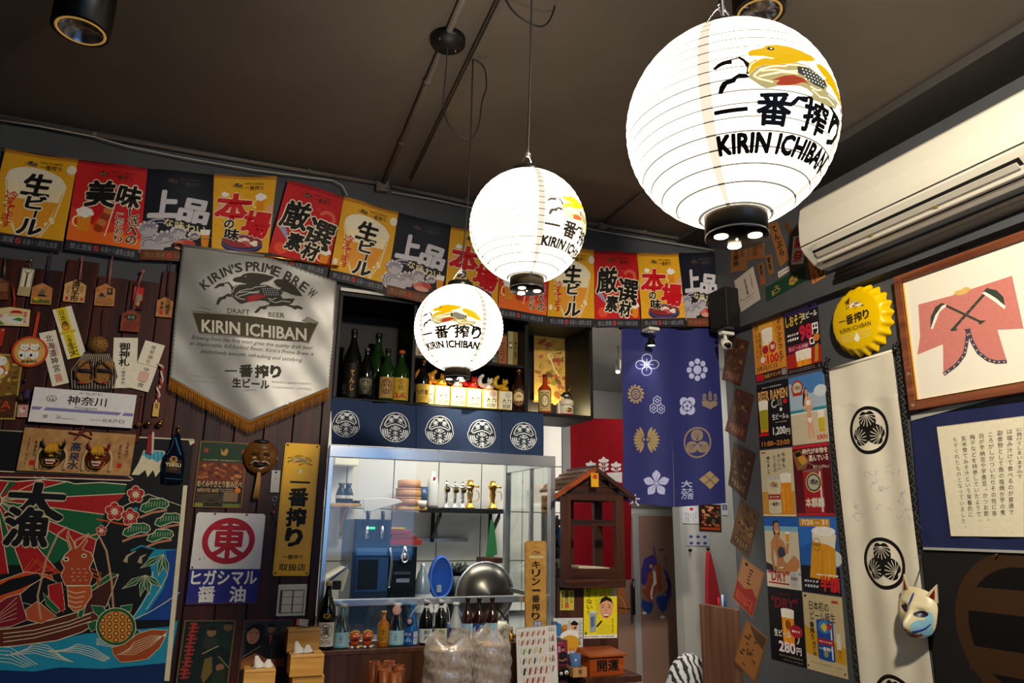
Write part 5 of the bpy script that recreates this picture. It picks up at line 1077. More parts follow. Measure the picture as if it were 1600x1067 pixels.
# books and boxes on the inner shelf
def upbox(nm,label,cat,crop,x0,x1,y0,y1,D,dep,m,zb=None,fn=None,group=None,W=100,H=100,bevel=.001,edge=None):
    a = PB(crop[0]+x0/crop[2],crop[1]+y0/crop[2],D); b = PB(crop[0]+x1/crop[2],crop[1]+y1/crop[2],D); zb = b.z if zb is None else zb
    t = thing(nm,label,cat,((a.x+b.x)/2,D+dep/2,zb),group); MB().box(a.x,b.x,D,D+dep,zb,a.z,m).build('body',t,bevel=bevel)
    if fn: s = Sheet('B',D-.0003,th=0); s.uvframe(a.x,b.x,zb,a.z,W,H); fn(s); s.build('print',None,outline=[(0,0),(W,H)],parent=t)
    return t
GB = mat('card_gold','#8a6a34',.5); GRYC = mat('card_grey','#4a4238',.6)
upbox('book','pale boxed book just left of the smallest lantern on the inner shelf','book',ZCc,522,560,330,418,3.72,.12,ink('#b8a488'),2.36,lambda s: s.vtext('日本酒',30,20,40,55,K,.02))
upbox('spirit_box','orange-brown gift box on the inner shelf right of the lantern','box',ZCc,1003,1048,310,466,3.72,.1,ink('#9a5a34'),2.36,lambda s: s.scrib(20,20,80,80,7,2,ink('#4a2410')))
upbox('spirit_box','tall cream and gold gift box with tied ribbon on the inner shelf','box',ZCc,1058,1084,286,470,3.72,.1,ink('#a8986a'),2.36,lambda s: (s.rect(20,30,80,46,ink('#3a3020')),s.ell(50,38,26,5,ink('#d8cfae'))))
upbox('spirit_box','olive-gold gift box nearest the divider on the inner shelf','box',ZCc,1087,1114,290,472,3.72,.1,ink('#7a6428'),2.36,lambda s: s.vtext('大吟',20,20,60,60,K,.03))
upbox('spirit_box','small dark grey box low beside the orange-brown one on the inner shelf','box',ZCc,962,998,415,462,3.72,.1,GRYC,2.36,lambda s: s.scrib(10,20,90,90,3,4,ink('#8a8478')))
# lucky cats on their boxes
ZV = (640,560,8.42); xs = [(150,330),(333,535),(540,745),(750,950),(956,1160),(1166,1355)]
catc = ['#c8821c','#c8901e','#17130f','#c4201c','#ded8cc','#caa01e']; names = ['gold cat half hidden by the bottle, leftmost','orange-gold cat with raised fist, second from the left','black and white cat below the lantern foot','bright red cat with raised fist','white cat with raised fist','yellow-gold cat at the right end']
for i,((xa,xb),cc) in enumerate(zip(xs,catc)):
    D = 3.645; a = PB(640+xa/8.42,560+(345+i*20)/8.42,D); b = PB(640+xb/8.42,600,D); top = ZS+.108
    t = thing('gift_box','cream lucky cat gift box under the '+names[i].replace(' half hidden by the bottle',''),'box',((a.x+b.x)/2,D,ZS),'gift boxes under the lucky cats')
    MB().box(a.x+.001,b.x-.001,D,D+.1,ZS,top,ink('#d9b53a')).build('carton',t,bevel=.001)
    s = Sheet('B',D-.0003,th=0); s.uvframe(a.x+.002,b.x-.002,ZS+.002,top-.002,100,100); s.step = .0001
    s.rect(8,2,100,98,ink('#f2e8c8')); s.ell(70,20,24,16,ink(['#b9b9b0','#e0b090','#e8e0cc','#e8e0cc','#d8b0a0','#c4c8b8'][i])); s.text('大力',26,38,66,24,K,.03); s.text('招財',30,66,60,24,ink('#5a4a30'),.03); s.rect(0,92,100,98,ink('#e0c050'))
    s.build('front_print',None,outline=[(0,0),(100,100)],parent=t)
    MB().box(a.x+.006,b.x-.006,D+.01,D+.09,top,top+.004,ink('#c8542a')).build('lid',t)
    c = Vector((a.x*.42+b.x*.58,D+.045,top+.004)); k = thing('lucky_cat',names[i][0].upper()*0+names[i]+', flexing one arm above its gift box','figurine',c,'muscular beckoning cats on gift boxes')
    m = mat('cat_glaze_%d' % i,cc,.18,spec=.8); m2 = WF if i in (2,) else m
    MB().lathe([(.0,0),(.026,0),(.029,.012),(.022,.032),(.012,.04)],c,m2,18).build('body',k)
    h_ = c+Vector((.006,-.006,.05)); MB().ball(h_,.0165,m2,14,(1.1,1,.9)).build('head',k)
    for q in (-1,1): MB().lathe([(.006,0),(.0005,.012)],h_+Vector((q*.010,0,.010)),m2,8).build('ear',k); MB().ball(h_+Vector((q*.006,-.0145,.002)),.0017,K,6).build('eye',k)
    MB().ball(c+Vector((.006,-.028,.026)),.006,GOLD,10).build('bell',k)
    arm = smooth([c+Vector((-.014,0,.03)),c+Vector((-.036,-.004,.022)),c+Vector((-.052,-.006,.034)),c+Vector((-.052,-.006,.058)),c+Vector((-.042,-.006,.074))],5); n_ = len(arm)
    MB().tube(arm,[.009+.005*sin(pi*j/(n_-1)) for j in range(n_)],m,10).build('raised_arm',k); MB().ball(arm[-1]+Vector((.004,0,.002)),.0105,m,12).build('fist',k)
# ---------------------------------------------------------------- denim curtain with the five round dolls
DEN = mat('denim','#263b60',.85,noise=.35,nscale=260,bump=.3)
def daruma(s):
    w2 = ink('#dfe6ea'); dkk = ink('#141d30')
    egg = lambda k,n=44: [(50+47*k*(1 if abs(cos(a)) < 2 else 1)*cos(a)*(1.0 if sin(a) > 0 else .93),52+45*k*sin(a)) for a in [2*pi*i/n for i in range(n)]]
    s.poly(egg(1),dkk); s.line(egg(1),2.4,w2,True)
    s.line([(15,46),(22,30),(32,17),(42,15),(50,24),(58,15),(68,17),(78,30),(85,46),(78,52),(66,46),(50,42),(34,46),(22,52),(15,46)],3.2,w2)
    s.poly([(41,15),(59,15),(58,22),(50,27),(42,22)],w2)
    for q in (-1,1):
        s.ell(50+q*15,30,5.4,5,w2,16); s.ring(50+q*15,30,8,7.2,.9,w2,16); s.line([(50+q*7,36),(50+q*20,40),(50+q*30,46)],1.6,w2); s.line([(50+q*4,20),(50+q*10,28)],1.2,w2)
        for k in range(4): s.ell(50+q*(7+4*k),9.5+k*.6,1.3,1.1,w2,6)
        for k in range(3): s.poly([(50+q*(41-6.5*k),58-k*.5),(50+q*(37-6.5*k),60),(50+q*(34-6.5*k),74+k*2),(50+q*(30-6.5*k),84+k*2),(50+q*(36-6.5*k),78+k*2),(50+q*(40-6.5*k),68)],w2)
        for k in range(6): a = -.9+k*.42; s.poly([(50+q*(13*cos(a)),72+15*sin(a)),(50+q*(21*cos(a-.12)),72+24*sin(a-.12)),(50+q*(21*cos(a+.14)),72+24*sin(a+.14))],w2)
    s.vtext('和木津',42,47,17,47,w2,.045)
DC = thing('denim_curtain','short dark denim curtain with five white round dolls under the cabinet','curtain',(1.03,3.585,1.878))
bx = [518,582,651,721,785,849]; bt = [622,627,633,640,643,646]; bb = [694,697,701,705,709,712]
dc = [(540.5,661.5,24),(618,666.5,26),(686.5,671,24.5),(753,676.5,24),(817.5,680.5,22.5)]
for i in range(5):
    s = Sheet('B',3.582+.007*(i % 2),th=.0015); s.frame(((bx[i]-.3,bt[i]),(bx[i+1]+.3,bt[i+1]),(bx[i+1]+.3,bb[i+1]),(bx[i]-.3,bb[i])),100,100,square=False); s.step = .00022
    cc,cy_,r_ = dc[i]; a = PB(cc,cy_,3.585); r3 = (PB(cc+r_,cy_,3.585)-a).length*.98; uv = s.T
    keep = s.T; s.T = lambda x,y: (a.x+(x-50)/50*r3*.97,a.z-(y-50)/50*r3*.97)
    daruma(s); s.T = keep
    s.build('panel',DEN,grid=(10,10),warp=lambda u,v: .004*sin(u*26)+.002*sin(v*20),parent=DC)
MB().tube([PB(517,623,3.592),PB(850,647,3.592)],.005,DARKM,8).build('rod',DC)
# ---------------------------------------------------------------- steel framed glass case around the kitchen window
GF = thing('glass_case','steel framed glass screen around the kitchen pass-through','glass screen',(1.07,3.6,.95))
zt1,zb1,fx0,fx1,fy1 = 1.873,.955,.481,1.662,4.22
for nm,b in (('top_rail',(fx0,fx1,3.578,3.622,zt1-.056,zt1)),('left_post',(fx0,fx0+.022,3.58,3.62,zb1,zt1-.056)),('corner_post',(fx1-.03,fx1,3.58,3.62,zb1,zt1-.056)),('sill',(fx0+.022,fx1-.03,3.58,3.62,1.142,1.172)),
              ('side_rail',(fx1-.03,fx1,3.622,fy1,zt1-.05,zt1-.004)),('back_post',(fx1-.035,fx1,fy1,fy1+.035,zb1,zt1)),('inner_post',(fx1-.028,fx1-.004,3.86,3.875,zb1,zt1-.05)),('side_sill',(fx1-.026,fx1-.004,3.622,fy1,1.142,1.165))):
    MB().box(*b,STEEL).build(nm,GF,bevel=.002)
PG = pane_mat('window_glass',(.96,.985,.98),.035)
MB().box(fx0+.022,fx1-.03,3.598,3.602,1.172,zt1-.056,PG).build('front_pane',GF); MB().box(fx0+.022,fx1-.03,3.598,3.602,zb1,1.142,PG).build('lower_pane',GF)
MB().box(fx1-.018,fx1-.014,3.622,fy1,1.165,zt1-.05,PG).build('side_pane',GF)
# ---------------------------------------------------------------- inside the kitchen
def PD(x,y,D): return PB(500+x/4.211,690+y/4.211,D)
def shelf(label,x0,x1,y,D,m,dep,th=.02,br=()):
    a,b = PD(x0,y,D),PD(x1,y,D); t = thing('wall_shelf',label,'shelf',((a.x+b.x)/2,D,a.z)); MB().box(a.x,b.x,D,D+dep,a.z-th,a.z,m).build('board',t,bevel=.002)
    for bxx in br:
        q = PD(bxx,y,D+dep); MB().box(q.x-.012,q.x+.012,D+dep-.012,D+dep,a.z-.22,a.z-th,m).build('bracket',t); MB().hexa([(q.x-.008,D+.02,a.z-th-.03),(q.x+.008,D+.02,a.z-th-.03),(q.x+.008,D+dep-.01,a.z-.2),(q.x-.008,D+dep-.01,a.z-.2)],[(q.x-.008,D+.02,a.z-th),(q.x+.008,D+.02,a.z-th),(q.x+.008,D+dep-.01,a.z-.17),(q.x-.008,D+dep-.01,a.z-.17)],m).build('brace',t)
    return a.z
LW_ = wood('shelf_wood','#b98a4e','#d8b074','x',8,.5,.1)
z1 = shelf('short pale wooden shelf at the left of the kitchen wall',75,275,402,4.72,LW_,.2,br=(150,)); z2 = shelf('pale wooden shelf under the bamboo steamer',515,705,425,4.72,LW_,.2)
z3 = shelf('long black shelf carrying the brass beer fittings',705,1210,432,4.72,BLACK,.2,.03,br=(745,1120))
for i,x in enumerate((135,182)):
    p = PD(x,395,4.8); p.z = z1; t = thing('sake_flask',('left','right')[i]+' one of two small black sake flasks on the left kitchen shelf','flask',p)
    MB().lathe([(0,0),(.03,0),(.034,.05),(.022,.09),(.014,.105),(.022,.125),(.018,.125),(.01,.11)],p,BLACK,18).build('body',t); MB().lathe([(.0345,.03),(.0350,.045),(.0345,.05)],p,ink('#b8b4a8'),18,caps=False).build('stripe',t)
for i,x in enumerate((215,245)): p = PD(x,395,4.8); p.z = z1; MB().lathe([(0,0),(.016,0),(.022,.02),(.02,.02),(.012,.005)],p,BLACK,14).build('sake_cup',label=('left','right')[i]+' of two small black cups beside the flasks',cat='cup')
p = PD(580,420,4.8); p.z = z2; t = thing('bamboo_steamer','stacked round wooden steamer with lid on the kitchen shelf','steamer',p)
for k in range(2): MB().lathe([(.08,.002+.055*k),(.084,.004+.055*k),(.084,.05+.055*k),(.078,.052+.055*k)],p,wood('steamer_wood','#9a6a3c','#c08c58','x',8,.6,.1),28).build('basket',t)
MB().lathe([(.074,.11),(.075,.165),(.068,.172),(0,.174)],p,wood('steamer_lid','#b07a4c','#cf9a6a','x',8,.6,.1),28).build('lid',t)
for z in (.052,.108): MB().lathe([(.0855,z),(.087,z+.004),(.0855,z+.009)],p,wood('steamer_lid','#b07a4c','#cf9a6a','x',8,.6,.1),28,caps=False).build('hoop',t)
p = PD(677,420,4.78); p.z = z2; MB().lathe([(0,0),(.026,0),(.03,.13),(.028,.13),(.024,.01)],p,mat('blue_cup','#2c4a6a',.3),20).build('cup',label='tall dark blue cup right of the bamboo steamer',cat='cup')
p = PD(668,420,4.74); p.z = z2; MB().lathe([(0,0),(.03,0),(.034,.04),(.032,.04),(.026,.006)],p,WHITEP,20).build('bowl',label='small white bowl in front of the dark blue cup',cat='bowl')
p = PD(737,420,4.8); p.z = z3; t = thing('plastic_bottle','tall white plastic bottle with red mark left of the brass fittings','bottle',p)
MB().lathe([(0,0),(.036,0),(.04,.02),(.038,.15),(.03,.19),(.016,.21),(.016,.235)],p,mat('milky_plastic','#cfcdc8',.4),20).build('body',t); MB().ball(p+Vector((-.0,-.036,.19)),.01,RED,8).build('red_mark',t)
for i,(x,top,kind) in enumerate(((828,255,'s'),(885,262,'s'),(935,262,'s'),(985,252,'b'),(1135,258,'b'))):
    p = PD(x,420,4.8); p.z = z3; h = PD(x,top,4.8).z-z3; t = thing('beer_tower',['silver beer tap pillar nearest the plastic bottle','middle silver beer tap pillar with round dial','silver beer tap pillar with dark dial beside the brass one','left brass beer pillar with flared top on the black shelf','right brass beer pillar with flared top at the end of the black shelf'][i],'beer tap',p,'beer tap pillars on the black kitchen shelf')
    m = GOLD if kind == 'b' else CHROME; k = h
    MB().lathe([(0,0),(.036,0),(.034,.01),(.018,.03),(.015,.3*k),(.022,.5*k),(.018,.62*k),(.03,.74*k),(.034,.78*k),(.022,.86*k),(.02,.98*k),(.008,k)] if kind == 'b' else [(0,0),(.026,0),(.024,.008),(.012,.02),(.012,.6*k),(.018,.7*k),(.012,.86*k),(.006,k)],p,m,22).build('pillar',t)
    if kind == 's': c = p+Vector((0,-.02,.66*k)); MB().tube([c,c+Vector((0,-.012,0))],.019,GOLD,18).build('dial_ring',t); MB().tube([c+Vector((0,-.012,0)),c+Vector((0,-.0135,0))],.014,mat('dial','#20302e',.2),18).build('dial',t)
    MB().tube(smooth([p+Vector((.02,-.01,.62*k)),p+Vector((.05,-.02,.6*k)),p+Vector((.055,-.02,.35*k)),p+Vector((.02,-.01,.25*k))],5),.003,m,6).build('handle',t); MB().tube([p+Vector((0,-.01,.8*k)),p+Vector((.05,-.04,.76*k))],.006,m,8).build('spout',t)
# white draped cloth, green cloth
def drape(nm,label,pts,D,m,dep=.02):
    b = MB(); P = [PD(x,y,D) for x,y in pts]; n = len(P); v = [tuple(p) for p in P]+[(p.x,p.y+dep+.012*sin(i*1.9),p.z) for i,p in enumerate(P)]
    b.add(v,[tuple(range(n))[::-1],tuple(range(n,2*n))]+[(i,(i+1) % n,n+(i+1) % n,n+i) for i in range(n)],m); return b.build(nm,label=label,cat='cloth',bevel=.004)
drape('white_towel','white cloth draped in a point between the two wooden kitchen shelves',[(285,375),(420,368),(520,380),(545,400),(400,440),(300,474),(285,440)],4.7,mat('white_cloth','#c4c0b8',.9))
drape('green_towel','green cloth hanging from the bracket of the black kitchen shelf',[(1128,515),(1142,520),(1160,640),(1168,740),(1120,765),(1094,752),(1108,640)],4.7,mat('green_cloth','#1f6a34',.9))
a,b = PD(650,634,4.93),PD(972,660,4.93); MB().box(a.x,b.x,4.92,4.94,b.z,a.z,STEEL).build('knife_rack',label='long thin steel strip on the kitchen wall under the black shelf',cat='rack',bevel=.002)
a,b = PD(85,95,4.9),PD(232,166,4.9); MB().box(a.x,b.x,4.8,4.94,b.z,a.z,IVORY).build('extractor_box',label='beige box high at the left of the kitchen wall',cat='box',bevel=.006)
# counter inside the kitchen
zk = .92; MB().box(.48,2.3,4.1,4.94,0,zk,STEEL).build('kitchen_counter',label='steel kitchen counter behind the glass screen',cat='counter',bevel=.004)
BLP = mat('reflected_blue_panel','#33475f',.25,.6); DKP = mat('dark_panel','#14191f',.2)  # housing blue: reflection on a dark box put into the colour
t = thing('beer_server','dark beer dispensing cabinet with two taps, left behind the glass','beer server',(.9,4.4,zk))
a,b = PD(228,508,4.3),PD(446,1000,4.3); MB().box(a.x,b.x,4.3,4.7,zk,a.z,BLP).build('housing',t,bevel=.004)
for nm,q,m in (('tap_panel',(238,520,442,655),DKP),('upper_door',(243,700,440,748),mat('blue_steel','#5f86ac',.3,.7)),('lower_door',(243,762,440,985),mat('blue_door','#3a5c86',.3,.6)),('dark_glass',(250,775,372,970),DKP)):
    a,b = PD(q[0],q[1],4.3),PD(q[2],q[3],4.3); dd = .012 if nm == 'dark_glass' else .006; MB().box(a.x,b.x,4.3-dd,4.3,max(b.z,zk),a.z,m).build(nm,t,bevel=.002)
for x in (300,398): q = PD(x,575,4.27); MB().tube([q,q+Vector((0,-.05,.01)),q+Vector((0,-.055,-.05))],.008,CHROME,10).build('tap',t); MB().tube([q+Vector((0,-.045,.015)),q+Vector((0,-.05,.1))],[.008,.013],BLACK,10).build('tap_handle',t)
q = PD(343,568,4.285); MB().box(q.x-.016,q.x+.016,4.28,4.29,q.z-.006,q.z+.006,mat('green_lamp','#30d080',.4,emit=2)).build('indicator',t)
t = thing('glass_cooler','dark cooler with silver fittings below the red trays','cooler',(1.1,4.4,zk)); a,b = PD(462,690,4.32),PD(628,985,4.32); MB().box(a.x,b.x,4.32,4.7,zk,a.z,DKP).build('housing',t,bevel=.004)
a,b = PD(470,700,4.32),PD(600,780,4.32); MB().box(a.x,b.x,4.312,4.32,b.z,a.z,mat('blue_door','#3a5c86',.3,.6)).build('screen',t); a,b = PD(482,855,4.32),PD(590,872,4.32); MB().box(a.x,b.x,4.30,4.32,b.z,a.z,CHROME).build('rail',t); a,b = PD(500,900,4.32),PD(585,925,4.32); MB().box(a.x,b.x,4.31,4.32,b.z,a.z,STEEL).build('plate',t)
q = PD(555,760,4.3); MB().lathe([(.02,-.03),(.03,0),(.016,.03),(.01,.06)],q,CHROME,16).build('fitting',t); MB().tube(smooth([PD(460,700,4.3),PD(472,790,4.29),PD(452,960,4.3)]),.008,mat('steel_pipe','#a8b4bc',.2,.9),10).build('door_edge',t)
for i,(q,c_) in enumerate((((455,640,670,680),'#a8321c'),((470,612,640,642),'#8a3a22'),((450,580,600,612),'#a03a30'),((460,565,560,580),'#c8a040'))):
    a,b = PD(q[0],q[1],4.34),PD(q[2],q[3],4.34); MB().box(a.x,b.x,4.34,4.56,b.z+.0005,a.z,mat('tray_'+c_[1:],c_,.35)).build('tray',label=['wide red tray lowest of the stack on the cooler','brown-red tray second from the bottom on the cooler','dull red tray third from the bottom on the cooler','thin yellow tray topmost on the cooler'][i],cat='tray',group='stacked trays on the cooler',bevel=.003)
p = PD(672,960,4.4); p.z = zk; t = thing('gas_cylinder','tall pale cylinder standing right of the cooler','cylinder',p); MB().lathe([(0,0),(.045,0),(.047,.25),(.03,.31),(.015,.34),(.015,.37)],p,mat('pale_cylinder','#8a96a4',.3,.3),22).build('body',t); MB().lathe([(.0475,.1),(.0478,.2)],p,ink('#c8ccd0'),22,caps=False).build('band',t)
bp = MB(); c = PD(797,890,4.4)
bp.prism([(.075*cos(a)*(1-.12*sin(a)),.125*sin(a)) for a in [2*pi*k/30 for k in range(30)]],lambda x,y,d: (c.x+x,4.4+d,c.z+y+.0),0,.03,mat('blue_plastic','#1f4fae',.35))
t = thing('blue_basin','blue oval plastic basin standing on edge beside the wok','basin',(c.x,4.4,zk)); bp.build('shell',t,bevel=.006)
MB().tube([(c.x+.066*cos(a)*(1-.12*sin(a)),4.394,c.z+.114*sin(a)) for a in [2*pi*k/30 for k in range(30)]],.006,mat('blue_light','#3f72c8',.35),6,True).build('rim',t)
a,b = PD(770,945,4.39),PD(796,990,4.39); MB().box(a.x,b.x,4.385,4.40,b.z,a.z,mat('tag_grey','#9aa0a8',.5)).build('tag',t)
p = PD(895,860,4.45); b = MB(); rr = random.Random(4)
for k in range(40): b.tube([p+Vector((rr.uniform(-.05,.05),0,-.02)),p+Vector((rr.uniform(-.07,.07),rr.uniform(-.03,.03),rr.uniform(.02,.06)))],.006,BLACK,5)
b.lathe([(.05,-.28),(.055,-.02)],p,BLACK,16); b.build('utensil_pot',label='black pot bristling with utensils left of the wok',cat='pot')
c = PD(1085,1000,4.2); rr_ = (PD(1085,795,4.2)-c).length*1.0; t = thing('wok','large steel wok lid standing on edge behind the glass','wok',(c.x,4.2,c.z-rr_))
b = MB(); vs = []; n = 48; prof = [(1.0,.0),(1.0,.012),(.96,-.01),(.75,-.05),(.45,-.08),(.001,-.095)]
for r,d in prof:
    for k in range(n): vs.append((c.x+r*rr_*cos(2*pi*k/n),4.2+d,c.z+r*rr_*sin(2*pi*k/n)))
b.add(vs,[(i*n+k,i*n+(k+1) % n,(i+1)*n+(k+1) % n,(i+1)*n+k) for i in range(len(prof)-1) for k in range(n)],mat('wok_steel','#6a645c',.3,.9,noise=.2,nscale=4),True).build('bowl',t)
MB().tube([(c.x+rr_*cos(2*pi*k/48),4.2,c.z+rr_*sin(2*pi*k/48)) for k in range(48)],.007,STEEL,8,True).build('rim',t)
a,b = PD(1096,765,4.5),PD(1225,800,4.5); MB().box(a.x,b.x,4.5,4.7,b.z,a.z,DKWX).build('wooden_ledge',label='short brown wooden ledge above the wok',cat='ledge',bevel=.002)
t = thing('cash_register','slanted white device with dark screen at the lower left behind the glass','device',(.62,4.2,zk))
P = [PD(x,y,4.2) for x,y in ((30,960),(45,900),(175,825),(190,850),(150,985))]; MB().add([tuple(p) for p in P]+[(p.x,4.4,p.z) for p in P],[tuple(range(5))[::-1],tuple(range(5,10))]+[(i,(i+1) % 5,5+(i+1) % 5,5+i) for i in range(5)],IVORY).build('housing',t,bevel=.003)
a,b = PD(82,915,4.2),PD(135,972,4.2); MB().box(a.x,b.x,4.19,4.2,b.z,a.z,BLACK).build('screen',t); MB().tube([PD(62,915,4.19),PD(180,822,4.19)],.006,mat('blue_edge','#2a2c78',.4),6).build('blue_edge',t)
a,b = PD(640,985,4.12),PD(760,1025,4.12); b2 = MB(); rr = random.Random(2)
for k in range(14): b2.ball((a.x+(b.x-a.x)*rr.random(),4.14+rr.uniform(0,.06),zk+.02+rr.uniform(0,.02)),.022,mat('purple_cloth2','#3a1c5a',.8),8,(1.4,1,.7))
b2.build('purple_cloth',label='crumpled purple cloth below the cylinder on the kitchen counter',cat='cloth')
for i,(x,y,rr_,hh,m,lb) in enumerate(((1165,1040,.07,.07,IVORY,'white kettle below the wok at the right end of the kitchen counter'),(880,1048,.05,.06,mat('blue_plastic','#1f4fae',.35),'small blue tub on the kitchen counter under the wok'))):
    p = PD(x,y,4.13); p.z = zk; t = thing('kettle' if i == 0 else 'tub',lb,'kettle' if i == 0 else 'tub',p); MB().lathe([(0,0),(rr_,0),(rr_*1.05,hh*.5),(rr_*.8,hh),(0,hh*1.02)] if i == 0 else [(0,0),(rr_*.8,0),(rr_,hh),(rr_*.95,hh),(rr_*.75,.01)],p,m,22).build('body',t)
    if i == 0: MB().tube(smooth([p+Vector((-rr_*.8,0,hh)),p+Vector((0,0,hh*1.9)),p+Vector((rr_*.8,0,hh))]),.006,BLACK,8).build('handle',t)
# ---------------------------------------------------------------- bottle counter
YC = 3.44; zc_ = PB(560,1015,YC).z
CT = thing('bar_counter','dark wood veneer bar counter under the row of bottles','counter',(1.1,3.5,0))
xe = 1.66
MB().box(.48,xe,YC,3.575,zc_-.02,zc_,VENEER).build('counter_top',CT,bevel=.002); MB().box(.48,xe,YC+.004,YC+.02,0,zc_-.02,VENEER).build('front_panel',CT)
zl = PB(700,1067,2.95).z-.12
MB().box(.0,1.62,2.75,YC-.01,zl-.03,zl,VENEER).build('side_table',label='low dark table in front of the counter, just under the frame',cat='table',bevel=.003)
for x in (.05,1.52): MB().box(x,x+.05,2.8,2.85,0,zl-.03,VENEER).build('table_leg',bpy.data.objects['side_table'])
def eb(cx,top,D=3.51): return bat(ZE,cx,top,620,D,zc_)
WC = mat('white_cap','#e0ddd4',.4)
p,h = eb(128,130,3.50)
bottle(p,h,.0385,GLD,mat('cream_cap','#d8c9a0',.4),'tall black sake bottle with white circled-character label, leftmost on the counter','sake',[(.05,.4,1.1,'#ddd6c2',lambda s: (s.ring(50,36,33,30,3,K,30),s.text('渓',32,18,36,36,K,.05),s.text('OHTSU',22,74,56,16,K,.01,shear=.3))),(.44,.54,.5,'#0a0d0b',lambda s: (s.ell(50,45,44,40,ink('#a8862c')),s.ell(50,45,22,20,ink('#3a2c10'))))])
BLL = lambda s: (s.vtext('上善水',40,12,16,60,ink('#3a4a52'),.01),s.rect(0,90,100,100,ink('#6ab0b8')))
def clearb(cx,top,label,D=3.51):
    p,h = eb(cx,top,D); return bottle(p,h,.036,pane_mat('aqua_clear',(.66,.86,.88),.16),WC,label,'cone',[(.03,.37,1.25,'#9cc4d0',BLL)],capr=.42,fill=(pane_mat('water',(.5,.8,.82),.05),.36))
clearb(245,298,'clear bottle with pale blue label and white cap beside the tall black one'); tb = clearb(650,293,'clear pale-blue-labelled bottle carrying a round pink neck tag')
c = wloc(tb)+Vector((-.012,-.04,.155)); MB().ball(c,.021,mat('pink_tag','#c89a90',.6),16,(1,.25,1)).build('neck_tag',tb); MB().tube([c+Vector((.01,.006,.018)),c+Vector((.03,.02,.05))],.001,WC,5).build('string',tb)
for i,cx in enumerate((345,438)):
    p,h = eb(cx,520,3.49); t = thing('guardian_lion',('left','right')[i]+' one of two small orange guardian lion figures between the bottles','figurine',p,'pair of small guardian lions')
    mo = mat('lion_orange','#c8501c',.25,noise=.2,nscale=80); my = mat('lion_gold','#d8a030',.3)
    MB().ball(p+Vector((0,.004,.026)),.022,mo,14,(1,1,.95)).build('body',t); MB().ball(p+Vector((0,-.01,.046)),.021,mo,14,(1.15,.9,.9)).build('head',t)
    MB().ball(p+Vector((0,-.026,.04)),.0095,mat('lion_mouth','#6a1410',.4),10,(1.2,.6,.7)).build('mouth',t)
    for k in range(9): a = pi*k/8; MB().ball(p+Vector((.022*cos(a),-.004,.05+.02*sin(a))),.006,my,8).build('mane_curl',t)
    for q in (-1,1):
        MB().ball(p+Vector((q*.009,-.028,.052)),.0042,WH,8).build('eye',t); MB().ball(p+Vector((q*.009,-.0318,.052)),.0018,K,6).build('pupil',t); MB().ball(p+Vector((q*.02,-.004,.058)),.006,GREEN,8).build('ear',t)
        MB().ball(p+Vector((q*.013,-.018,.006)),.0075,WH,10,(1,1,.8)).build('paw',t); MB().ball(p+Vector((q*.026,-.0,.006)),.007,my,10,(1,1,.8)).build('paw',t)
    MB().ball(p+Vector((0,-.03,.045)),.003,K,6).build('nose',t)
p,h = eb(552,350); bottle(p,h,.026,AMB,mat('cork_cap','#b98a50',.5),'small amber whisky bottle with gold label between lions and clear bottle','square',[(.12,.6,1.0,'#b07a1c',lambda s: (s.vtext('金',30,20,40,40,ink('#5a3208'),.03),s.scrib(20,66,80,90,2,6,K))),],capr=.45)
p,h = eb(758,293); t = bottle(p,h,.033,BLUG,mat('blue_cap','#3a8ac0',.4),'bright blue bottle with dark round neck medallion','cone',[(.03,.34,1.2,'#1c4e9a',lambda s: (s.rect(66,0,96,100,ink('#c8d4dc')),s.poly([(6,80),(36,40),(60,80)],ink('#8ab0d8')),s.text('富士',10,10,44,22,WH,.02)))],capr=.4)
c = p+Vector((-.018,-.036,.105)); MB().ball(c,.019,mat('medal_dark','#2a1830',.5),14,(1,.25,1)).build('medallion',t); MB().ball(c+Vector((0,-.004,0)),.011,ink('#a898a8'),12,(1,.2,1)).build('medallion_face',t); MB().tube(smooth([c+Vector((0,0,.018)),p+Vector((0,-.03,.15)),p+Vector((.03,-.01,.17))]),.0014,WC,5).build('cord',t)
for i,(cx,lb) in enumerate(((865,'dark green sake bottle with white neck wrap and white cord, left of its twin'),(975,'dark green sake bottle with white neck wrap, right one of the twins'))):
    p,h = eb(cx,270); t = bottle(p,h,.032,GLD,WC,lb,'sake',[(.05,.36,1.2,['#cfd8d4','#d4d8b8'][i],lambda s: (s.text('剣',40,8,34,34,K,.03),s.text('菱',40,50,34,34,K,.03)))],neck=(.72,.88,.42,.36,'#d8d8d0')); MB().tube(smooth([p+Vector((-.018,-.02,.2)),p+Vector((.01,-.03,.185)),p+Vector((.03,-.03,.14)),p+Vector((.034,-.032,.08))]),.0016,WC,5).build('cord',t)
p,h = eb(1085,288); bottle(p,h,.032,mat('frosted','#a9b0b0',.35),mat('clear_cap','#c8ccd0',.3),'frosted clear bottle with purple label half behind the plastic bags','cone',[(.1,.38,1.1,'#4a3a78',lambda s: s.rect(20,30,70,80,ink('#c8b8a8')))],capr=.45)
pic = lambda s: (s.rect(0,0,100,100,ink('#8ab4c8')),s.ell(40,70,40,30,ink('#4a6a3a')),s.ell(34,34,12,12,ink('#d8a8a0')),s.rect(74,0,100,100,ink('#b8d4e0')),s.line([(50,10),(56,90)],3,WH))
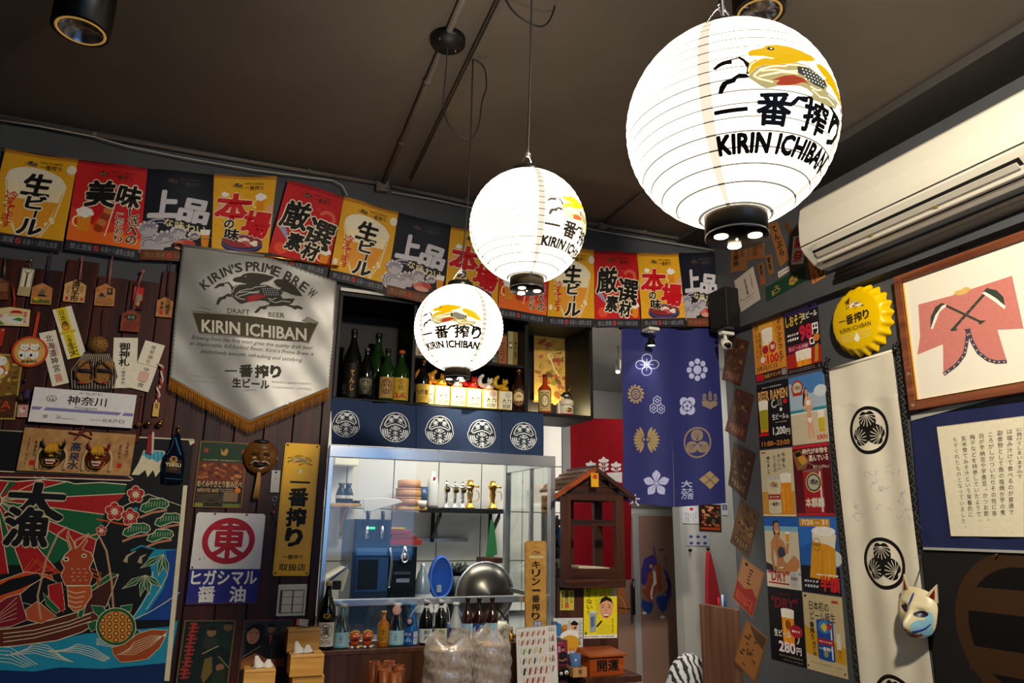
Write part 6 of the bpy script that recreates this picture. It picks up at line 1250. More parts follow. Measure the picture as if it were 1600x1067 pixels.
for i,(cx,lb) in enumerate(((1172,'brown craft beer bottle with landscape label, left of the three'),(1257,'brown craft beer bottle with blue label, middle of the three'),(1355,'brown craft beer bottle with landscape label, right of the three'))):
    p,h = eb(cx,250,3.52); bottle(p,h,.028,GLB,mat('crown_dark','#2a2420',.3,.5),lb,'beer',[(.05,.42,1.2,'#8ab4c8' if i != 1 else '#2a4a8a',pic if i != 1 else (lambda s: (s.rect(60,10,90,90,ink('#d8d4c0')),s.scrib(64,14,86,86,5,2,K))))],capr=.4)
p,h = eb(1495,480,3.5); t = thing('gold_figurine','tiny golden figurine at the right end of the bottle row','figurine',p); MB().lathe([(0,0),(.018,0),(.014,.01),(.015,.03),(.008,.04)],p,GOLD,14).build('body',t); MB().ball(p+Vector((0,0,.048)),.011,GOLD,12).build('head',t)
for q in (-1,1): MB().lathe([(.004,0),(.0005,.016)],p+Vector((q*.006,0,.056)),GOLD,8).build('ear',t); MB().tube([p+Vector((q*.012,-.006,.03)),p+Vector((q*.02,-.012,.018))],.004,GOLD,6).build('arm',t)
p,h = eb(1450,470,3.54); ringp(p+Vector((0,0,.058)),.009,.0012,GOLD,'ring_stand',None)
tag(bpy.data.objects['ring_stand'],'thin brass ring standing left of the golden figurine','ring')
# bamboo cups on the low table
for i,(cx,cy) in enumerate(((495,722),(605,718),(535,740),(672,750),(568,780),(680,778),(640,800))):
    D = 3.25-.0009*(cy-718)*1.1; p = PB(480+cx/4.706,880+cy/4.706,D); rr_ = .0225; zt_ = p.z; p.z = zl
    t = thing('bamboo_cup','reddish bamboo cup left of the plastic bags, '+['farthest left','at the back middle','second from the left at the back','at the back right','front left','front right','foremost'][i],'cup',p,'bamboo cups on the low table')
    h = zt_-zl; MB().lathe([(.0,.01),(rr_*.85,.012),(rr_*.86,h),(rr_,h),(rr_,0),(0,0)],p,wood('bamboo_red','#5a2a12','#a0572a','z',8,.4,.15),24).build('tube',t); MB().lathe([(rr_*.84,h+.0003),(rr_*1.0,h+.0005)],p,ink('#c8864a'),24,caps=False).build('cut_rim',t)
# plastic bags round stacks of cups
PLB = bpy.data.materials.new('thin_plastic'); PLB.use_nodes = True; nt = PLB.node_tree; nt.nodes.clear(); L = nt.links.new
o_ = nt.nodes.new('ShaderNodeOutputMaterial'); m1 = nt.nodes.new('ShaderNodeMixShader'); tr_ = nt.nodes.new('ShaderNodeBsdfTransparent'); m2_ = nt.nodes.new('ShaderNodeMixShader'); df = nt.nodes.new('ShaderNodeBsdfDiffuse'); gl = nt.nodes.new('ShaderNodeBsdfGlossy')
df.inputs[0].default_value = (.9,.88,.83,1); gl.inputs[0].default_value = (1,1,1,1); gl.inputs['Roughness'].default_value = .18; m2_.inputs[0].default_value = .22
ns = nt.nodes.new('ShaderNodeTexNoise'); ns.inputs['Scale'].default_value = 14; ns.inputs['Detail'].default_value = 5; mr = nt.nodes.new('ShaderNodeMapRange'); mr.inputs['To Min'].default_value = .38; mr.inputs['To Max'].default_value = .85; mr.inputs['From Min'].default_value = .35; mr.inputs['From Max'].default_value = .65
bp_ = nt.nodes.new('ShaderNodeBump'); bp_.inputs['Strength'].default_value = .5; bp_.inputs['Distance'].default_value = .006; L(ns.outputs[0],bp_.inputs['Height']); L(bp_.outputs[0],gl.inputs['Normal']); L(bp_.outputs[0],df.inputs['Normal'])
L(ns.outputs[0],mr.inputs[0]); L(mr.outputs[0],m1.inputs[0]); L(tr_.outputs[0],m1.inputs[1]); tl = nt.nodes.new('ShaderNodeBsdfTranslucent'); tl.inputs[0].default_value = (.92,.9,.86,1); m3 = nt.nodes.new('ShaderNodeMixShader'); m3.inputs[0].default_value = .45; L(df.outputs[0],m3.inputs[1]); L(tl.outputs[0],m3.inputs[2]); L(m3.outputs[0],m2_.inputs[1]); L(gl.outputs[0],m2_.inputs[2]); L(m2_.outputs[0],m1.inputs[2]); L(m1.outputs[0],o_.inputs[0])
PAPC = mat('paper_cup','#d8b48a',.7);
for i,(cx,top,D,R_,lb) in enumerate(((1045,545,3.0,.098,'crumpled clear plastic bag around stacked brown paper bowls, left'),(1165,520,3.14,.075,'clear plastic bag of bowls squeezed between the two front bags'),(1350,505,3.0,.083,'crumpled clear plastic bag around stacked brown paper bowls, right'))):
    x = 480+cx/4.706; q = PB(x,880+top/4.706,D); base = Vector((q.x,D,zl)); H = q.z-zl; t = thing('plastic_bag',lb,'bag',base,'plastic bags of paper bowls'); rr = random.Random(i)
    vs = []; n = 40; rows = 26
    for j in range(rows+1):
        v = j/rows; z = H*v
        for k in range(n):
            a = 2*pi*k/n; r = R_*(1+.035*sin(5*a+j*.5+i)+.02*sin(9*a-j*.8)+.03*sin(j*1.3+a*2)+rr.uniform(-.004,.004)); r *= 1-.12*max(0,v-.82)/.18+(.1*sin(3*a+i) if j == rows else 0)
            vs.append((base.x+r*cos(a),base.y+r*sin(a),base.z+z+(.02*sin(4*a+i)+rr.uniform(-.006,.006) if j >= rows-2 else 0)))
    MB().add(vs,[(j*n+k,j*n+(k+1) % n,(j+1)*n+(k+1) % n,(j+1)*n+k) for j in range(rows) for k in range(n)],PLB,True).build('film',t)
    for k in range(9):
        z = .02+k*(H-.07)/9; MB().lathe([(R_*.55,z),(R_*.86,z+.03),(R_*.88,z+.033),(R_*.83,z+.03),(R_*.5,z+.004)],base,PAPC,26,caps=False).build('paper_bowl',t)
# tissue boxes
def PBb(x,y,D): return PB(270+x/5.707,880+y/5.707,D)
def tbox(label,x0,x1,ytop,ybot,D,dep,tissue=None):
    a,b = PBb(x0,ytop,D),PBb(x1,ybot,D); t = thing('tissue_box',label,'tissue box',((a.x+b.x)/2,D+dep/2,b.z)); MB().box(a.x,b.x,D,D+dep,b.z,a.z,BAMB).build('body',t,bevel=.003)
    w3 = b.x-a.x; MB().box(a.x+w3*.28,b.x-w3*.28,D+dep*.3,D+dep*.62,a.z,a.z+.0008,K).build('slot',t); MB().box(a.x+.004,b.x-.004,D-.0008,D,a.z-.012,a.z-.0105,ink('#8a5a20')).build('seam',t)
    if tissue:
        c = Vector((a.x+w3*tissue,D+dep*.42,a.z))
        for q,(dx,h2) in enumerate(((-.018,.045),(.012,.03))):
            b2 = MB(); vs = [];
            for j in range(6):
                for k in range(10): a_ = 2*pi*k/10; r = .02*(1-j/6.5)*(1+.3*sin(3*a_+j)); vs.append((c.x+dx*(1+j*.12)+r*cos(a_)*1.2,c.y+r*sin(a_)*.4,c.z+h2*j/5))
            b2.add(vs,[(j*10+k,j*10+(k+1) % 10,(j+1)*10+(k+1) % 10,(j+1)*10+k) for j in range(5) for k in range(10)]+[tuple(50+k for k in range(10))],mat('tissue','#e8e4da',.9),True).build('tissue',t)
    return t
tbox('bamboo tissue box at the bottom in front of the man poster',636,906,955,1120,3.28,.11,.62)
tbox('upper back bamboo tissue box of the stack beside the tall sake bottle',1030,1302,592,790,3.40,.09)
tbox('bamboo tissue box with white tissue sticking out, front of the stack',1052,1340,822,1002,3.27,.125,.4)
tbox('lowest bamboo tissue box of the stack, cut off by the frame',1068,1340,1010,1180,3.28,.12)
card('notice',(270,880,5.707),((1110,495),(1210,500),(1200,556),(1095,552)),ink('#e8e2d6'),lambda s: (s.rect(0,0,26,60,ink('#d87a6a')),s.text('つけ',34,8,60,24,K,.03),s.text('くだ',34,36,60,18,K,.02)),'small white and pink notice card behind the tissue box stack','card',D=3.52,h=60)
# beer sign board and skewer menu
def fkir(s):
    s.ring(50,60,34,30,1.4,ink('#5a4020'),30,a0=3.5,a1=5.9); kirin(s,50,62,.03,ink('#8a4a1c'),ink('#6a4a2a'),K,RED,K,WH); s.rect(18,78,84,88,ink('#e0d4b0')); s.rect(20,80,82,86,ink('#c8b88a')); s.ell(48,10,2.2,2.2,K,8)
    for i,c in enumerate('キリン一番搾り'): s.text(c,32,104+i*43,36,36,K,.05) if c != '一' else s.rect(32,104+i*43+14,70,104+i*43+24,K)
    s.rect(42,404,76,436,ink('#3a5aa8')); s.rect(46,408,72,432,ink('#b8c8e0')); s.vtext('生樽',50,408,16,24,ink('#23407a'),.02)
RB = [(0,12),(4,4),(14,0),(86,0),(96,4),(100,12),(100,436),(4,436)]
card('wooden_sign',ZF,((120,105),(262,110),(276,690),(130,690)),wood('sign_wood','#c8913c','#dfae5c','z',8,.4,.05),fkir,'upright pale wooden beer sign with black katakana lettering','sign',D=3.555,th=.014,h=436,outline=RB)
def fsk(s):
    rr = random.Random(6); cs = ['#b0583a','#a85a30','#c06a48','#b06a50','#8c4a2a']
    def sk(x,y,l,c_,w_): s.line([(x+2,y-4),(x-3,y+l+3)],.8,ink('#c8a070')); s.line([(x+1.4,y),(x-1.6,y+l)],w_,ink(c_)); s.scrib(x-9,y-3,x-6,y+10,6,1,K)
    for j in range(2):
        for i in range(5): sk(14+i*13.5,12+j*22,12,rr.choice(cs),4.5)
    for i,c_ in enumerate(('#7aa838','#4a6a2c','#c8c090','#b08a50')): sk(18+i*13.5,56,13,c_,5)
    for i,c_ in enumerate(('#3a3a2c','#b88a50','#4a4034','#d8b880','#c87a30')): sk(17+i*13.5,80,14,c_,4)
    for i,c_ in enumerate(('#23261e','#8c3a34','#b05a40','#a04830','#c06a50')): sk(18+i*13.5,104,17,c_,5)
    for i,c_ in enumerate(('#b04030','#a83a2c','#b8503c','#c06048')): sk(24+i*13.5,130,14,c_,5)
    for j in range(4): sk(90-j*.5,26+j*26,15,cs[j],4); s.scrib(80,6+j*26,96,16+j*26,3,3,K)
    s.line([(0,1),(100,1)],1.5,ink('#8a8680'))
card('menu_board',ZF,((56,688),(325,684),(368,1080),(92,1080)),ink('#e2ded6',.3),fsk,'white laminated menu of grilled skewers propped below the wooden sign','menu',D=3.36,h=150,th=.003)
# ---------------------------------------------------------------- panelled side counter with the little shrine
YP = 3.55
SP = thing('side_counter','dark veneer panelled counter under the little wooden shrine','counter',(1.9,3.6,0))
xa,xb,zp = 1.666,PB(966,1000,YP).x,PB(900,905,YP-.05).z
MB().box(xa,xb,YP,YP+.3,0,zp-.04,VENEER).build('panel',SP); MB().box(xa,PB(975,905,3.48).x,3.46,YP+.3,zp-.04,zp,DKWX).build('top_board',SP,bevel=.003)
MB().box(xa+.05,xb+.02,3.36,YP,PB(920,1060,3.36).z-.03,PB(920,1060,3.36).z,VENEER).build('ledge',SP,bevel=.002)
zle = PB(920,1060,3.36).z
def PGg(x,y,D): return PB(840+x/4.103,640+y/4.103,D)
SH = thing('miniature_shrine','small dark wooden open shrine house with gabled shingle roof','shrine',(PB(925,900,3.5).x,3.6,zp))
ax,ay = PGg(158,560,3.5),PGg(552,560,3.5); x0,x1 = ax.x,ay.x; zev = PGg(350,545,3.5).z; zap = PGg(360,372,3.48).z; xm = (x0+x1)/2; dep = .27; pw = .05
for px_ in (x0,x1-pw):
    for py_ in (3.5,3.5+dep-pw*.6): MB().box(px_,px_+pw,py_,py_+pw*.6,zp,zev,DKW).build('post',SH,bevel=.002)
zm = PGg(350,705,3.5).z; zm2 = PGg(350,745,3.5).z; zb_ = PGg(350,1035,3.5).z
for (a,b) in ((zm2,zm),(zp,max(zb_,zp+.05)),(zev-.03,zev)):
    MB().box(x0+pw,x1-pw,3.502,3.525,a,b,DKWX).build('front_rail',SH,bevel=.0015); MB().box(x0+pw,x1-pw,3.5+dep-.024,3.5+dep,a,b,DKWX).build('back_rail',SH)
    MB().box(x0+.01,x0+.03,3.53,3.5+dep-.03,a,b,DKW).build('side_rail',SH); MB().box(x1-.03,x1-.01,3.53,3.5+dep-.03,a,b,DKW).build('side_rail',SH)
MB().box(xm-.02,xm+.006,3.5+dep-.022,3.5+dep-.002,zp,zev,DKW).build('back_mullion',SH)
for k in range(3):
    zz = zev+k*(zap-zev)/3.4; f_ = 1-(k+.5)/3.3; MB().box(xm-(x1-x0)/2*f_,xm+(x1-x0)/2*f_,3.51,3.525,zz,zz+(zap-zev)/3.6,DKWX).build('gable_board',SH,bevel=.001)
ov = .055; xl,xr_ = x0-ov,x1+ov*.9; zl_ = zev-.01
for side,xe_ in ((-1,xl),(1,xr_)):
    n1,n2 = (xm,zap),(xe_,zl_)
    MB().hexa([(n1[0],3.46,n1[1]-.02),(n2[0],3.46,n2[1]-.02),(n2[0],3.48,n2[1]-.02),(n1[0],3.48,n1[1]-.02)],[(n1[0],3.46,n1[1]+.006),(n2[0],3.46,n2[1]+.006),(n2[0],3.48,n2[1]+.006),(n1[0],3.48,n1[1]+.006)],ORANGEW if side < 0 else DKWX).build('barge_board',SH,bevel=.001)
    for r_ in range(5):
        u0,u1 = r_/5,(r_+1.25)/5; A_ = (n1[0]+(n2[0]-n1[0])*u0,n1[1]+(n2[1]-n1[1])*u0); B_ = (n1[0]+(n2[0]-n1[0])*min(u1,1.04),n1[1]+(n2[1]-n1[1])*min(u1,1.04)); ly = 3.482
        if side < 0: A_ = (max(A_[0],1.668),A_[1]); B_ = (max(B_[0],1.667),B_[1])
        if abs(A_[0]-B_[0]) < .004: continue
        for c_ in range(4):
            w_ = (dep+.05)/4; ya,yb = ly+c_*w_+.001,ly+(c_+1)*w_-.001; lift_ = .004+.009*(1)
            MB().hexa([(A_[0],ya,A_[1]),(B_[0],ya,B_[1]+.004),(B_[0],yb,B_[1]+.004),(A_[0],yb,A_[1])],[(A_[0],ya,A_[1]+.006),(B_[0],ya,B_[1]+lift_+.004),(B_[0],yb,B_[1]+lift_+.004),(A_[0],yb,A_[1]+.006)],wood('shingle','#4a2c1c','#8a6248','x',8,.6,.2)).build('shingle',SH)
MB().box(xm-.012,xm+.012,3.46,3.5+dep+.03,zap-.002,zap+.012,DKW).build('ridge',SH,bevel=.002)
card('paper_charm',ZG,((342,405),(390,406),(390,496),(342,494)),ink('#e0aa18'),lambda s: (s.vtext('福',16,18,68,58,RED,.06),s.rect(8,8,92,14,ink('#a8701c'))),'small yellow lucky charm card on the gable of the little shrine','charm',D=3.457,w=100,h=170)
s_ = PGg(265,985,3.62); MB().hexa([(xm-.06,3.56,zp+.05),(xm+.12,3.56,zp+.045),(xm+.12,3.7,zp+.045),(xm-.06,3.7,zp+.05)],[(xm-.06,3.56,zp+.062),(xm+.12,3.56,zp+.052),(xm+.12,3.7,zp+.052),(xm-.06,3.7,zp+.062)],mat('cream_paper','#c4b89c',.7)).build('offering_tray',label='pale tray lying inside the little shrine',cat='tray')
# bottles beside the steel post
p = PB(868,900,3.68); p.z = zp; q = PB(868,868,3.68).z-zp
bottle(p,.235,.03,GLD,BC,'dark bottle with cream label squeezed between steel post and shrine','sake',[(.08,.4,1.2,'#c8c0a0',lambda s: s.vtext('酒',30,20,40,50,K,.04))])
p = PB(870,830,3.76); p.z = zp; bottle(p,.32,.03,mat('blue_clear','#2a4a6a',.1,spec=.8),WC,'taller bottle with blue label behind the shrine post','sake',[(.62,.8,1.2,'#3a6a9a',None)])
# posters on the panel
def fyel(s):
    s.rect(0,132,100,141,WH); s.vtext('甘くない！',4,8,20,74,K,.03,dx=1); s.vtext('レモンサワー',28,8,9,62,K,.0,dx=1.2); s.rect(84,8,94,34,ink('#e8e0c8')); s.scrib(85,10,93,32,6,1,K)
    s.poly([(40,36),(54,18),(62,30),(72,28),(92,44),(98,70),(94,92),(78,112),(52,108),(38,84)],ink('#e8d21c')); s.line([(52,26),(42,50),(42,78)],2,ink('#b8981c')); s.line([(60,14),(62,26)],2,ink('#8a7a1c'))
    s.ell(67,62,21,28,SKIN,28,.06); s.poly([(46,54),(52,38),(66,31),(82,38),(90,56),(84,48),(68,42),(54,48)],K)
    s.line([(52,56),(60,54)],1.6,K); s.line([(72,55),(80,57)],1.6,K); s.line([(53,61),(60,61)],1.8,K); s.line([(73,62),(80,62)],1.8,K); s.poly([(65,62),(69,72),(62,72)],ink('#c88a62')); s.poly([(56,78),(78,78),(72,88),(61,87)],ink('#a8342a')); s.poly([(58,79),(76,79),(73,83),(60,83)],WH)
    s.poly([(16,74),(38,72),(36,124),(18,126)],ink('#9aa2ac')); s.ell(27,74,11,3,ink('#c8ccd4')); s.poly([(20,86),(32,84),(31,110),(21,112)],ink('#5a6a90')); s.line([(38,112),(54,96)],5,K); s.poly([(40,118),(58,104),(80,110),(84,130),(44,130)],ink('#e0cc20')); s.scrib(84,90,90,128,8,1,K); s.scrib(2,134,90,139,1,20,K); s.ell(6,128,4,4,ink('#3a8a3a'))
card('poster',ZF,((527,400),(752,402),(750,760),(527,768)),ink('#ecd91a'),fyel,'bright yellow poster of a smiling man in a lemon hood holding a can','poster',D=YP-.001)
card('notice',ZF,((368,440),(462,440),(460,575),(367,576)),ink('#c9b84e'),lambda s: (s.vtext('営業許可証',34,6,26,96,K,.04),s.rect(34,92,62,126,ink('#c85a34')),s.scrib(74,12,90,90,5,1,K),s.scrib(8,12,22,128,8,1,K),s.ell(78,72,3,3,RED)),'small gold notice with red seal on the veneer panel','notice',D=YP-.001)
def fbr(s):
    s.rect(0,0,100,120,ink('#cfd4d4')); s.poly([(0,10),(26,20),(40,60),(18,62),(0,40)],ink('#3a78b0')); s.poly([(26,30),(48,22),(46,50),(30,50)],ink('#a85a1c')); s.ell(38,30,9,8,ink('#c88a3a')); s.ell(70,26,12,15,SKIN); s.poly([(58,18),(70,8),(84,18),(82,26),(60,24)],K); s.ell(74,34,5,4,ink('#6a2a1c'))
    s.ell(58,62,34,22,WH); s.ell(58,84,32,26,ink('#d8a02a')); s.poly([(50,10),(56,8),(56,40),(52,40)],ink('#c8b48a')); s.vtext('いこいから、',84,10,13,100,ink('#1c2848'),.04); s.vtext('ひと言',2,8,14,60,ink('#1c2848'),.05); s.text('さらに',54,100,34,14,ink('#c8401c'),.04)
card('poster',ZF,((318,628),(520,628),(520,870),(320,872)),ink('#c8ccd0'),fbr,'white and blue beer poster with big glass, left below the gold notice','poster',D=YP-.001,h=120)
card('leaflet',ZF,((345,790),(412,786),(425,946),(352,952)),ink('#8c2a4a'),lambda s: (s.scrib(12,6,60,12,1,6,WH),s.vtext('焼鳥',6,36,26,50,ink('#e0b0b8'),.04),s.ell(54,62,16,20,ink('#a87858')),s.poly([(38,50),(54,38),(70,50),(68,58),(40,58)],K),s.poly([(14,96),(40,84),(70,84),(94,100),(96,190),(10,190)],ink('#1c1a1e')),s.line([(14,150),(50,160),(88,146)],12,ink('#a87858')),s.line([(50,90),(52,140)],2,ink('#5a5050'))),'magenta leaflet with a man in black folding his arms','leaflet',D=3.44,h=200)
# things on the ledge
def PFf(x,y,D): return PB(790+x/4.319,820+y/4.319,D)
a,b = PFf(568,895,3.4),PFf(800,1035,3.4); bo = thing('offering_box','orange-brown wooden box with black characters, lower right of yellow poster','box',((a.x+b.x)/2,3.45,zle))
b.z = max(b.z,zle+.004); MB().box(a.x,b.x,3.4,3.53,b.z,a.z,ORANGEW).build('body',bo,bevel=.002); MB().hexa([(a.x-.01,3.385,a.z),(b.x+.012,3.385,a.z),(b.x+.012,3.545,a.z),(a.x-.01,3.545,a.z)],[(a.x-.01,3.385,a.z+.01),(b.x+.012,3.385,a.z+.01),(b.x,3.535,a.z+.028),(a.x+.004,3.535,a.z+.028)],ORANGEW).build('lid',bo,bevel=.0015)
MB().box(a.x-.012,b.x+.012,3.39,3.54,zle,b.z,ORANGEW).build('base',bo,bevel=.001)
s = Sheet('B',3.3995,th=0); s.uvframe(a.x,b.x,b.z,a.z,100,56); s.text('開運',22,11,62,34,K,.05); s.build('lettering',None,outline=[(0,0),(100,56)],parent=bo)
a,b = PFf(455,965,3.4),PFf(550,1035,3.4); mb = thing('wooden_measure','small pale wooden measuring box holding a clear blue cup','box',((a.x+b.x)/2,3.44,zle))
for bb_ in ((a.x,b.x,3.4,3.408),(a.x,b.x,3.472,3.48),(a.x,a.x+.008,3.408,3.472),(b.x-.008,b.x,3.408,3.472)): MB().box(*bb_,zle,a.z,PALEW).build('side',mb,bevel=.001)
MB().box(a.x+.008,b.x-.008,3.408,3.472,zle,zle+.008,PALEW).build('base',mb)
s = Sheet('B',3.3995,th=0); s.uvframe(a.x,b.x,zle,a.z,100,70); s.text('祝',38,16,26,32,ink('#3a2a14'),.04); s.build('mark',None,outline=[(0,0),(100,70)],parent=mb)
cc = Vector(((a.x+b.x)/2-.006,3.44,zle+.009)); ht = PFf(480,870,3.44).z-cc.z; MB().lathe([(0,0),(.024,0),(.03,ht),(.028,ht),(.022,.004)],cc,mat('blue_tumbler','#6a92c8',.15,trans=.4),24).build('tumbler',label='clear blue plastic tumbler standing in the wooden measuring box',cat='cup')
for i,(x,y,r_) in enumerate(((372,990,.017),(405,985,.021))):
    c = PFf(x,y,3.42); c.z = zle+r_; t = thing('round_badge_toy',('smaller left','larger right')[i]+' black ball toy with white round eye on the ledge','toy',(c.x,c.y,zle),'black ball toys on the ledge'); MB().ball(c,r_,BLACK,16).build('body',t); MB().ball(c+Vector((-.003,-r_*.7,.002)),r_*.5,WH,12).build('eye',t); MB().ball(c+Vector((-.004,-r_*1.12,.002)),r_*.2,K,8).build('pupil',t)
# ---------------------------------------------------------------- dark blue split curtain with crests
NV = mat('navy_cloth','#2b2e6a',.5,noise=.12,nscale=120,spec=.4); LB = ink('#b4b8dc'); TN = ink('#a08a5c'); TN2 = ink('#8c7a66')
NC = thing('split_curtain','long dark blue split curtain with white and tan family crests','curtain',(2.43,3.575,1.655))
def petal(s,cx,cy,a,r0,r1,w_,m,n=10): s.poly([(cx+(r0+(r1-r0)*t)*cos(a)-w_*sin(pi*t)**.7*sin(a)*k,cy+(r0+(r1-r0)*t)*sin(a)+w_*sin(pi*t)**.7*cos(a)*k) for k,ts in ((1,[i/n for i in range(n+1)]),(-1,[1-i/n for i in range(1,n)])) for t in ts],m)
def crestL(s):
    for k in range(4): s.ell(253+36*cos(k*pi/2),247+36*sin(k*pi/2),27,25,LB,20)
    for k in range(4): s.ell(253+36*cos(k*pi/2),247+36*sin(k*pi/2),23,21,NV,20)
    for k in range(8): s.line([(253,247),(253+34*cos(k*pi/4),247+34*sin(k*pi/4))],3,LB)
    s.ell(253,247,7,7,LB,10)
    for k in range(13): a = -1.3+k*(2*pi-.6)/12-.0; petal(s,191+34*cos(a),411+38*sin(a),a+.9,0,22,6,TN)
    s.ring(191,411,38,40,7,TN,26); s.ell(191,411,24,26,TN,20); s.ell(191,411,19,20,NV,18)
    for k in range(5): s.ell(191+11*cos(k*1.257-1.57),411+11*sin(k*1.257-1.57),6,6,TN,10)
    for hx,hy in ((308,448),(290,489),(327,494)):
        s.poly([(hx+27*cos(pi/2+k*pi/3)*.86,hy+29*sin(pi/2+k*pi/3)) for k in range(6)],LB); s.poly([(hx+22*cos(pi/2+k*pi/3)*.86,hy+24*sin(pi/2+k*pi/3)) for k in range(6)],NV); s.poly([(hx-13,hy),(hx,hy-15),(hx+13,hy),(hx,hy+15)],LB); s.poly([(hx-7,hy),(hx,hy-8),(hx+7,hy),(hx,hy+8)],NV)
    for q in (-1,1):
        for k in range(9): a = -1.2+k*.3; petal(s,247+q*6,665,(a if q > 0 else pi-a),14,78 if abs(a) > .7 else 70,9,TN)
        for k in range(6): a = -.9+k*.36; s.line([(247+q*8,665),(247+q*(8+52*cos(a)),665+66*sin(a))],1.6,NV)
        s.ell(247+q*10,663,7,8,TN,12)
    s.rect(242,586,251,745,NV)
    for k in range(5): a = -pi/2+k*2*pi/5; s.poly([(302,908),(302+44*cos(a-.5),908+48*sin(a-.5)),(302+56*cos(a-.34),908+60*sin(a-.34)),(302+72*cos(a),908+76*sin(a)),(302+56*cos(a+.34),908+60*sin(a+.34)),(302+44*cos(a+.5),908+48*sin(a+.5))],LB)
    for k in range(5): a = -pi/2+k*2*pi/5+pi/5; s.line([(302,908),(302+48*cos(a),908+52*sin(a))],2.6,NV); a = -pi/2+k*2*pi/5; s.line([(302,908),(302+38*cos(a),908+42*sin(a))],1.4,NV)
    s.ell(302,908,9,9,LB,12); s.ring(302,908,11,11,2,NV,14); s.text('大',152,968,62,62,ink('#c4bcc8'),.04,rot=.12)
def crestR(s):
    s.ell(529,277,21,25,LB,24)
    for k in range(8): a = k*pi/4+.4-.4; s.ell(529+42*cos(a),277+47*sin(a),14,16,LB,16)
    for k in range(4): a = pi/4+k*pi/2; s.ell(477+26*cos(a),477+33*sin(a),23,26,LB,20)
    s.ell(477,477,27,31,NV,24)
    for k in range(5): a = -pi/2+k*1.257; s.ell(477+14*cos(a),477+17*sin(a),9.5,11,LB,12)
    s.ell(477,477,5,6,NV,8)
    s.poly([(550,452),(580,448),(597,456),(616,448),(642,454),(640,474),(620,484),(598,498),(576,486),(556,478)],TN2)
    for bx_,h2,n2 in ((565,34,3),(597,48,4),(629,34,3)):
        s.line([(bx_,450),(bx_,450-h2)],2.5,TN2)
        for k in range(n2): s.ell(bx_-6,442-k*11,5,4.5,TN2,8); s.ell(bx_+6,442-k*11,5,4.5,TN2,8)
        s.ell(bx_,448-h2,5,5.5,TN2,8)
    s.ring(532,680,72,86,9,TN2,44)
    for cx_,cy_,a in ((530,640,-pi/2),(505,705,pi-.55),(560,705,.55)):
        pts = [(cx_+30*(abs(cos(t))**.8)*(1 if cos(t) > 0 else -1)*1.0,cy_+32*sin(t)) for t in [2*pi*i/20 for i in range(20)]]; s.poly(pts,TN2)
        for k in range(5): b_ = a+(k-2)*.45; s.line([(532+(cx_-532)*.3,684+(cy_-684)*.3),(cx_+22*cos(b_),cy_+24*sin(b_))],1.4,NV)
    s.text('大',444,892,62,36,LB,.05); s.text('大',442,932,34,26,LB,.05); s.text('大',478,932,34,26,LB,.05); s.text('万',442,960,34,34,LB,.05); s.text('吉',478,960,34,34,LB,.05)
    s.poly([(598,838),(654,888),(600,940),(542,884)],TN); s.line([(570,861),(627,914)],4,NV); s.line([(626,863),(571,912)],4,NV)
for nm,fn,o_,c_ in (('left_panel',crestL,0,((108,48),(388,48),(396,1040),(118,1006))),('right_panel',crestR,0,((384,48),(648,48),(694,1016),(400,1040)))):
    s = Sheet('B',3.572,ZH,.0015); s.step = .0002; fn(s); keep = s.T; s.frame(c_,100,300,square=False)
    s.build(nm,NV,grid=(14,30),warp=lambda u,v: .007*sin(u*22)+.003*sin(v*7+u*9),parent=NC)
MB().tube([PB(968,513,3.58),PB(1130,515,3.58)],.008,DARKM,10).build('rod',NC)
t = thing('spotlight','small hanging spotlight shining on the dark blue curtain','spotlight',PB(1017,530,3.48)); p = PB(1017,518,3.5)
MB().box(p.x-.035,p.x+.035,3.46,3.54,p.z-.0,p.z+.018,WHITEP).build('mount',t,bevel=.003); MB().tube([p,p+Vector((0,0,-.05))],.003,DARKM).build('stem',t); q = p+Vector((0,0,-.055)); MB().lathe([(.012,.02),(.022,-.012),(.024,-.03)],q,DARKM,20,caps=False).build('shade',t); MB().lathe([(.0,-.026),(.021,-.026),(.019,-.022)],q,mat('lit_bulb','#fff4e0',.5,emit=14,emitc='#fff0d0'),18).build('bulb',t)
light('curtain_spot','SPOT',(q.x,q.y,q.z-.032),1.6,(1,.95,.9),.012,(q.x-.01,q.y+.07,q.z-.25),80,.7)
# ---------------------------------------------------------------- hall behind
RCL = mat('red_fabric','#680b12',.9,spec=.05,noise=.12,nscale=20); YR = 5.05
s = Sheet('B',YR,ZG,.003); s.wh = (1,1)
def tree3(cx,b,h,n):
    s.line([(cx,b),(cx,b-h)],4,WG)
    s.poly([(cx,b-h-28),(cx+14,b-h-12),(cx+8,b-h+8),(cx-8,b-h+8),(cx-14,b-h-12)],WG)
    for k in range(n): s.poly([(cx-4,b-8-k*26),(cx-30,b-16-k*26),(cx-34,b-30-k*26),(cx-16,b-34-k*26)],WG); s.poly([(cx+4,b-8-k*26),(cx+30,b-16-k*26),(cx+34,b-30-k*26),(cx+16,b-34-k*26)],WG)
WG = ink('#a8a4a0'); tree3(340,400,46,2); tree3(422,402,74,3); tree3(502,404,46,2); s.poly([(440,405),(540,400),(540,470),(500,460),(450,430)],WG)
s.build('hanging_cloth',RCL,outline=[(208,52),(600,62),(600,1090),(222,1090)],label='red cloth with white paulownia crest hanging behind the little shrine',cat='cloth')
YD = 5.6
def PH(x,y,D=YD): return PB(930+x/3.717,780+y/3.717,D)
DR = thing('tall_cabinet','tall steel-framed cabinet with brown doors and warrior prints','cabinet',(PH(250,70).x,YD,0)); ALU = mat('brushed_aluminium','#c4c4c0',.4,.35); BRD = mat('brown_door','#9a7868',.35,noise=.06,nscale=3)
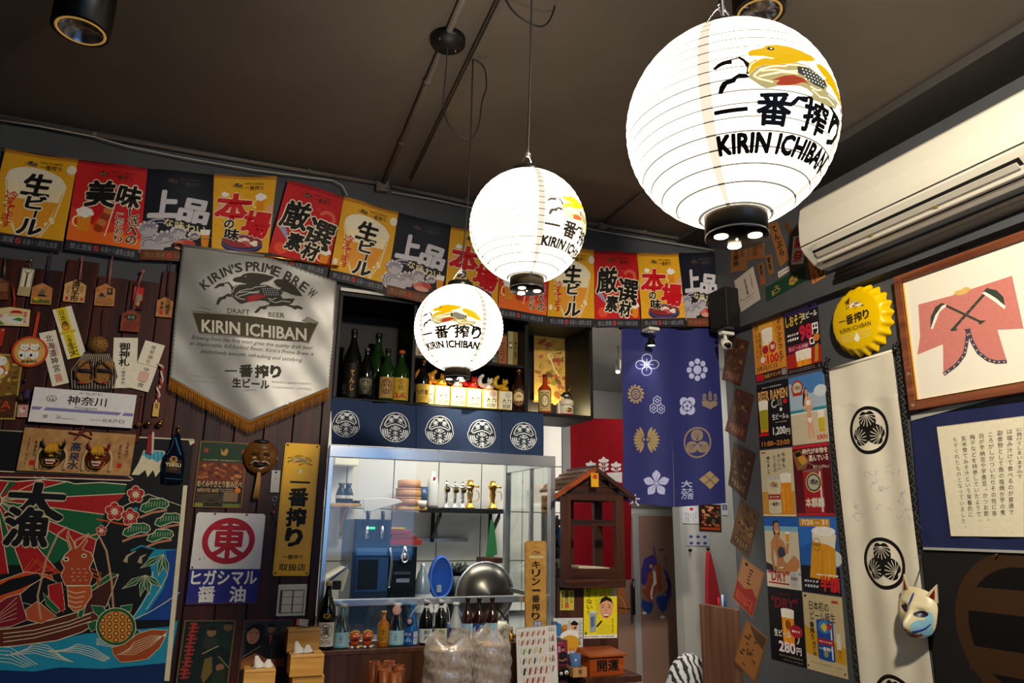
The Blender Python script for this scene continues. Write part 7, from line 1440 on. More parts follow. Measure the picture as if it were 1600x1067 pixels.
a,b = PH(38,72),PH(470,72); MB().box(a.x,b.x+.06,YD+.02,YD+.5,0,a.z+.03,ALU).build('carcass',DR,bevel=.003)
for nm,u,v_ in (('door',50,215),('door',250,447)):
    a,b = PH(u,95),PH(v_,95); d_ = MB().box(a.x-.03,b.x+.03,YD,YD+.02,.05,a.z+.03,ALU).build('door',DR,bevel=.003); MB().box(a.x,b.x,YD-.004,YD,.08,a.z,BRD).build('door_panel',d_)
MB().tube([PH(222,460,YD-.04),PH(226,670,YD-.04)],.012,mat('handle_dark','#3a3c40',.25,.8),10).build('handle',DR)
s = Sheet('B',YD-.0045,(960,850,4.92),.0006); s.wh = (1,1); PU,PR_,PB_ = ink('#4a3a86'),ink('#a8502e'),ink('#2c4a94')
s.poly([(230,110),(300,80),(325,110),(330,150),(300,170),(260,260),(235,320),(205,300),(205,200)],PU); s.poly([(370,180),(410,220),(436,300),(440,400),(400,450),(360,440),(390,400),(410,340),(400,260)],PU)
s.poly([(255,230),(290,205),(300,300),(330,330),(280,460),(240,400),(210,360),(250,320)],PR_); s.poly([(315,160),(350,140),(365,200),(360,300),(375,340),(340,370),(320,320),(325,220)],PR_); s.poly([(215,420),(250,440),(300,450),(290,510),(265,540),(225,510),(205,470)],PB_); s.poly([(330,400),(380,390),(410,440),(400,500),(375,530),(340,490),(318,430)],PB_)
s.poly([(295,200),(315,215),(325,300),(300,330),(290,400),(300,420),(280,425),(275,370),(300,290)],WH); s.ring(390,320,40,55,9,K,20,a0=-1.5,a1=1.6); s.line([(300,20),(315,90)],10,PU); s.line([(345,48),(375,40)],9,K); s.ell(230,530,18,12,WH); s.ell(370,560,20,12,WH); s.ell(280,170,12,14,SKIN); s.scrib(390,90,402,190,6,1,K); s.scrib(392,380,430,470,4,2,PU)
s.build('warrior_print',None,outline=[(200,20),(450,570)],parent=DR)
s = Sheet('B',YD-.0045,(960,850,4.92),.0006); s.wh = (1,1); s.poly([(20,300),(60,310),(80,380),(110,450),(120,520),(20,540)],ink('#b86a3c')); s.line([(30,490),(120,500)],8,K); s.line([(40,400),(70,440),(90,500)],4,ink('#e0c090')); s.line([(80,60),(110,20),(120,120)],3,ink('#8a3a3a'))
s.build('warrior_print',None,outline=[(20,20),(120,540)],parent=DR)
a,b = PH(20,15,5.3),PH(98,68,5.3); t = thing('wall_controller','small white wall controller seen through the little shrine','controller',((a.x+b.x)/2-.1,5.3,b.z)); a.x -= 0
MB().box(a.x,b.x,5.3,5.33,b.z,a.z,WHITEP).build('case',t,bevel=.004); MB().box(a.x+.02,b.x-.05,5.297,5.3,b.z+.04,a.z-.03,DKP).build('display',t)
struct('wall_hall_right',[(PH(492,100,5.0).x,4.6,5.0,5.1,0,2.82)],mat('hall_wall_paint','#a8a7a0',.6,noise=.05,nscale=5))
H5 = 4.998
def ch(c,base,fn,label,cat='notice',h=141): card('notice',(930,780,3.717),c,base,fn,label,cat,D=H5,h=h)
ch(((500,40),(600,42),(598,140),(510,140)),ink('#c8c8cc'),lambda s: (s.ell(58,22,12,13,ink('#b8242a')),s.scrib(14,50,90,130,6,5,ink('#8a8a90'))),'white paper notice with a red magnet on the hall wall')
ch(((602,30),(732,28),(728,186),(603,184)),ink('#2c1410'),lambda s: [s.ell(random.Random(i).uniform(8,92),random.Random(i+50).uniform(8,118),8,6,ink(['#a85a34','#c88a5a','#8a3420','#5a5a3a'][i % 4]),9) for i in range(30)]+[s.rect(6,122,94,134,ink('#a8401c'))],'dark food photo poster on the hall wall','poster')
ch(((735,22),(768,22),(768,92),(736,92)),ink('#b8bcc0'),lambda s: (s.rect(10,20,90,80,ink('#2a3040')),s.ell(50,50,20,24,ink('#8a9ab0'))),'small pale sticker with dark square right of the food poster')
ch(((530,196),(662,192),(664,268),(530,272)),ink('#a8a8ae'),lambda s: [s.ell(20+30*(i % 3),22+34*(i//3),8,8,ink('#3c4274')) for i in range(6)],'pale sheet with two rows of blue blots on the hall wall',h=70)
for i,(x,y) in enumerate(((556,295),(660,288))): c = PH(x,y,4.98); MB().tube([c,c+Vector((0,.02,0))],.011,DARKM,12).build('wall_hook',label=('left hook with hanging key','right hook holding the red umbrella-like cloth')[i]+' on the hall wall',cat='hook')
b = MB(); P = [PH(x,y,4.95) for x,y in ((660,300),(672,310),(700,420),(728,560),(722,620),(655,615),(655,420))]; v = [tuple(p) for p in P]+[(p.x,4.99,p.z) for p in P]; n = len(P)
b.add(v,[tuple(range(n))[::-1],tuple(range(n,2*n))]+[(i,(i+1) % n,n+(i+1) % n,n+i) for i in range(n)],mat('red_cloth2','#a81c24',.7)).build('red_pennant',label='narrow red cloth hanging from a hook behind the wooden partition',cat='cloth',bevel=.006)
# wooden partition continuing the right wall
q0,q1 = PR(1092,942,2.83),PR(1141,952,2.83); MB().box(2.83,2.87,min(q1.y,YB)+.0,q0.y,0,(q0.z+q1.z)/2,wood('partition_wood','#4a2c1c','#6e4a34','z',6,.45,.08)).build('partition',label='low brown wooden partition beside the posters at the corner',cat='partition',bevel=.003)
for i,(x,y,m,lb) in enumerate(((717,590,RED,'red'),(740,575,mat('pen_white','#c8ccd8',.4),'white'),(752,580,mat('pen_blue','#2048a0',.4),'blue'))): c = PR(930+x/3.717,780+y/3.717,2.88); MB().tube([Vector((2.88,c.y,(q0.z+q1.z)/2-.02)),Vector((2.88,c.y,c.z+.02))],.006,m,8).build('pen',label=lb+' pen sticking up behind the wooden partition',cat='pen')
# patterned fabric at the bottom, behind the partition
fb = MB(); c = PB(1078,1062,4.2); vs = []; n = 28
FABM = bpy.data.materials.new('brush_stripe_fabric'); FABM.use_nodes = True; nt = FABM.node_tree; wv_ = nt.nodes.new('ShaderNodeTexWave'); wv_.inputs['Scale'].default_value = 9; wv_.inputs['Distortion'].default_value = 7; wv_.inputs['Detail'].default_value = 3; rmp = nt.nodes.new('ShaderNodeValToRGB'); rmp.color_ramp.elements[0].position = .3; rmp.color_ramp.elements[0].color = lin('#17181c'); rmp.color_ramp.elements[1].position = .42; rmp.color_ramp.elements[1].color = lin('#b8b6b4')
tc_ = nt.nodes.new('ShaderNodeTexCoord'); nt.links.new(tc_.outputs['Object'],wv_.inputs['Vector']); nt.links.new(wv_.outputs['Fac'],rmp.inputs[0]); nt.links.new(rmp.outputs[0],nt.nodes['Principled BSDF'].inputs['Base Color']); nt.nodes['Principled BSDF'].inputs['Roughness'].default_value = .8
for j in range(14):
    t_ = j/13
    for k in range(n): a = 2*pi*k/n; r = (.17*math.sqrt(max(1-(t_)**2*.97,.0))); vs.append((c.x+r*cos(a)*1.0,4.2+r*.8*sin(a),c.z-.12+.27*t_+.006*sin(4*a+j)))
fb.add(vs,[(j*n+k,j*n+(k+1) % n,(j+1)*n+(k+1) % n,(j+1)*n+k) for j in range(13) for k in range(n)]+[tuple(range(n))[::-1],tuple(13*n+k for k in range(n))],FABM,True)
fb.lathe([(.17,-c.z+.0),(.17,-.12)],c,FABM,24); fb.build('covered_stool',label='stool covered with black and white brush-striped fabric behind the partition',cat='stool')
p = PB(965,575,4.6); t = thing('track_spotlight','small white ceiling spotlight in the hall left of the blue curtain','spotlight',p); MB().tube([p+Vector((.02,.02,.06)),p+Vector((-.01,-.02,-.03))],.02,WHITEP,16).build('head',t); MB().tube([p+Vector((-.0105,-.021,-.032)),p+Vector((-.012,-.023,-.036))],.016,mat('lit_bulb2','#fff4e0',.5,emit=3,emitc='#fff0d0'),16).build('lamp',t); MB().tube([p+Vector((.02,.02,.06)),Vector((p.x+.02,p.y+.02,2.82))],.004,GREY).build('stem',t)
# ---------------------------------------------------------------- right wall
XS = XR-.055
ZI = (1120,300,4.447); ZJ = (1120,460,4.445); ZK = (1160,680,4.105); ZL = (1120,880,5.704); ZM = (1280,540,4.105); ZN = (1320,780,3.718); ZO = (1380,600,3.81); ZP = (1240,120,3.139); ZT = (1380,360,3.555); ZU = (1130,320,6.275)
def rcard(name,crop,c,base,fn,label,cat,group=None,D=XR-.0005,w=100,h=141,sq=True,th=.0015,outline=None,edge=None,parent=None,step=None):
    s = Sheet('R',D-th*0,crop,th); s.frame(c,w,h,square=sq)
    if step: s.step = step
    fn(s); return s.build(name,base,outline=outline,label=label,cat=cat,group=group,edge=edge,parent=parent)
# air conditioner
AC = thing('air_conditioner','white wall air conditioner with open louvres at the upper right','air conditioner',(XS,2.08,2.775))
ACM = mat('ac_white','#d9d4c4',.32,noise=.02); ACD = mat('ac_dark','#15130f',.5)
y0,y1 = 1.50,2.665
prof = [(XS,3.105),(2.635,3.105),(2.597,3.075),(2.580,2.99),(2.577,2.905),(2.585,2.862),(2.603,2.838),(2.655,2.79),(2.70,2.772),(XS,2.772)]
MB().prism(prof,lambda a,b,d: (a,d,b),y0,y1,ACM).build('casing',AC,bevel=.006)
MB().box(2.5755,2.579,y0+.01,y1-.012,2.872,2.8745,ACD).build('panel_gap',AC); MB().box(2.64,XS,y0+.0,y1+.001,3.085,3.1055,mat('ac_shade','#b8b09a',.5)).build('top_grille',AC)
def onslant(t,o): return (2.603+(2.66-2.603)*t-o*.68,2.838+(2.79-2.838)*t-o*.73)
def slat(nm,t0,t1,o0,o1,ya,yb,m):
    a,b,c,d = onslant(t0,o0),onslant(t1,o0),onslant(t1,o1),onslant(t0,o1)
    MB().hexa([(a[0],ya,a[1]),(b[0],ya,b[1]),(b[0],yb,b[1]),(a[0],yb,a[1])],[(d[0],ya,d[1]),(c[0],ya,c[1]),(c[0],yb,c[1]),(d[0],yb,d[1])],m).build(nm,AC,bevel=.0008)
slat('outlet',-.02,1.12,-.001,.0015,1.585,2.61,ACD); slat('flap',.16,.52,.004,.009,1.6,2.60,mat('ac_flap','#c9c4b6',.3)); slat('flap',.72,.86,.008,.012,1.59,2.615,mat('ac_flap2','#eee8d8',.25))
for y in (2.28,1.95): slat('flap_bracket',.5,.74,.004,.01,y,y+.012,mat('ac_brass','#8a7a3a',.5))
s = Sheet('R',2.5765,ZP,.0002); s.wh = (1,1); s.text('Daikin',80,822,36,9,ink('#8a8678'),.01,rot=-.42); s.build('badge',None,outline=[(78,815),(118,840)],parent=AC)
t = thing('pipe_run','dark wrapped pipes running along the wall under the air conditioner','pipe',(2.73,2.0,2.70))
for z,r,m in ((2.715,.018,mat('pipe_wrap','#2c2724',.6,bump=.4,nscale=40)),(2.742,.013,mat('pipe_wrap2','#3a322c',.6,bump=.4,nscale=40))): MB().tube([(XS-r-.002,2.60,z),(XS-r-.004,2.2,z-.006),(XS-r-.002,1.7,z+.002),(XS-r-.002,1.2,z)],r,m,12).build('pipe',t)
# paper strips on the upper wall
TANS = ['#7c5330','#7a5030','#8a5c34','#5c4028','#7a5230','#80562e']
def strip(c,base,fn,label,h=200,sq=False,D=XS-.0005,nm='menu_strip'): rcard(nm,ZU,c,ink(base),fn,label,'paper strip','menu strips on the upper right wall',D=D,h=h,sq=sq)
strip(((80,405),(238,370),(228,640),(70,668)),TANS[0],lambda s: (s.vtext('生姜焼',18,30,34,130,K,.04),s.vtext('もも肉',62,10,22,90,ink('#2a1c10'),.02)),'wide brown menu sheet with two brush columns at the corner')
strip(((255,330),(408,270),(405,520),(240,552)),TANS[1],lambda s: (s.vtext('天ぷら',26,20,36,150,K,.04),s.vtext('盛合せ',70,8,18,110,ink('#2a1c10'),.02)),'brown menu sheet under the largest lantern, second from the corner')
strip(((440,190),(530,160),(655,530),(560,612)),TANS[2],lambda s: s.vtext('てんぷら',20,14,60,170,K,.05),'long tilted brown menu strip with bold black brush writing',220)
strip(((590,180),(640,165),(705,280),(655,305)),TANS[3],lambda s: s.scrib(30,12,70,180,7,1,ink('#2a1a10')),'short dim brown strip high up beside the air conditioner',200)
strip(((690,312),(830,296),(785,575),(668,588)),'#d6cfc2',lambda s: (s.text('獺',14,8,72,78,RED,.045,shear=.1),s.text('祭',14,104,72,80,RED,.045,shear=.1)),'white strip with two big red characters next to the air conditioner',200)
strip(((335,580),(395,565),(415,780),(370,795)),TANS[4],lambda s: (s.vtext('唐揚',26,14,48,110,K,.04),s.rect(20,150,80,194,ink('#a03c2c'))),'small brown strip with red seal below, above the green board',220)
strip(((412,500),(470,485),(500,670),(450,695)),TANS[5],lambda s: s.vtext('焼魚',24,20,52,150,K,.05),'small brown strip with bold black characters left of the tilted long strip',220)
strip(((538,660),(645,598),(655,645),(545,715)),'#cfcabc',lambda s: s.text('おすすめ',8,14,84,24,K,.03),'small white label standing on the green board',50,D=XS-.003)
strip(((415,812),(800,600),(810,745),(425,950)),'#123a26',lambda s: (s.ring(28,32,10,8,3,ink('#9a8234'),18),s.poly([(22,12),(36,16),(30,24)],ink('#8a6a3a')),s.line([(18,24),(18,40),(22,44)],3,ink('#9a8234')),s.poly([(62,18),(70,8),(74,20),(80,18),(82,34),(70,42),(60,34)],ink('#a8843a')),s.line([(66,24),(78,36)],1.6,ink('#123a26')),s.line([(64,32),(74,20)],1.6,ink('#123a26'))),'long dark green board with two gold animal emblems',50,nm='green_board')
strip(((108,748),(292,605),(368,925),(178,1052)),'#b9aea2',lambda s: (s.vtext('お品書き',74,16,9,62,K,.0),s.vtext('居酒屋',44,20,12,66,K,.03),s.scrib(20,90,80,96,1,14,K),s.scrib(30,104,74,108,1,10,ink('#5a5450')),s.vtext('一二三',22,24,6,40,ink('#5a5450')),s.ell(12,86,3,4,ink('#4a3a3a'))),'cream paper notice tilted near the corner above the black speaker',130)
strip(((822,510),(985,560),(1005,705),(878,780)),'#b87a3c',lambda s: (s.text('れ',40,20,34,60,K,.06),s.ring(74,100,20,40,12,K,20),s.rect(16,104,30,150,ink('#a02c1c'))),'orange-brown strip just below the left end of the air conditioner',160)
# corner speaker and camera
t = thing('speaker','black box speaker in the corner at the end of the pennants','speaker',(2.72,3.46,PR(1133,509,2.76).z)); a,b = PR(1120,458,2.70),PR(1147,510,2.70)
MB().box(2.66,XS-.002,3.36,3.52,b.z,a.z,BLACK).build('body',t,bevel=.004); MB().box(2.657,2.66,3.37,3.51,b.z+.01,a.z-.01,mat('grille','#101012',.8,bump=.5,nscale=300)).build('grille',t)
t = thing('security_camera','small white security camera below the black corner speaker','camera',(2.70,3.44,b.z-.12)); c = Vector((2.70,3.44,b.z-.03))
MB().box(c.x-.03,XS,c.y-.02,c.y+.02,c.z+.0,c.z+.02,WHITEP).build('bracket',t,bevel=.003); MB().tube([c+Vector((-.0,0,0)),c+Vector((-.01,-.02,-.03))],.01,WHITEP).build('joint',t); MB().tube([c+Vector((0,.02,-.035)),c+Vector((-.02,-.045,-.075))],.027,WHITEP,20).build('housing',t); MB().tube([c+Vector((-.0202,-.0455,-.0755)),c+Vector((-.021,-.047,-.077))],.021,BLACK,20).build('lens',t)
# diagonal brown placards near the corner
PLC = [((1140,525),(1171,533),(1157,604),(1128,593),'#4a2a1a','topmost dark brown menu placard below the security camera'),((1150,606),(1179,617.5),(1164,692),(1133,672.6),'#4a2a1e','second brown menu placard from the top of the corner column'),((1147,690),(1182,709),(1166,782),(1138,757),'#3c281c','third dark brown placard from the top of the corner column'),((1157,781),(1187,801),(1170,872),(1141,847),'#5a3e22','fourth placard down the corner column, yellowish brown map-like print'),((1160,870),(1195,896),(1176,966),(1145,934),'#9a6a44','tan placard with a red lower half in the corner column'),((1166,968),(1200,997),(1180,1067),(1147,1032),'#8a5a2c','lowest tan placard with dark spots in the corner column')]
for i,(a,b,c_,d,col,lb) in enumerate(PLC):
    def fpl(s,i=i):
        rr = random.Random(i+20)
        s.line([(3,3),(97,3),(97,138),(3,138)],1.6,ink('#2a1a10'),True)
        if i < 4:
            for k in range(26): s.ell(rr.uniform(14,86),rr.uniform(12,96),rr.uniform(4,12),rr.uniform(3,7),ink(rr.choice(['#6a4426','#3a2416','#7a5a34','#2c1c12','#5c3a24'])),8,rr.uniform(-.6,.6))
            s.rect(10,104,90,132,ink('#5c2a20' if i in (1,0) else '#3c2a1c')); s.scrib(14,108,86,128,3,5,ink('#8a6a44'))
        elif i == 4: s.poly([(3,76),(40,84),(70,66),(97,84),(97,138),(3,138)],ink('#8a2c22')); s.scrib(40,14,60,66,5,1,K); s.ell(24,12,7,5,K); s.scrib(10,100,90,130,4,6,ink('#c0563c'))
        else:
            for k in range(18): s.ell(rr.uniform(12,88),rr.uniform(30,130),rr.uniform(3,9),rr.uniform(2,6),ink('#4a2c14'),8)
            s.poly([(20,5),(95,5),(95,40),(60,34)],ink('#4a3420'))
    rcard('menu_placard',None,(a,b,c_,d),ink(col),fpl,lb,'placard','brown placards down the corner',sq=False)
# beer posters, two columns
def glass(s,x,y,w2,h2,foam=.25,taper=.9):
    s.poly([(x,y),(x+w2,y),(x+w2*taper,y+h2),(x+w2*(1-taper),y+h2)],BEER); s.poly([(x-w2*.03,y-h2*.06),(x+w2*1.03,y-h2*.06),(x+w2*(1-(1-taper)*foam),y+h2*foam),(x+w2*(1-taper)*foam,y+h2*foam)],ink('#efe6d0')); s.ell(x+w2/2,y-h2*.06,w2*.53,h2*.05,WH,20); s.line([(x+w2*.22,y+h2*.3),(x+w2*.24,y+h2*.92)],w2*.07,ink('#f2b840')); s.line([(x+w2*.62,y+h2*.3),(x+w2*.6,y+h2*.92)],w2*.05,ink('#f0a830'))
def can(s,x,y,w2,h2,body,band=None,top='#b8bcc0'):
    s.rect(x,y+h2*.05,x+w2,y+h2*.97,body); s.ell(x+w2/2,y+h2*.05,w2/2,h2*.035,ink(top),20); s.ell(x+w2/2,y+h2*.97,w2*.48,h2*.03,body,20); s.rect(x+w2*.82,y+h2*.08,x+w2*.9,y+h2*.95,ink('#d8d8d8'))
    if band: s.rect(x,y+h2*.48,x+w2,y+h2*.62,band); s.scrib(x+w2*.1,y+h2*.52,x+w2*.9,y+h2*.58,1,6,WH)
def p_drink(s):
    s.poly([(14,6),(66,6),(80,90),(30,100)],ink('#e0a03a')); glass(s,30,28,34,76,.42,.88); s.ell(13,12,7,6,K); s.text('生',8,8,10,8,ink('#e8b050'),.03); s.vtext('ドリンクフェア',78,8,16,100,K,.05); s.vtext('期間限定',18,24,9,56,ink('#4a2410'),.03); s.vtext('レモンサワー',8,24,8,80,K,.02)
    s.ell(62,68,11,13,ink('#b02030')); s.text('割',56,62,12,11,WH,.04); s.ell(38,70,10,10,ink('#a81c30')); s.text('¥100',22,84,56,20,RED,.07,ink('#f0dcb0'),1.2); s.ell(28,92,7,8,ink('#e8d8d0')); s.text('3月10,11,12',6,106,66,12,K,.04); s.rect(0,122,100,141,ink('#3a1018')); s.rect(2,124,26,139,RED); s.text('全品ドリンク',28,127,52,9,ink('#c8b030'),.03); s.rect(84,124,98,138,ink('#8a8a90'))
def p_98(s):
    s.rect(0,0,100,14,ink('#4a3480')); s.scrib(3,3,97,11,1,13,ink('#c8b8e0')); s.text('しおそう',4,16,50,22,ink('#e0c040'),.04); s.text('生ビール',54,18,42,13,WH,.04); s.text('98',44,44,34,30,ink('#c8203a'),.07,WH,1.2); s.text('円',80,46,16,22,WH,.05); s.scrib(6,52,40,72,2,5,WH); s.rect(4,80,68,94,ink('#8c1c3c')); s.text('生ビール半額',8,83,56,8,ink('#e8b8c0'),.03); s.rect(70,74,84,88,WH); s.rect(73,77,81,85,K); s.poly([(0,98),(100,92),(100,130),(0,130)],ink('#a8261c'))
    glass(s,28,98,44,40,.45,.95); s.poly([(84,92),(94,88),(90,124),(80,126)],ink('#b8862a')); s.ell(90,76,9,8,ink('#d0782c')); s.rect(0,128,100,141,ink('#191418')); s.scrib(4,131,96,138,2,12,ink('#8a7a6a'))
def p_ramen(s):
    s.scrib(18,8,80,12,1,10,ink('#c8c4bc')); s.text('BEER RAMEN',4,18,92,20,ink('#e0a860'),.05); s.line([(4,28),(96,28)],.8,K); glass(s,4,44,30,62,.25,.9); s.poly([(8,58),(32,58),(29,100),(10,100)],ink('#9a9a1c')); s.ring(54,48,9,9,3,ink('#d8d4cc'),18,a0=.4,a1=5); s.ell(88,46,7,5,RED); s.scrib(64,40,80,54,4,2,ink('#b8b4ac')); s.ell(74,62,4,4,WH)
    s.text('生ビール',46,70,40,12,WH,.03); s.text('込',88,74,8,8,WH,.02); s.scrib(54,86,90,90,1,8,ink('#a8a49c')); s.text('1,200',46,98,38,18,WH,.04); s.text('円',86,104,11,12,WH,.03); s.text('11:00~23:00',8,126,86,10,ink('#c8822c'),.04); s.rect(2,108,32,114,RED)
def woman_stand(s,x,y,k):
    s.poly([(x-1*k,y+4*k),(x+5*k,y-2*k),(x+10*k,y+3*k),(x+10*k,y+14*k),(x+2*k,y+30*k),(x-5*k,y+32*k),(x-3*k,y+14*k)],ink('#2a1810')); s.ell(x+6*k,y+7*k,4*k,5.5*k,SKIN); s.poly([(x+4*k,y+12*k),(x+8*k,y+12*k),(x+9*k,y+17*k),(x+17*k,y+19*k),(x+19*k,y+30*k),(x+19*k,y+44*k),(x+16*k,y+44*k),(x+15*k,y+32*k),(x+14*k,y+44*k),(x+17*k,y+56*k),(x+17*k,y+66*k),(x+19*k,y+92*k),(x+15*k,y+92*k),(x+11*k,y+68*k),(x+8*k,y+92*k),(x+4*k,y+92*k),(x+3*k,y+60*k),(x+5*k,y+44*k),(x+3*k,y+32*k),(x,y+44*k),(x-2*k,y+42*k),(x,y+22*k)],SKIN)
    s.poly([(x+4*k,y+24*k),(x+9*k,y+22*k),(x+15*k,y+24*k),(x+15*k,y+32*k),(x+9*k,y+31*k),(x+5*k,y+32*k)],WH); s.line([(x+5*k,y+24*k),(x+6*k,y+16*k)],.8*k,WH); s.line([(x+14*k,y+24*k),(x+11*k,y+17*k)],.8*k,WH); s.poly([(x+4*k,y+55*k),(x+17*k,y+55*k),(x+12*k,y+64*k),(x+9*k,y+64*k)],WH); s.line([(x+4.6*k,y+7*k),(x+5.6*k,y+7*k)],.7*k,K); s.line([(x+7.4*k,y+7*k),(x+8.4*k,y+7*k)],.7*k,K); s.line([(x+5*k,y+10*k),(x+7.5*k,y+10*k)],.8*k,RED)
def p_beach(s):
    s.rect(0,0,100,72,ink('#4a7fb8')); s.poly([(0,12),(30,22),(60,40),(100,34),(100,72),(0,72)],ink('#a8bccc')); s.ell(88,38,18,12,ink('#d0d8dc')); s.rect(0,70,100,80,ink('#2a8a94')); s.rect(0,78,100,141,ink('#cfc0a0')); s.rect(0,76,100,79,ink('#e0e4dc'))
    s.ring(24,24,17,16,4,ink('#b02c24'),24); s.ell(24,24,13,12,ink('#c8c0a8')); kirin(s,24,24,.016,ink('#a88a2c'),ink('#8a7a4a'),K,RED,K,WH); s.rect(10,34,38,40,ink('#b02c24'))
    woman_stand(s,42,28,1.12); glass(s,76,82,17,38,.3,.92); s.poly([(78,92),(92,92),(91,118),(79,118)],ink('#c8b41c')); s.text('KIRIN',70,126,26,9,RED,.05)
def p_cream(s):
    s.poly([(0,90),(100,90),(100,141),(0,141)],ink('#c8923c')); s.rect(4,4,18,7,ink('#a84a30'));
    for i,(t_,x,y,h2) in enumerate((('今年も',68,8,34),('おいしい',54,10,36),('とこだけ',40,12,38),('搾りました',20,14,40))): s.vtext(t_,x,y,11,h2,K,.04)
    can(s,20,58,38,78,ink('#d8c8a4'),ink('#a83028')); kirin(s,39,76,.02,ink('#a87a3c'),ink('#8a6a44'),K,RED,K,WH); s.text('一番搾り',24,112,30,8,K,.04); glass(s,60,60,32,76,.16,.92); s.poly([(0,138),(100,138),(100,141),(0,141)],CREAM)
def p_redcan(s):
    s.rect(0,0,100,6,ink('#c0242c')); s.poly([(0,14),(20,8),(44,30),(34,48),(10,50)],ink('#8a5a24')); s.poly([(10,22),(30,20),(40,34),(24,40)],ink('#c8923c')); s.poly([(4,16),(20,12),(26,20),(12,24)],K); s.line([(12,46),(40,36),(60,44)],2,ink('#7a7a78')); s.text('時代が本物を',28,8,68,11,ink('#e8dcc8'),.04); s.text('選んでいる',44,22,52,12,ink('#e8dcc8'),.04); s.text('売り上げNo.1',54,42,42,7,ink('#d8ccb8'),.03)
    can(s,24,48,54,90,ink('#a01c24'),None,'#8a5a58'); s.ell(52,76,22,20,ink('#c8a868')); s.ell(52,76,19,17,ink('#1c1a18')); s.ell(52,76,16,14.5,ink('#b8b49c')); kirin(s,52,76,.019,K,K,K,K,ink('#2c3a34'),ink('#c8c8b8')); s.text('本麒麟',26,106,50,18,ink('#e0d4c0'),.05); s.rect(0,136,100,141,ink('#b02830'))
def p_dry(s):
    s.rect(0,0,100,24,ink('#1c5cae')); s.rect(0,18,100,30,ink('#7ab0cc')); s.rect(0,28,100,110,ink('#d0c4a8')); s.poly([(0,92),(30,100),(30,112),(0,108)],ink('#2a2c34')); s.poly([(28,8),(42,6),(48,22),(44,42),(30,44),(26,24)],ink('#2a1810')); s.ell(38,22,8.5,12,ink('#c88a5c')); s.line([(34,29),(42,28)],1.6,WH); s.line([(33,19),(36,19)],1,K); s.line([(40,19),(43,18.5)],1,K)
    s.poly([(32,34),(42,34),(46,42),(58,50),(62,62),(66,50),(72,52),(68,72),(60,74),(54,62),(54,86),(62,92),(84,74),(98,84),(98,96),(70,122),(42,118),(30,104),(34,84),(26,62),(24,84),(28,108),(22,108),(16,84),(18,50),(26,42)],ink('#c0804e')); s.poly([(36,68),(46,58),(58,62),(60,76),(50,80),(40,82)],ink('#3a3c48')); s.line([(40,66),(36,44)],1,ink('#3a3c48')); s.line([(38,102),(52,100)],2,WH)
    glass(s,62,30,13,18,.2,.8); s.rect(0,112,100,141,ink('#d8ccb4')); s.text('"DRY"',6,108,60,20,ink('#a81c24'),.04,shear=.1); s.rect(4,131,66,134,ink('#a81c24')); can(s,70,106,22,32,ink('#b8b8b4'),None); s.text('Asahi',72,116,18,7,K,.03)
def p_half(s):
    s.rect(0,0,100,90,ink('#1f5aa8')); s.poly([(0,0),(100,0),(100,26),(0,60)],ink('#2a6cc0')); s.ell(92,76,16,14,ink('#c8d0d4')); s.rect(0,92,100,141,ink('#14121a')); s.rect(4,4,84,18,ink('#d0901c')); s.text('7/26 ~ 31',10,6,68,9,ink('#f0e8d0'),.04); s.poly([(36,40),(94,40),(90,118),(22,114)],ink('#d8941c')); s.poly([(36,32),(48,18),(84,22),(98,34),(92,58),(76,52),(36,46)],ink('#e6dcc4')); s.ell(66,27,31,9,WH,24); s.line([(60,62),(56,112)],2,ink('#b87410')); s.line([(78,60),(74,114)],2,ink('#e8a830'))
    s.ring(46,52,11,12,1.2,ink('#4a3a20'),20); s.text('Asahi',38,48,16,7,ink('#4a3a20'),.03); s.scrib(40,104,96,110,1,8,WH); s.scrib(6,116,44,134,2,5,ink('#c8ccd8')); s.text('半額',48,110,48,26,ink('#c81c24'),.07,WH,1)
def p_280(s):
    s.text('"DRY"',10,18,76,20,ink('#7a1420'),.04,shear=.1); s.scrib(34,8,64,13,1,5,ink('#7a1420')); glass(s,38,44,36,62,.18,.95); s.ring(78,86,9,16,4,ink('#b8b49c'),18,a0=-1.6,a1=1.6); s.ell(56,68,8,9,ink('#8a4410')); s.ell(78,78,18,12,ink('#a81c2c')); s.scrib(66,74,90,82,1,4,WH); s.text('生ビール',14,80,48,13,WH,.04,K,.6); s.text('280',26,102,46,19,ink('#e8d4d4'),.06,ink('#b03a4a'),1); s.text('円',76,108,13,13,ink('#e8d4d4'),.05); s.scrib(24,126,92,131,1,10,ink('#8a7a5a')); s.scrib(36,133,92,138,1,8,ink('#6a645a'))
def p_first(s):
    s.poly([(0,60),(100,90),(100,118),(0,112)],ink('#c8961c')); s.line([(2,40),(30,22),(70,26),(98,44)],1.5,ink('#c8a87a')); s.text('日本初の',16,14,50,17,K,.025); s.text('ビール誕生',18,32,62,16,K,.025); s.rect(74,8,90,13,ink('#b8382c')); s.rect(4,4,10,8,K); s.text('一',14,46,12,5,K,.05); s.vtext('番搾り',14,52,12,34,K,.06); s.vtext('横浜工場',18,88,9,26,ink('#4a4028'),.04)
    can(s,32,44,42,74,ink('#1c4a9a'),ink('#a82430'),'#2a4a8a'); s.ell(52,58,16,12,ink('#3c7ac0')); s.poly([(42,58),(52,50),(60,58),(52,68)],ink('#d8c440')); s.ell(64,56,6,6,ink('#b03030')); s.text('一番搾り',36,94,34,7,WH,.04); s.ell(52,106,6,6,ink('#8a9a5a')); s.rect(80,66,90,94,ink('#d8d4c0')); s.vtext('地元',82,92,8,18,ink('#8a4a20'),.03); s.scrib(10,124,90,128,1,14,ink('#8a7a64')); s.ell(94,134,2,2,K); s.ell(4,134,2,2,K)
GP = 'beer posters in two columns on the right wall'
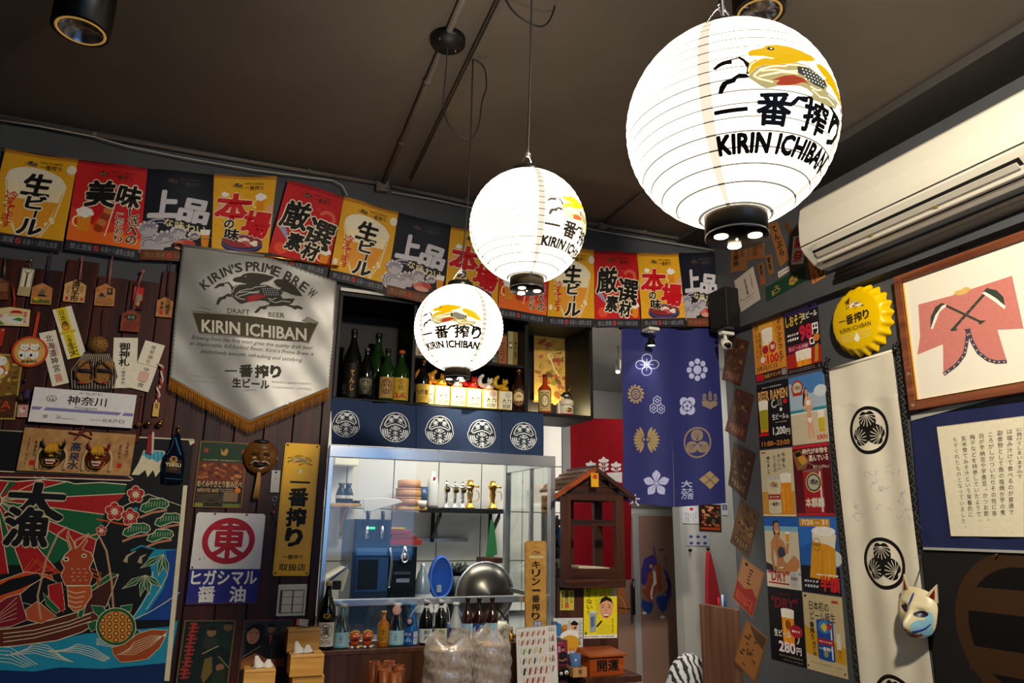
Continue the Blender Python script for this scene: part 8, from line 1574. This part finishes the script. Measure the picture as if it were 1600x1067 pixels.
for crop,c,base,fn,lb in ((ZJ,((248,208),(455,140),(492,553),(274,620)),'#d0882c',p_drink,'orange drink fair poster with big beer glass, top left of the block'),(ZJ,((462,112),(700,45),(735,502),(500,570)),'#1c1820',p_98,'dark poster with purple band and red price 98, top right of the block'),(ZJ,((277,628),(494,585),(523,1050),(300,1078)),'#17130f',p_ramen,'black beer ramen poster with price 1,200'),(ZJ,((499,590),(745,522),(778,1020),(530,1050)),'#8ab0c8',p_beach,'beach poster of a standing woman in white swimwear beside a beer glass'),
                         (ZK,((115,100),(318,77),(345,517),(135,520)),'#cdbf9a',p_cream,'cream poster with a beer can, a full glass and brush writing'),(ZK,((324,72),(552,45),(597,514),(352,519)),'#5c1014',p_redcan,'dark red poster with a large red beer can'),(ZK,((136,528),(356,526),(381,998),(166,964)),'#1c5cae',p_dry,'blue and sand poster of a smiling seated woman in a dark bikini'),(ZK,((360,525),(600,519),(638,1030),(387,999)),'#1f5aa8',p_half,'blue poster with a huge beer glass and red half-price characters'),
                         (ZL,((456,207),(758,250),(798,925),(487,857)),'#141014',p_280,'black poster with beer mug and price 280, bottom left of the block'),(ZL,((766,256),(1115,305),(1171,1034),(808,940)),'#c8b48a',p_first,'cream poster with a blue beer can, bottom right of the block')):
    rcard('beer_poster',crop,c,ink(base,.4),fn,lb,'poster',GP)
# giant bottle cap
c = Vector((XR,2.535,2.487)); t = thing('bottle_cap_sign','giant yellow bottle cap wall sign with crimped edge','sign',c); CY = mat('cap_yellow','#eabf00',.3,spec=.5)
n = 21*8; vs = []; rows = [(.168,.004,.010),(.162,.02,.009),(.152,.042,.005),(.145,.052,0),(.135,.056,0),(.0,.0565,0)]
for r,d,am in rows:
    for k in range(n): a = 2*pi*k/n; rr = r+am*cos(21*a); vs.append((c.x-d,c.y-rr*cos(a),c.z+rr*sin(a)))
MB().add(vs,[(i*n+k,i*n+(k+1) % n,(i+1)*n+(k+1) % n,(i+1)*n+k) for i in range(len(rows)-1) for k in range(n)],CY,True).build('cap',t)
s = Sheet('R',c.x-.0568,th=0); s.step = .0002; s.T = lambda x,y: (-c.y+(x-50)*.0027,c.z-(y-50)*.0027)
kirin(s,52,22,.028,CY,WH,K,RED,ink('#5a5a50'),WH); s.poly([(30,14),(44,6),(40,18)],BROWN); s.text('一',14,40,14,12,K,.05); s.text('番',30,38,16,17,K,.05); s.text('搾',48,38,17,17,K,.05); s.text('り',68,38,12,16,K,.06); s.text('KIRIN ICHIBAN',14,60,68,8,K,.02)
for i in range(4): s.line([(16+i,73+i*4),(82-i,73+i*4)],.8,ink('#f4e88a'))
s.poly([(50,72),(56,84),(53,90),(47,90),(44,84)],WH); s.build('print',None,outline=[(0,0),(100,100)],parent=t)
# white banner with crests, chains
def aoi(s,cx,cy,r,ring,leaf,bg,rt=.13,veins=True):
    s.ell(cx,cy,r,r,ring,48); s.ell(cx,cy,r*(1-rt*1.15),r*(1-rt*1.15),bg,48)
    for a in (pi/2,pi/2+2*pi/3,pi/2-2*pi/3):
        ux,uy = cos(a),sin(a)
        ly = cy+.40*r*uy; lx = cx+.40*r*ux
        pts = []
        for k in range(28):
            th = 2*pi*k/28; x = cos(th); y = sin(th); rr = .40*r*(1+.10*abs(sin(th))-.30*math.exp(-((th-pi/2)/.25)**2)*1+.12*math.exp(-((th-3*pi/2)/.35)**2)); px,py = rr*x,rr*y
            pts.append((lx+px*(-uy)+py*ux,ly+px*ux+py*uy))
        s.poly([(p[0],p[1]) for p in pts],leaf)
        ox,oy = lx+.25*r*ux,ly+.25*r*uy
        for k in range(9):
            b = (k-4)*.36+pi; dx,dy = cos(b),sin(b); L_ = .50*r*(1-.10*abs(k-4)/4); ex,ey = ox+L_*(dx*ux-dy*uy),oy+L_*(dx*uy+dy*ux); s.line([(ox,oy),(ex,ey)],[.012*r,.035*r],bg)
BNR = thing('crest_banner','long white cloth banner with black triple-leaf crests hung on chains','banner',(2.80,2.58,.8)); CLW = mat('old_white_cloth','#e6dec8',.8,noise=.12,nscale=4)
s = Sheet('R',2.800,None,.002); s.step = .00025; s.edge = .014; keep = s.T; s.T = lambda x,y: (x,y)
for (px_,py_,r_) in ((1357,672,.112),(1381,880,.112),(1399,1098,.112)):
    q = PR(px_,py_,2.80); aoi(s,-q.y,q.z,r_,K,K,CLW)
gi = ink('#8a94b0'); rr = random.Random(12)
for (px_,py_,n_) in ((1370,745,4),(1400,730,4),(1378,765,4),(1409,775,4),(1340,800,3),(1336,785,3),(1385,795,2),(1412,800,3)):
    for k in range(n_):
        q = PR(px_+rr.uniform(-7,7),py_+rr.uniform(-9,9),2.80); pts = [(-q.y,q.z)]
        for j in range(5): pts.append((pts[-1][0]+rr.uniform(-.018,.018),pts[-1][1]+rr.uniform(-.02,.014)))
        s.line(pts,.0016,gi)
s.T = keep; s.frame(((1295,579),(1395,549),(1468,1130),(1353,1130)),100,300,square=False)
s.build('cloth',CLW,grid=(24,40),warp=lambda u,v: .005*sin(u*34+v*.8)*(1.0 if v < 2.1 else .3)+.002*sin(v*5+u*12),parent=BNR)
MB().tube([PR(1292,579,2.797),PR(1398,547,2.797)],.007,CLW,12).build('top_hem',BNR); MB().tube([PR(1290,580,2.797),PR(1402,545,2.797)],.004,DARKM,8).build('rod',BNR)
for x,y in ((1291,573),(1399,545)): q = PR(x,y,2.792); MB().ball(q,.014,BLACK,10,(1,.8,1.3)).tube([q+Vector((0,.01,.02)),q+Vector((0,-.01,-.01))],.006,BLACK,8).build('clamp',BNR)
def chain(pts,label):
    t = thing('chain',label,'chain',pts[0]); b = MB(); P = [Vector(p) for p in pts]; L_ = [(P[i+1]-P[i]).length for i in range(len(P)-1)]; tot = sum(L_); n = int(tot/.019); m = mat('chain_steel','#3c3833',.35,.8)
    for i in range(n):
        d = tot*i/n; k = 0
        while d > L_[k]: d -= L_[k]; k += 1
        q = P[k].lerp(P[k+1],d/L_[k]); u = Vector((1,0,0)) if i % 2 else Vector((0,1,0)); z = (P[k+1]-P[k]).normalized()
        b.tube([q+z*(.0125*cos(a))+u*(.0062*sin(a)) for a in [2*pi*j/10 for j in range(10)]],.0022,m,5,True)
    b.build('links',t,kind='stuff'); MB().tube([P[0]+Vector((.02,0,.004)),P[0]+Vector((-.006,0,.004))],.004,DARKM,8).build('hook',t)
chain([PR(1292,562,2.785),PR(1308,760,2.785),PR(1346,1100,2.785)],'dark steel chain down the left edge of the crest banner'); chain([PR(1402,538,2.78),PR(1432,800,2.78),PR(1441,856,2.78)],'steel chain hanging between the crest banner and the framed picture')
# framed picture
FP = thing('framed_picture','framed picture of a pink work coat with two crossed sickles','picture',(2.79,1.9,2.03)); FW = wood('frame_wood','#5a2c18','#8a5236','y',8,.5,.2); DX = 2.765
def PT(x,y,X=DX): return PR(1380+x/3.555,360+y/3.555,X)
oTL,oBL,iTL,iBL = PT(48,285),PT(152,1000),PT(92,283),PT(176,962); ze = iTL.z; yE = 1.28
yL0 = (oTL.y+oBL.y)/2; wF = .036; zB0 = (oBL.z); zT0 = iTL.z+.03
MB().box(DX,XR,yL0-wF,yL0,zB0,zT0,FW).build('left_frame',FP,bevel=.002); MB().box(DX,XR,yE,yL0-wF,zB0,zB0+wF,FW).build('bottom_frame',FP,bevel=.002); MB().box(DX,XR,yE,yL0-wF,zT0-wF,zT0,FW).build('top_frame',FP,bevel=.002); MB().box(DX,XR,yE-wF,yE,zB0,zT0,FW).build('right_frame',FP,bevel=.002)
MB().box(DX+.004,DX+.012,yE,yL0-wF-.0,zB0+wF,zB0+wF+.006,GOLD).build('inner_lip',FP); MB().box(DX+.004,DX+.012,yL0-wF-.006,yL0-wF,zB0+wF,zT0-wF,GOLD).build('inner_lip',FP)
for y,z in ((yL0-.02,zB0+.02),(yL0-.018,zB0+.16)): MB().ball((DX,y,z),.008,mat('worn_gold','#a8865a',.6,noise=.3),8,(.2,1.4,1)).build('worn_patch',FP)
MB().box(DX+.014,DX+.018,yE,yL0-wF,zB0+wF,zT0-wF,mat('picture_paper','#f0e8d6',.5)).build('paper',FP)
s = Sheet('R',DX+.0138,ZT,.0001); s.wh = (1,1); PK = ink('#cf7f74'); DG = ink('#3c4438'); PT2 = ink('#4a4458')
s.poly([(196,412),(400,357),(490,325),(716,252),(780,545),(634,552),(690,735),(650,738),(580,720),(530,680),(495,620),(472,555),(465,620),(450,690),(410,750),(335,800),(332,632),(190,690),(205,590)],PK)
s.poly([(388,358),(405,335),(430,330),(455,314),(484,318),(488,326),(460,352),(425,360)],ink('#e0b868'))
s.line([(350,418),(545,510)],13,DG); s.line([(570,345),(385,552)],15,DG); s.poly([(530,500),(572,500),(545,520),(530,522)],DG); s.poly([(372,548),(412,545),(410,556),(378,560)],DG)
s.poly([(262,540),(264,480),(290,425),(325,402),(350,410),(325,425),(290,470),(272,545)],DG); s.poly([(350,408),(348,424),(315,450),(276,548),(264,544),(290,470),(325,420)],WH)
s.poly([(552,345),(575,320),(630,332),(668,370),(678,425),(640,385),(590,352)],DG); s.poly([(548,348),(565,340),(620,372),(680,420),(674,438),(620,396),(570,362)],WH)
edge_ = [(472,560),(462,640),(450,690),(410,745),(350,790),(335,800)]; s.line(edge_,20,PT2); e2 = [(475,560),(495,620),(530,680),(580,718),(630,732),(686,728)]; s.line(e2,20,PT2)
for L_ in (edge_,e2):
    for i in range(len(L_)-1):
        for f in (.25,.75): x = L_[i][0]*(1-f)+L_[i+1][0]*f; y = L_[i][1]*(1-f)+L_[i+1][1]*f; s.ell(x,y,5,5,ink('#d8b890'),8)
s.poly([(450,548),(488,545),(478,570),(462,570)],PT2)
for k in range(70): rr = random.Random(k); x,y = rr.uniform(210,750),rr.uniform(380,600); s.rect(x,y,x+rr.uniform(4,16),y+1.6,ink('#d8988a')) if (y > 700-x*.62 and y > 330+abs(x-480)*.1 and (y < 545)) else None
s.build('coat_print',None,outline=[(190,250),(780,800)],parent=FP)
MB().tube(smooth([PT(395,105,2.79),PT(410,92,2.79),PT(430,105,2.79)]),.006,DARKM,8).build('hanger',FP)
# navy cloth with handwriting sheet
s = Sheet('R',2.800,ZO,.0015); s.frame(((165,200),(1150,62),(1150,1040),(236,968)),100,100,square=False)
s.build('navy_cloth',mat('navy_backing','#1c2450',.6,noise=.15,nscale=40),grid=(16,12),warp=lambda u,v: .003*sin(u*28+v*3),label='dark blue cloth behind the handwritten sheet on the right wall',cat='cloth')
MB().hexa([PR(1380+165/3.81,600+187/3.81,2.795),PR(1700,570,2.795)+Vector((0,0,.0)),PR(1700,583,2.795),PR(1380+165/3.81,600+219/3.81,2.795)],[PR(1380+165/3.81,600+187/3.81,2.795)+Vector((.01,0,0)),PR(1700,570,2.795)+Vector((.01,0,0)),PR(1700,583,2.795)+Vector((.01,0,0)),PR(1380+165/3.81,600+219/3.81,2.795)+Vector((.01,0,0))],mat('grey_strip','#a8a8a0',.4)).build('grey_rail',label='pale grey rail along the top of the dark blue cloth',cat='rail')
def fhand(s):
    cols = ['に負けてしまいますので','は塩み汁けて食べるのが普通で','副食物として魚の塩焼か芋の煮','ころがしがついたりその他に各','自が芋納豆や芋煮豆、かつお節、','梅干などを持参していたようで、','玄米食てみそ汁という栄養的に','もすぐれたものとなっていました。']
    for i,c_ in enumerate(cols): s.vtext(c_,92-i*10.6,9+(.3*i),7,(.93 if i else .7)*84*len(c_)/15.0,ink('#2a2010'),.015 if i < 7 else 0,gap=.95)
    s.line([(0,.4),(100,.4)],.6,ink('#c8b890'))
rcard('handwritten_sheet',ZO,((320,255),(838,190),(838,910),(405,905)),ink('#e6dcc0'),fhand,'cream sheet of black vertical handwriting on the dark blue cloth','sheet',D=2.792,w=100,h=100,sq=False)
q = PR(1380+236/3.81,600+968/3.81,2.79); MB().box(2.79,2.80,1.2,q.y,q.z-.012,q.z-.002,mat('grey_strip','#a8a8a0',.4)).build('metal_strip',label='thin metal strip between the dark blue and the black cloth',cat='strip')
for yy in (2.02,1.86): MB().tube([(2.795,yy,q.z-.02),(2.78,yy,q.z-.02)],.003,CHROME,8).build('pin',label='tiny pin at the top of the black cloth, '+('left' if yy > 1.9 else 'right')+' of two',cat='pin')
BK = ink('#0c0a0b'); s = Sheet('R',2.802,None,.0015); s.step = .0003; s.T = lambda x,y: (x,y); BRN = ink('#3e2814'); cc_ = PR(1320+1060/3.718,780+775/3.718,2.80); cyy,czz = -cc_.y,cc_.z; R_ = .285
s.ell(cyy,czz,R_,R_,BRN,56); s.ell(cyy,czz,R_*.80,R_*.80,BK,56)
for zo in (.10,-.12): s.poly([(cyy-R_*.9*math.sqrt(1-(zo*1.4)**2)*.98,czz+zo-.045),(cyy+R_*.9,czz+zo-.045),(cyy+R_*.9,czz+zo+.045),(cyy-R_*.9*.97,czz+zo+.045)],BRN)
q2 = PR(1320+445/3.718,780+300/3.718,2.80); s.wh = (1,1)
s.build('black_cloth',mat('black_cloth','#0c0a0b',.8),outline=[(-q2.y,q2.z),(-1.2,q2.z),(-1.2,.5),(-q2.y-.01,.5)],label='black cloth with a large brown barred ring crest, lower right',cat='cloth')
# fox mask
fx = Vector((2.74,2.352,1.185)); t = thing('fox_mask','white fox mask with pale blue cheek and red mouth hanging on a string','mask',(fx.x,fx.y,fx.z-.11)); FXW = mat('fox_white','#d9cba0',.35,noise=.05); FXB = mat('fox_blue','#8ec0d0',.4);
rotz = math.radians(6)
def fxp(x,y,z):   # mask coordinates: x right, y up, z out; turned toward the viewer and tipped
    cz,sz = cos(-.22),sin(-.22); x,y = x*cz-y*sz,x*sz+y*cz
    out = Vector((-cos(rotz),-sin(rotz),0)); rt = Vector((-out.y,out.x,0))
    return fx+rt*x+Vector((0,0,y))+out*z
def foxh(x,y):
    z = .05*math.sqrt(max(1-min(x*x+y*y,1)*.95,0)); z += .05*g2(x,y,0,-.5,.30,.40)+.012*g2(x,y,0,.1,.2,.5)-.010*g2(abs(x),y,.42,.12,.2,.12)+.006*g2(abs(x),y,.4,.35,.3,.1)-.006*g2(x,y,0,-.78,.4,.05); return z
b = MB(); vs = []; nt_ = 44; nr_ = 16
for i in range(nr_+1):
    for k in range(nt_):
        a = 2*pi*k/nt_; rim = 1-.22*max(0,-sin(a))**2*abs(cos(a))-.04*cos(4*a); r = i/nr_*rim; x,y = r*cos(a),r*sin(a); vs.append(tuple(fxp(x*.088,y*.105,foxh(x,y))))
b.add(vs,[(i*nt_+k,(i+1)*nt_+k,(i+1)*nt_+(k+1) % nt_,i*nt_+(k+1) % nt_) for i in range(nr_) for k in range(nt_)],FXW,True).build('face',t)
def fpatch(nm,pts,m,off=.0012):
    P_ = [fxp(x*.088,y*.105,foxh(x,y)+off) for x,y in pts]; MB().tube(P_,.0032,m,6).build(nm,t)
def farea(nm,cx,cy,rx,ry,m,rot=0,off=.0012):
    vs = [];
    for i in range(5):
        for k in range(20): a = 2*pi*k/20; r = i/4; x0,y0_ = rx*r*cos(a),ry*r*sin(a); x = cx+x0*cos(rot)-y0_*sin(rot); y = cy+x0*sin(rot)+y0_*cos(rot); vs.append(tuple(fxp(x*.088,y*.105,foxh(x,y)+off)))
    MB().add(vs,[(i*20+k,(i+1)*20+k,(i+1)*20+(k+1) % 20,i*20+(k+1) % 20) for i in range(4) for k in range(20)],m,True).build(nm,t)
BLM = mat('fox_line_blue','#2c3c90',.4); REDM = mat('fox_red','#7a1418',.4); EYM = mat('fox_eye','#241c34',.4)
farea('cheek',.52,-.42,.34,.30,FXB,.3); farea('cheek',.72,-.05,.16,.3,FXB,.1)
farea('eye',.42,.08,.27,.12,EYM,.25,.002); farea('eye',-.40,.08,.25,.10,EYM,-.25,.002); farea('forehead_mark',-.1,.52,.06,.26,BLM,-.05,.002)
fpatch('mouth',[(-.2,-.82),(0,-.86),(.2,-.80),(.45,-.66)],REDM); fpatch('whisker_line',[(.2,-.66),(.4,-.55),(.6,-.42),(.78,-.2)],BLM); fpatch('nose_line',[(-.12,-.3),(-.14,-.45),(-.12,-.55)],BLM); farea('nose',0,-.62,.09,.05,REDM,0,.002)
for q in (-1,1):
    P_ = [fxp(q*.03,.075,.028),fxp(q*.078,.062,.012),fxp(q*.072,.138,.02)]; Q_ = [p-(p-fx)*0+Vector((.012,.004,0)) for p in P_]; MB().add([tuple(p) for p in P_+Q_],[(0,1,2),(5,4,3),(0,3,4,1),(1,4,5,2),(2,5,3,0)],FXW).build('ear',t,bevel=.002)
    I_ = [P_[0].lerp(P_[2],.18).lerp(P_[1],.25),P_[1].lerp(P_[2],.15).lerp(P_[0],.2),P_[2].lerp((P_[0]+P_[1])/2,.3)]; o_2 = (P_[1]-P_[0]).cross(P_[2]-P_[0]).normalized(); o_2 *= (.0015 if o_2.x < 0 else -.0015); MB().add([tuple(p+o_2) for p in I_]+[tuple(p) for p in I_],[(0,1,2),(5,4,3),(0,3,4,1),(1,4,5,2),(2,5,3,0)],REDM).build('inner_ear',t)
MB().tube([fxp(-.03,.09,.01),PR(1438,888,2.77),PR(1441,862,2.78)],.0014,CORD,6).build('string',t)
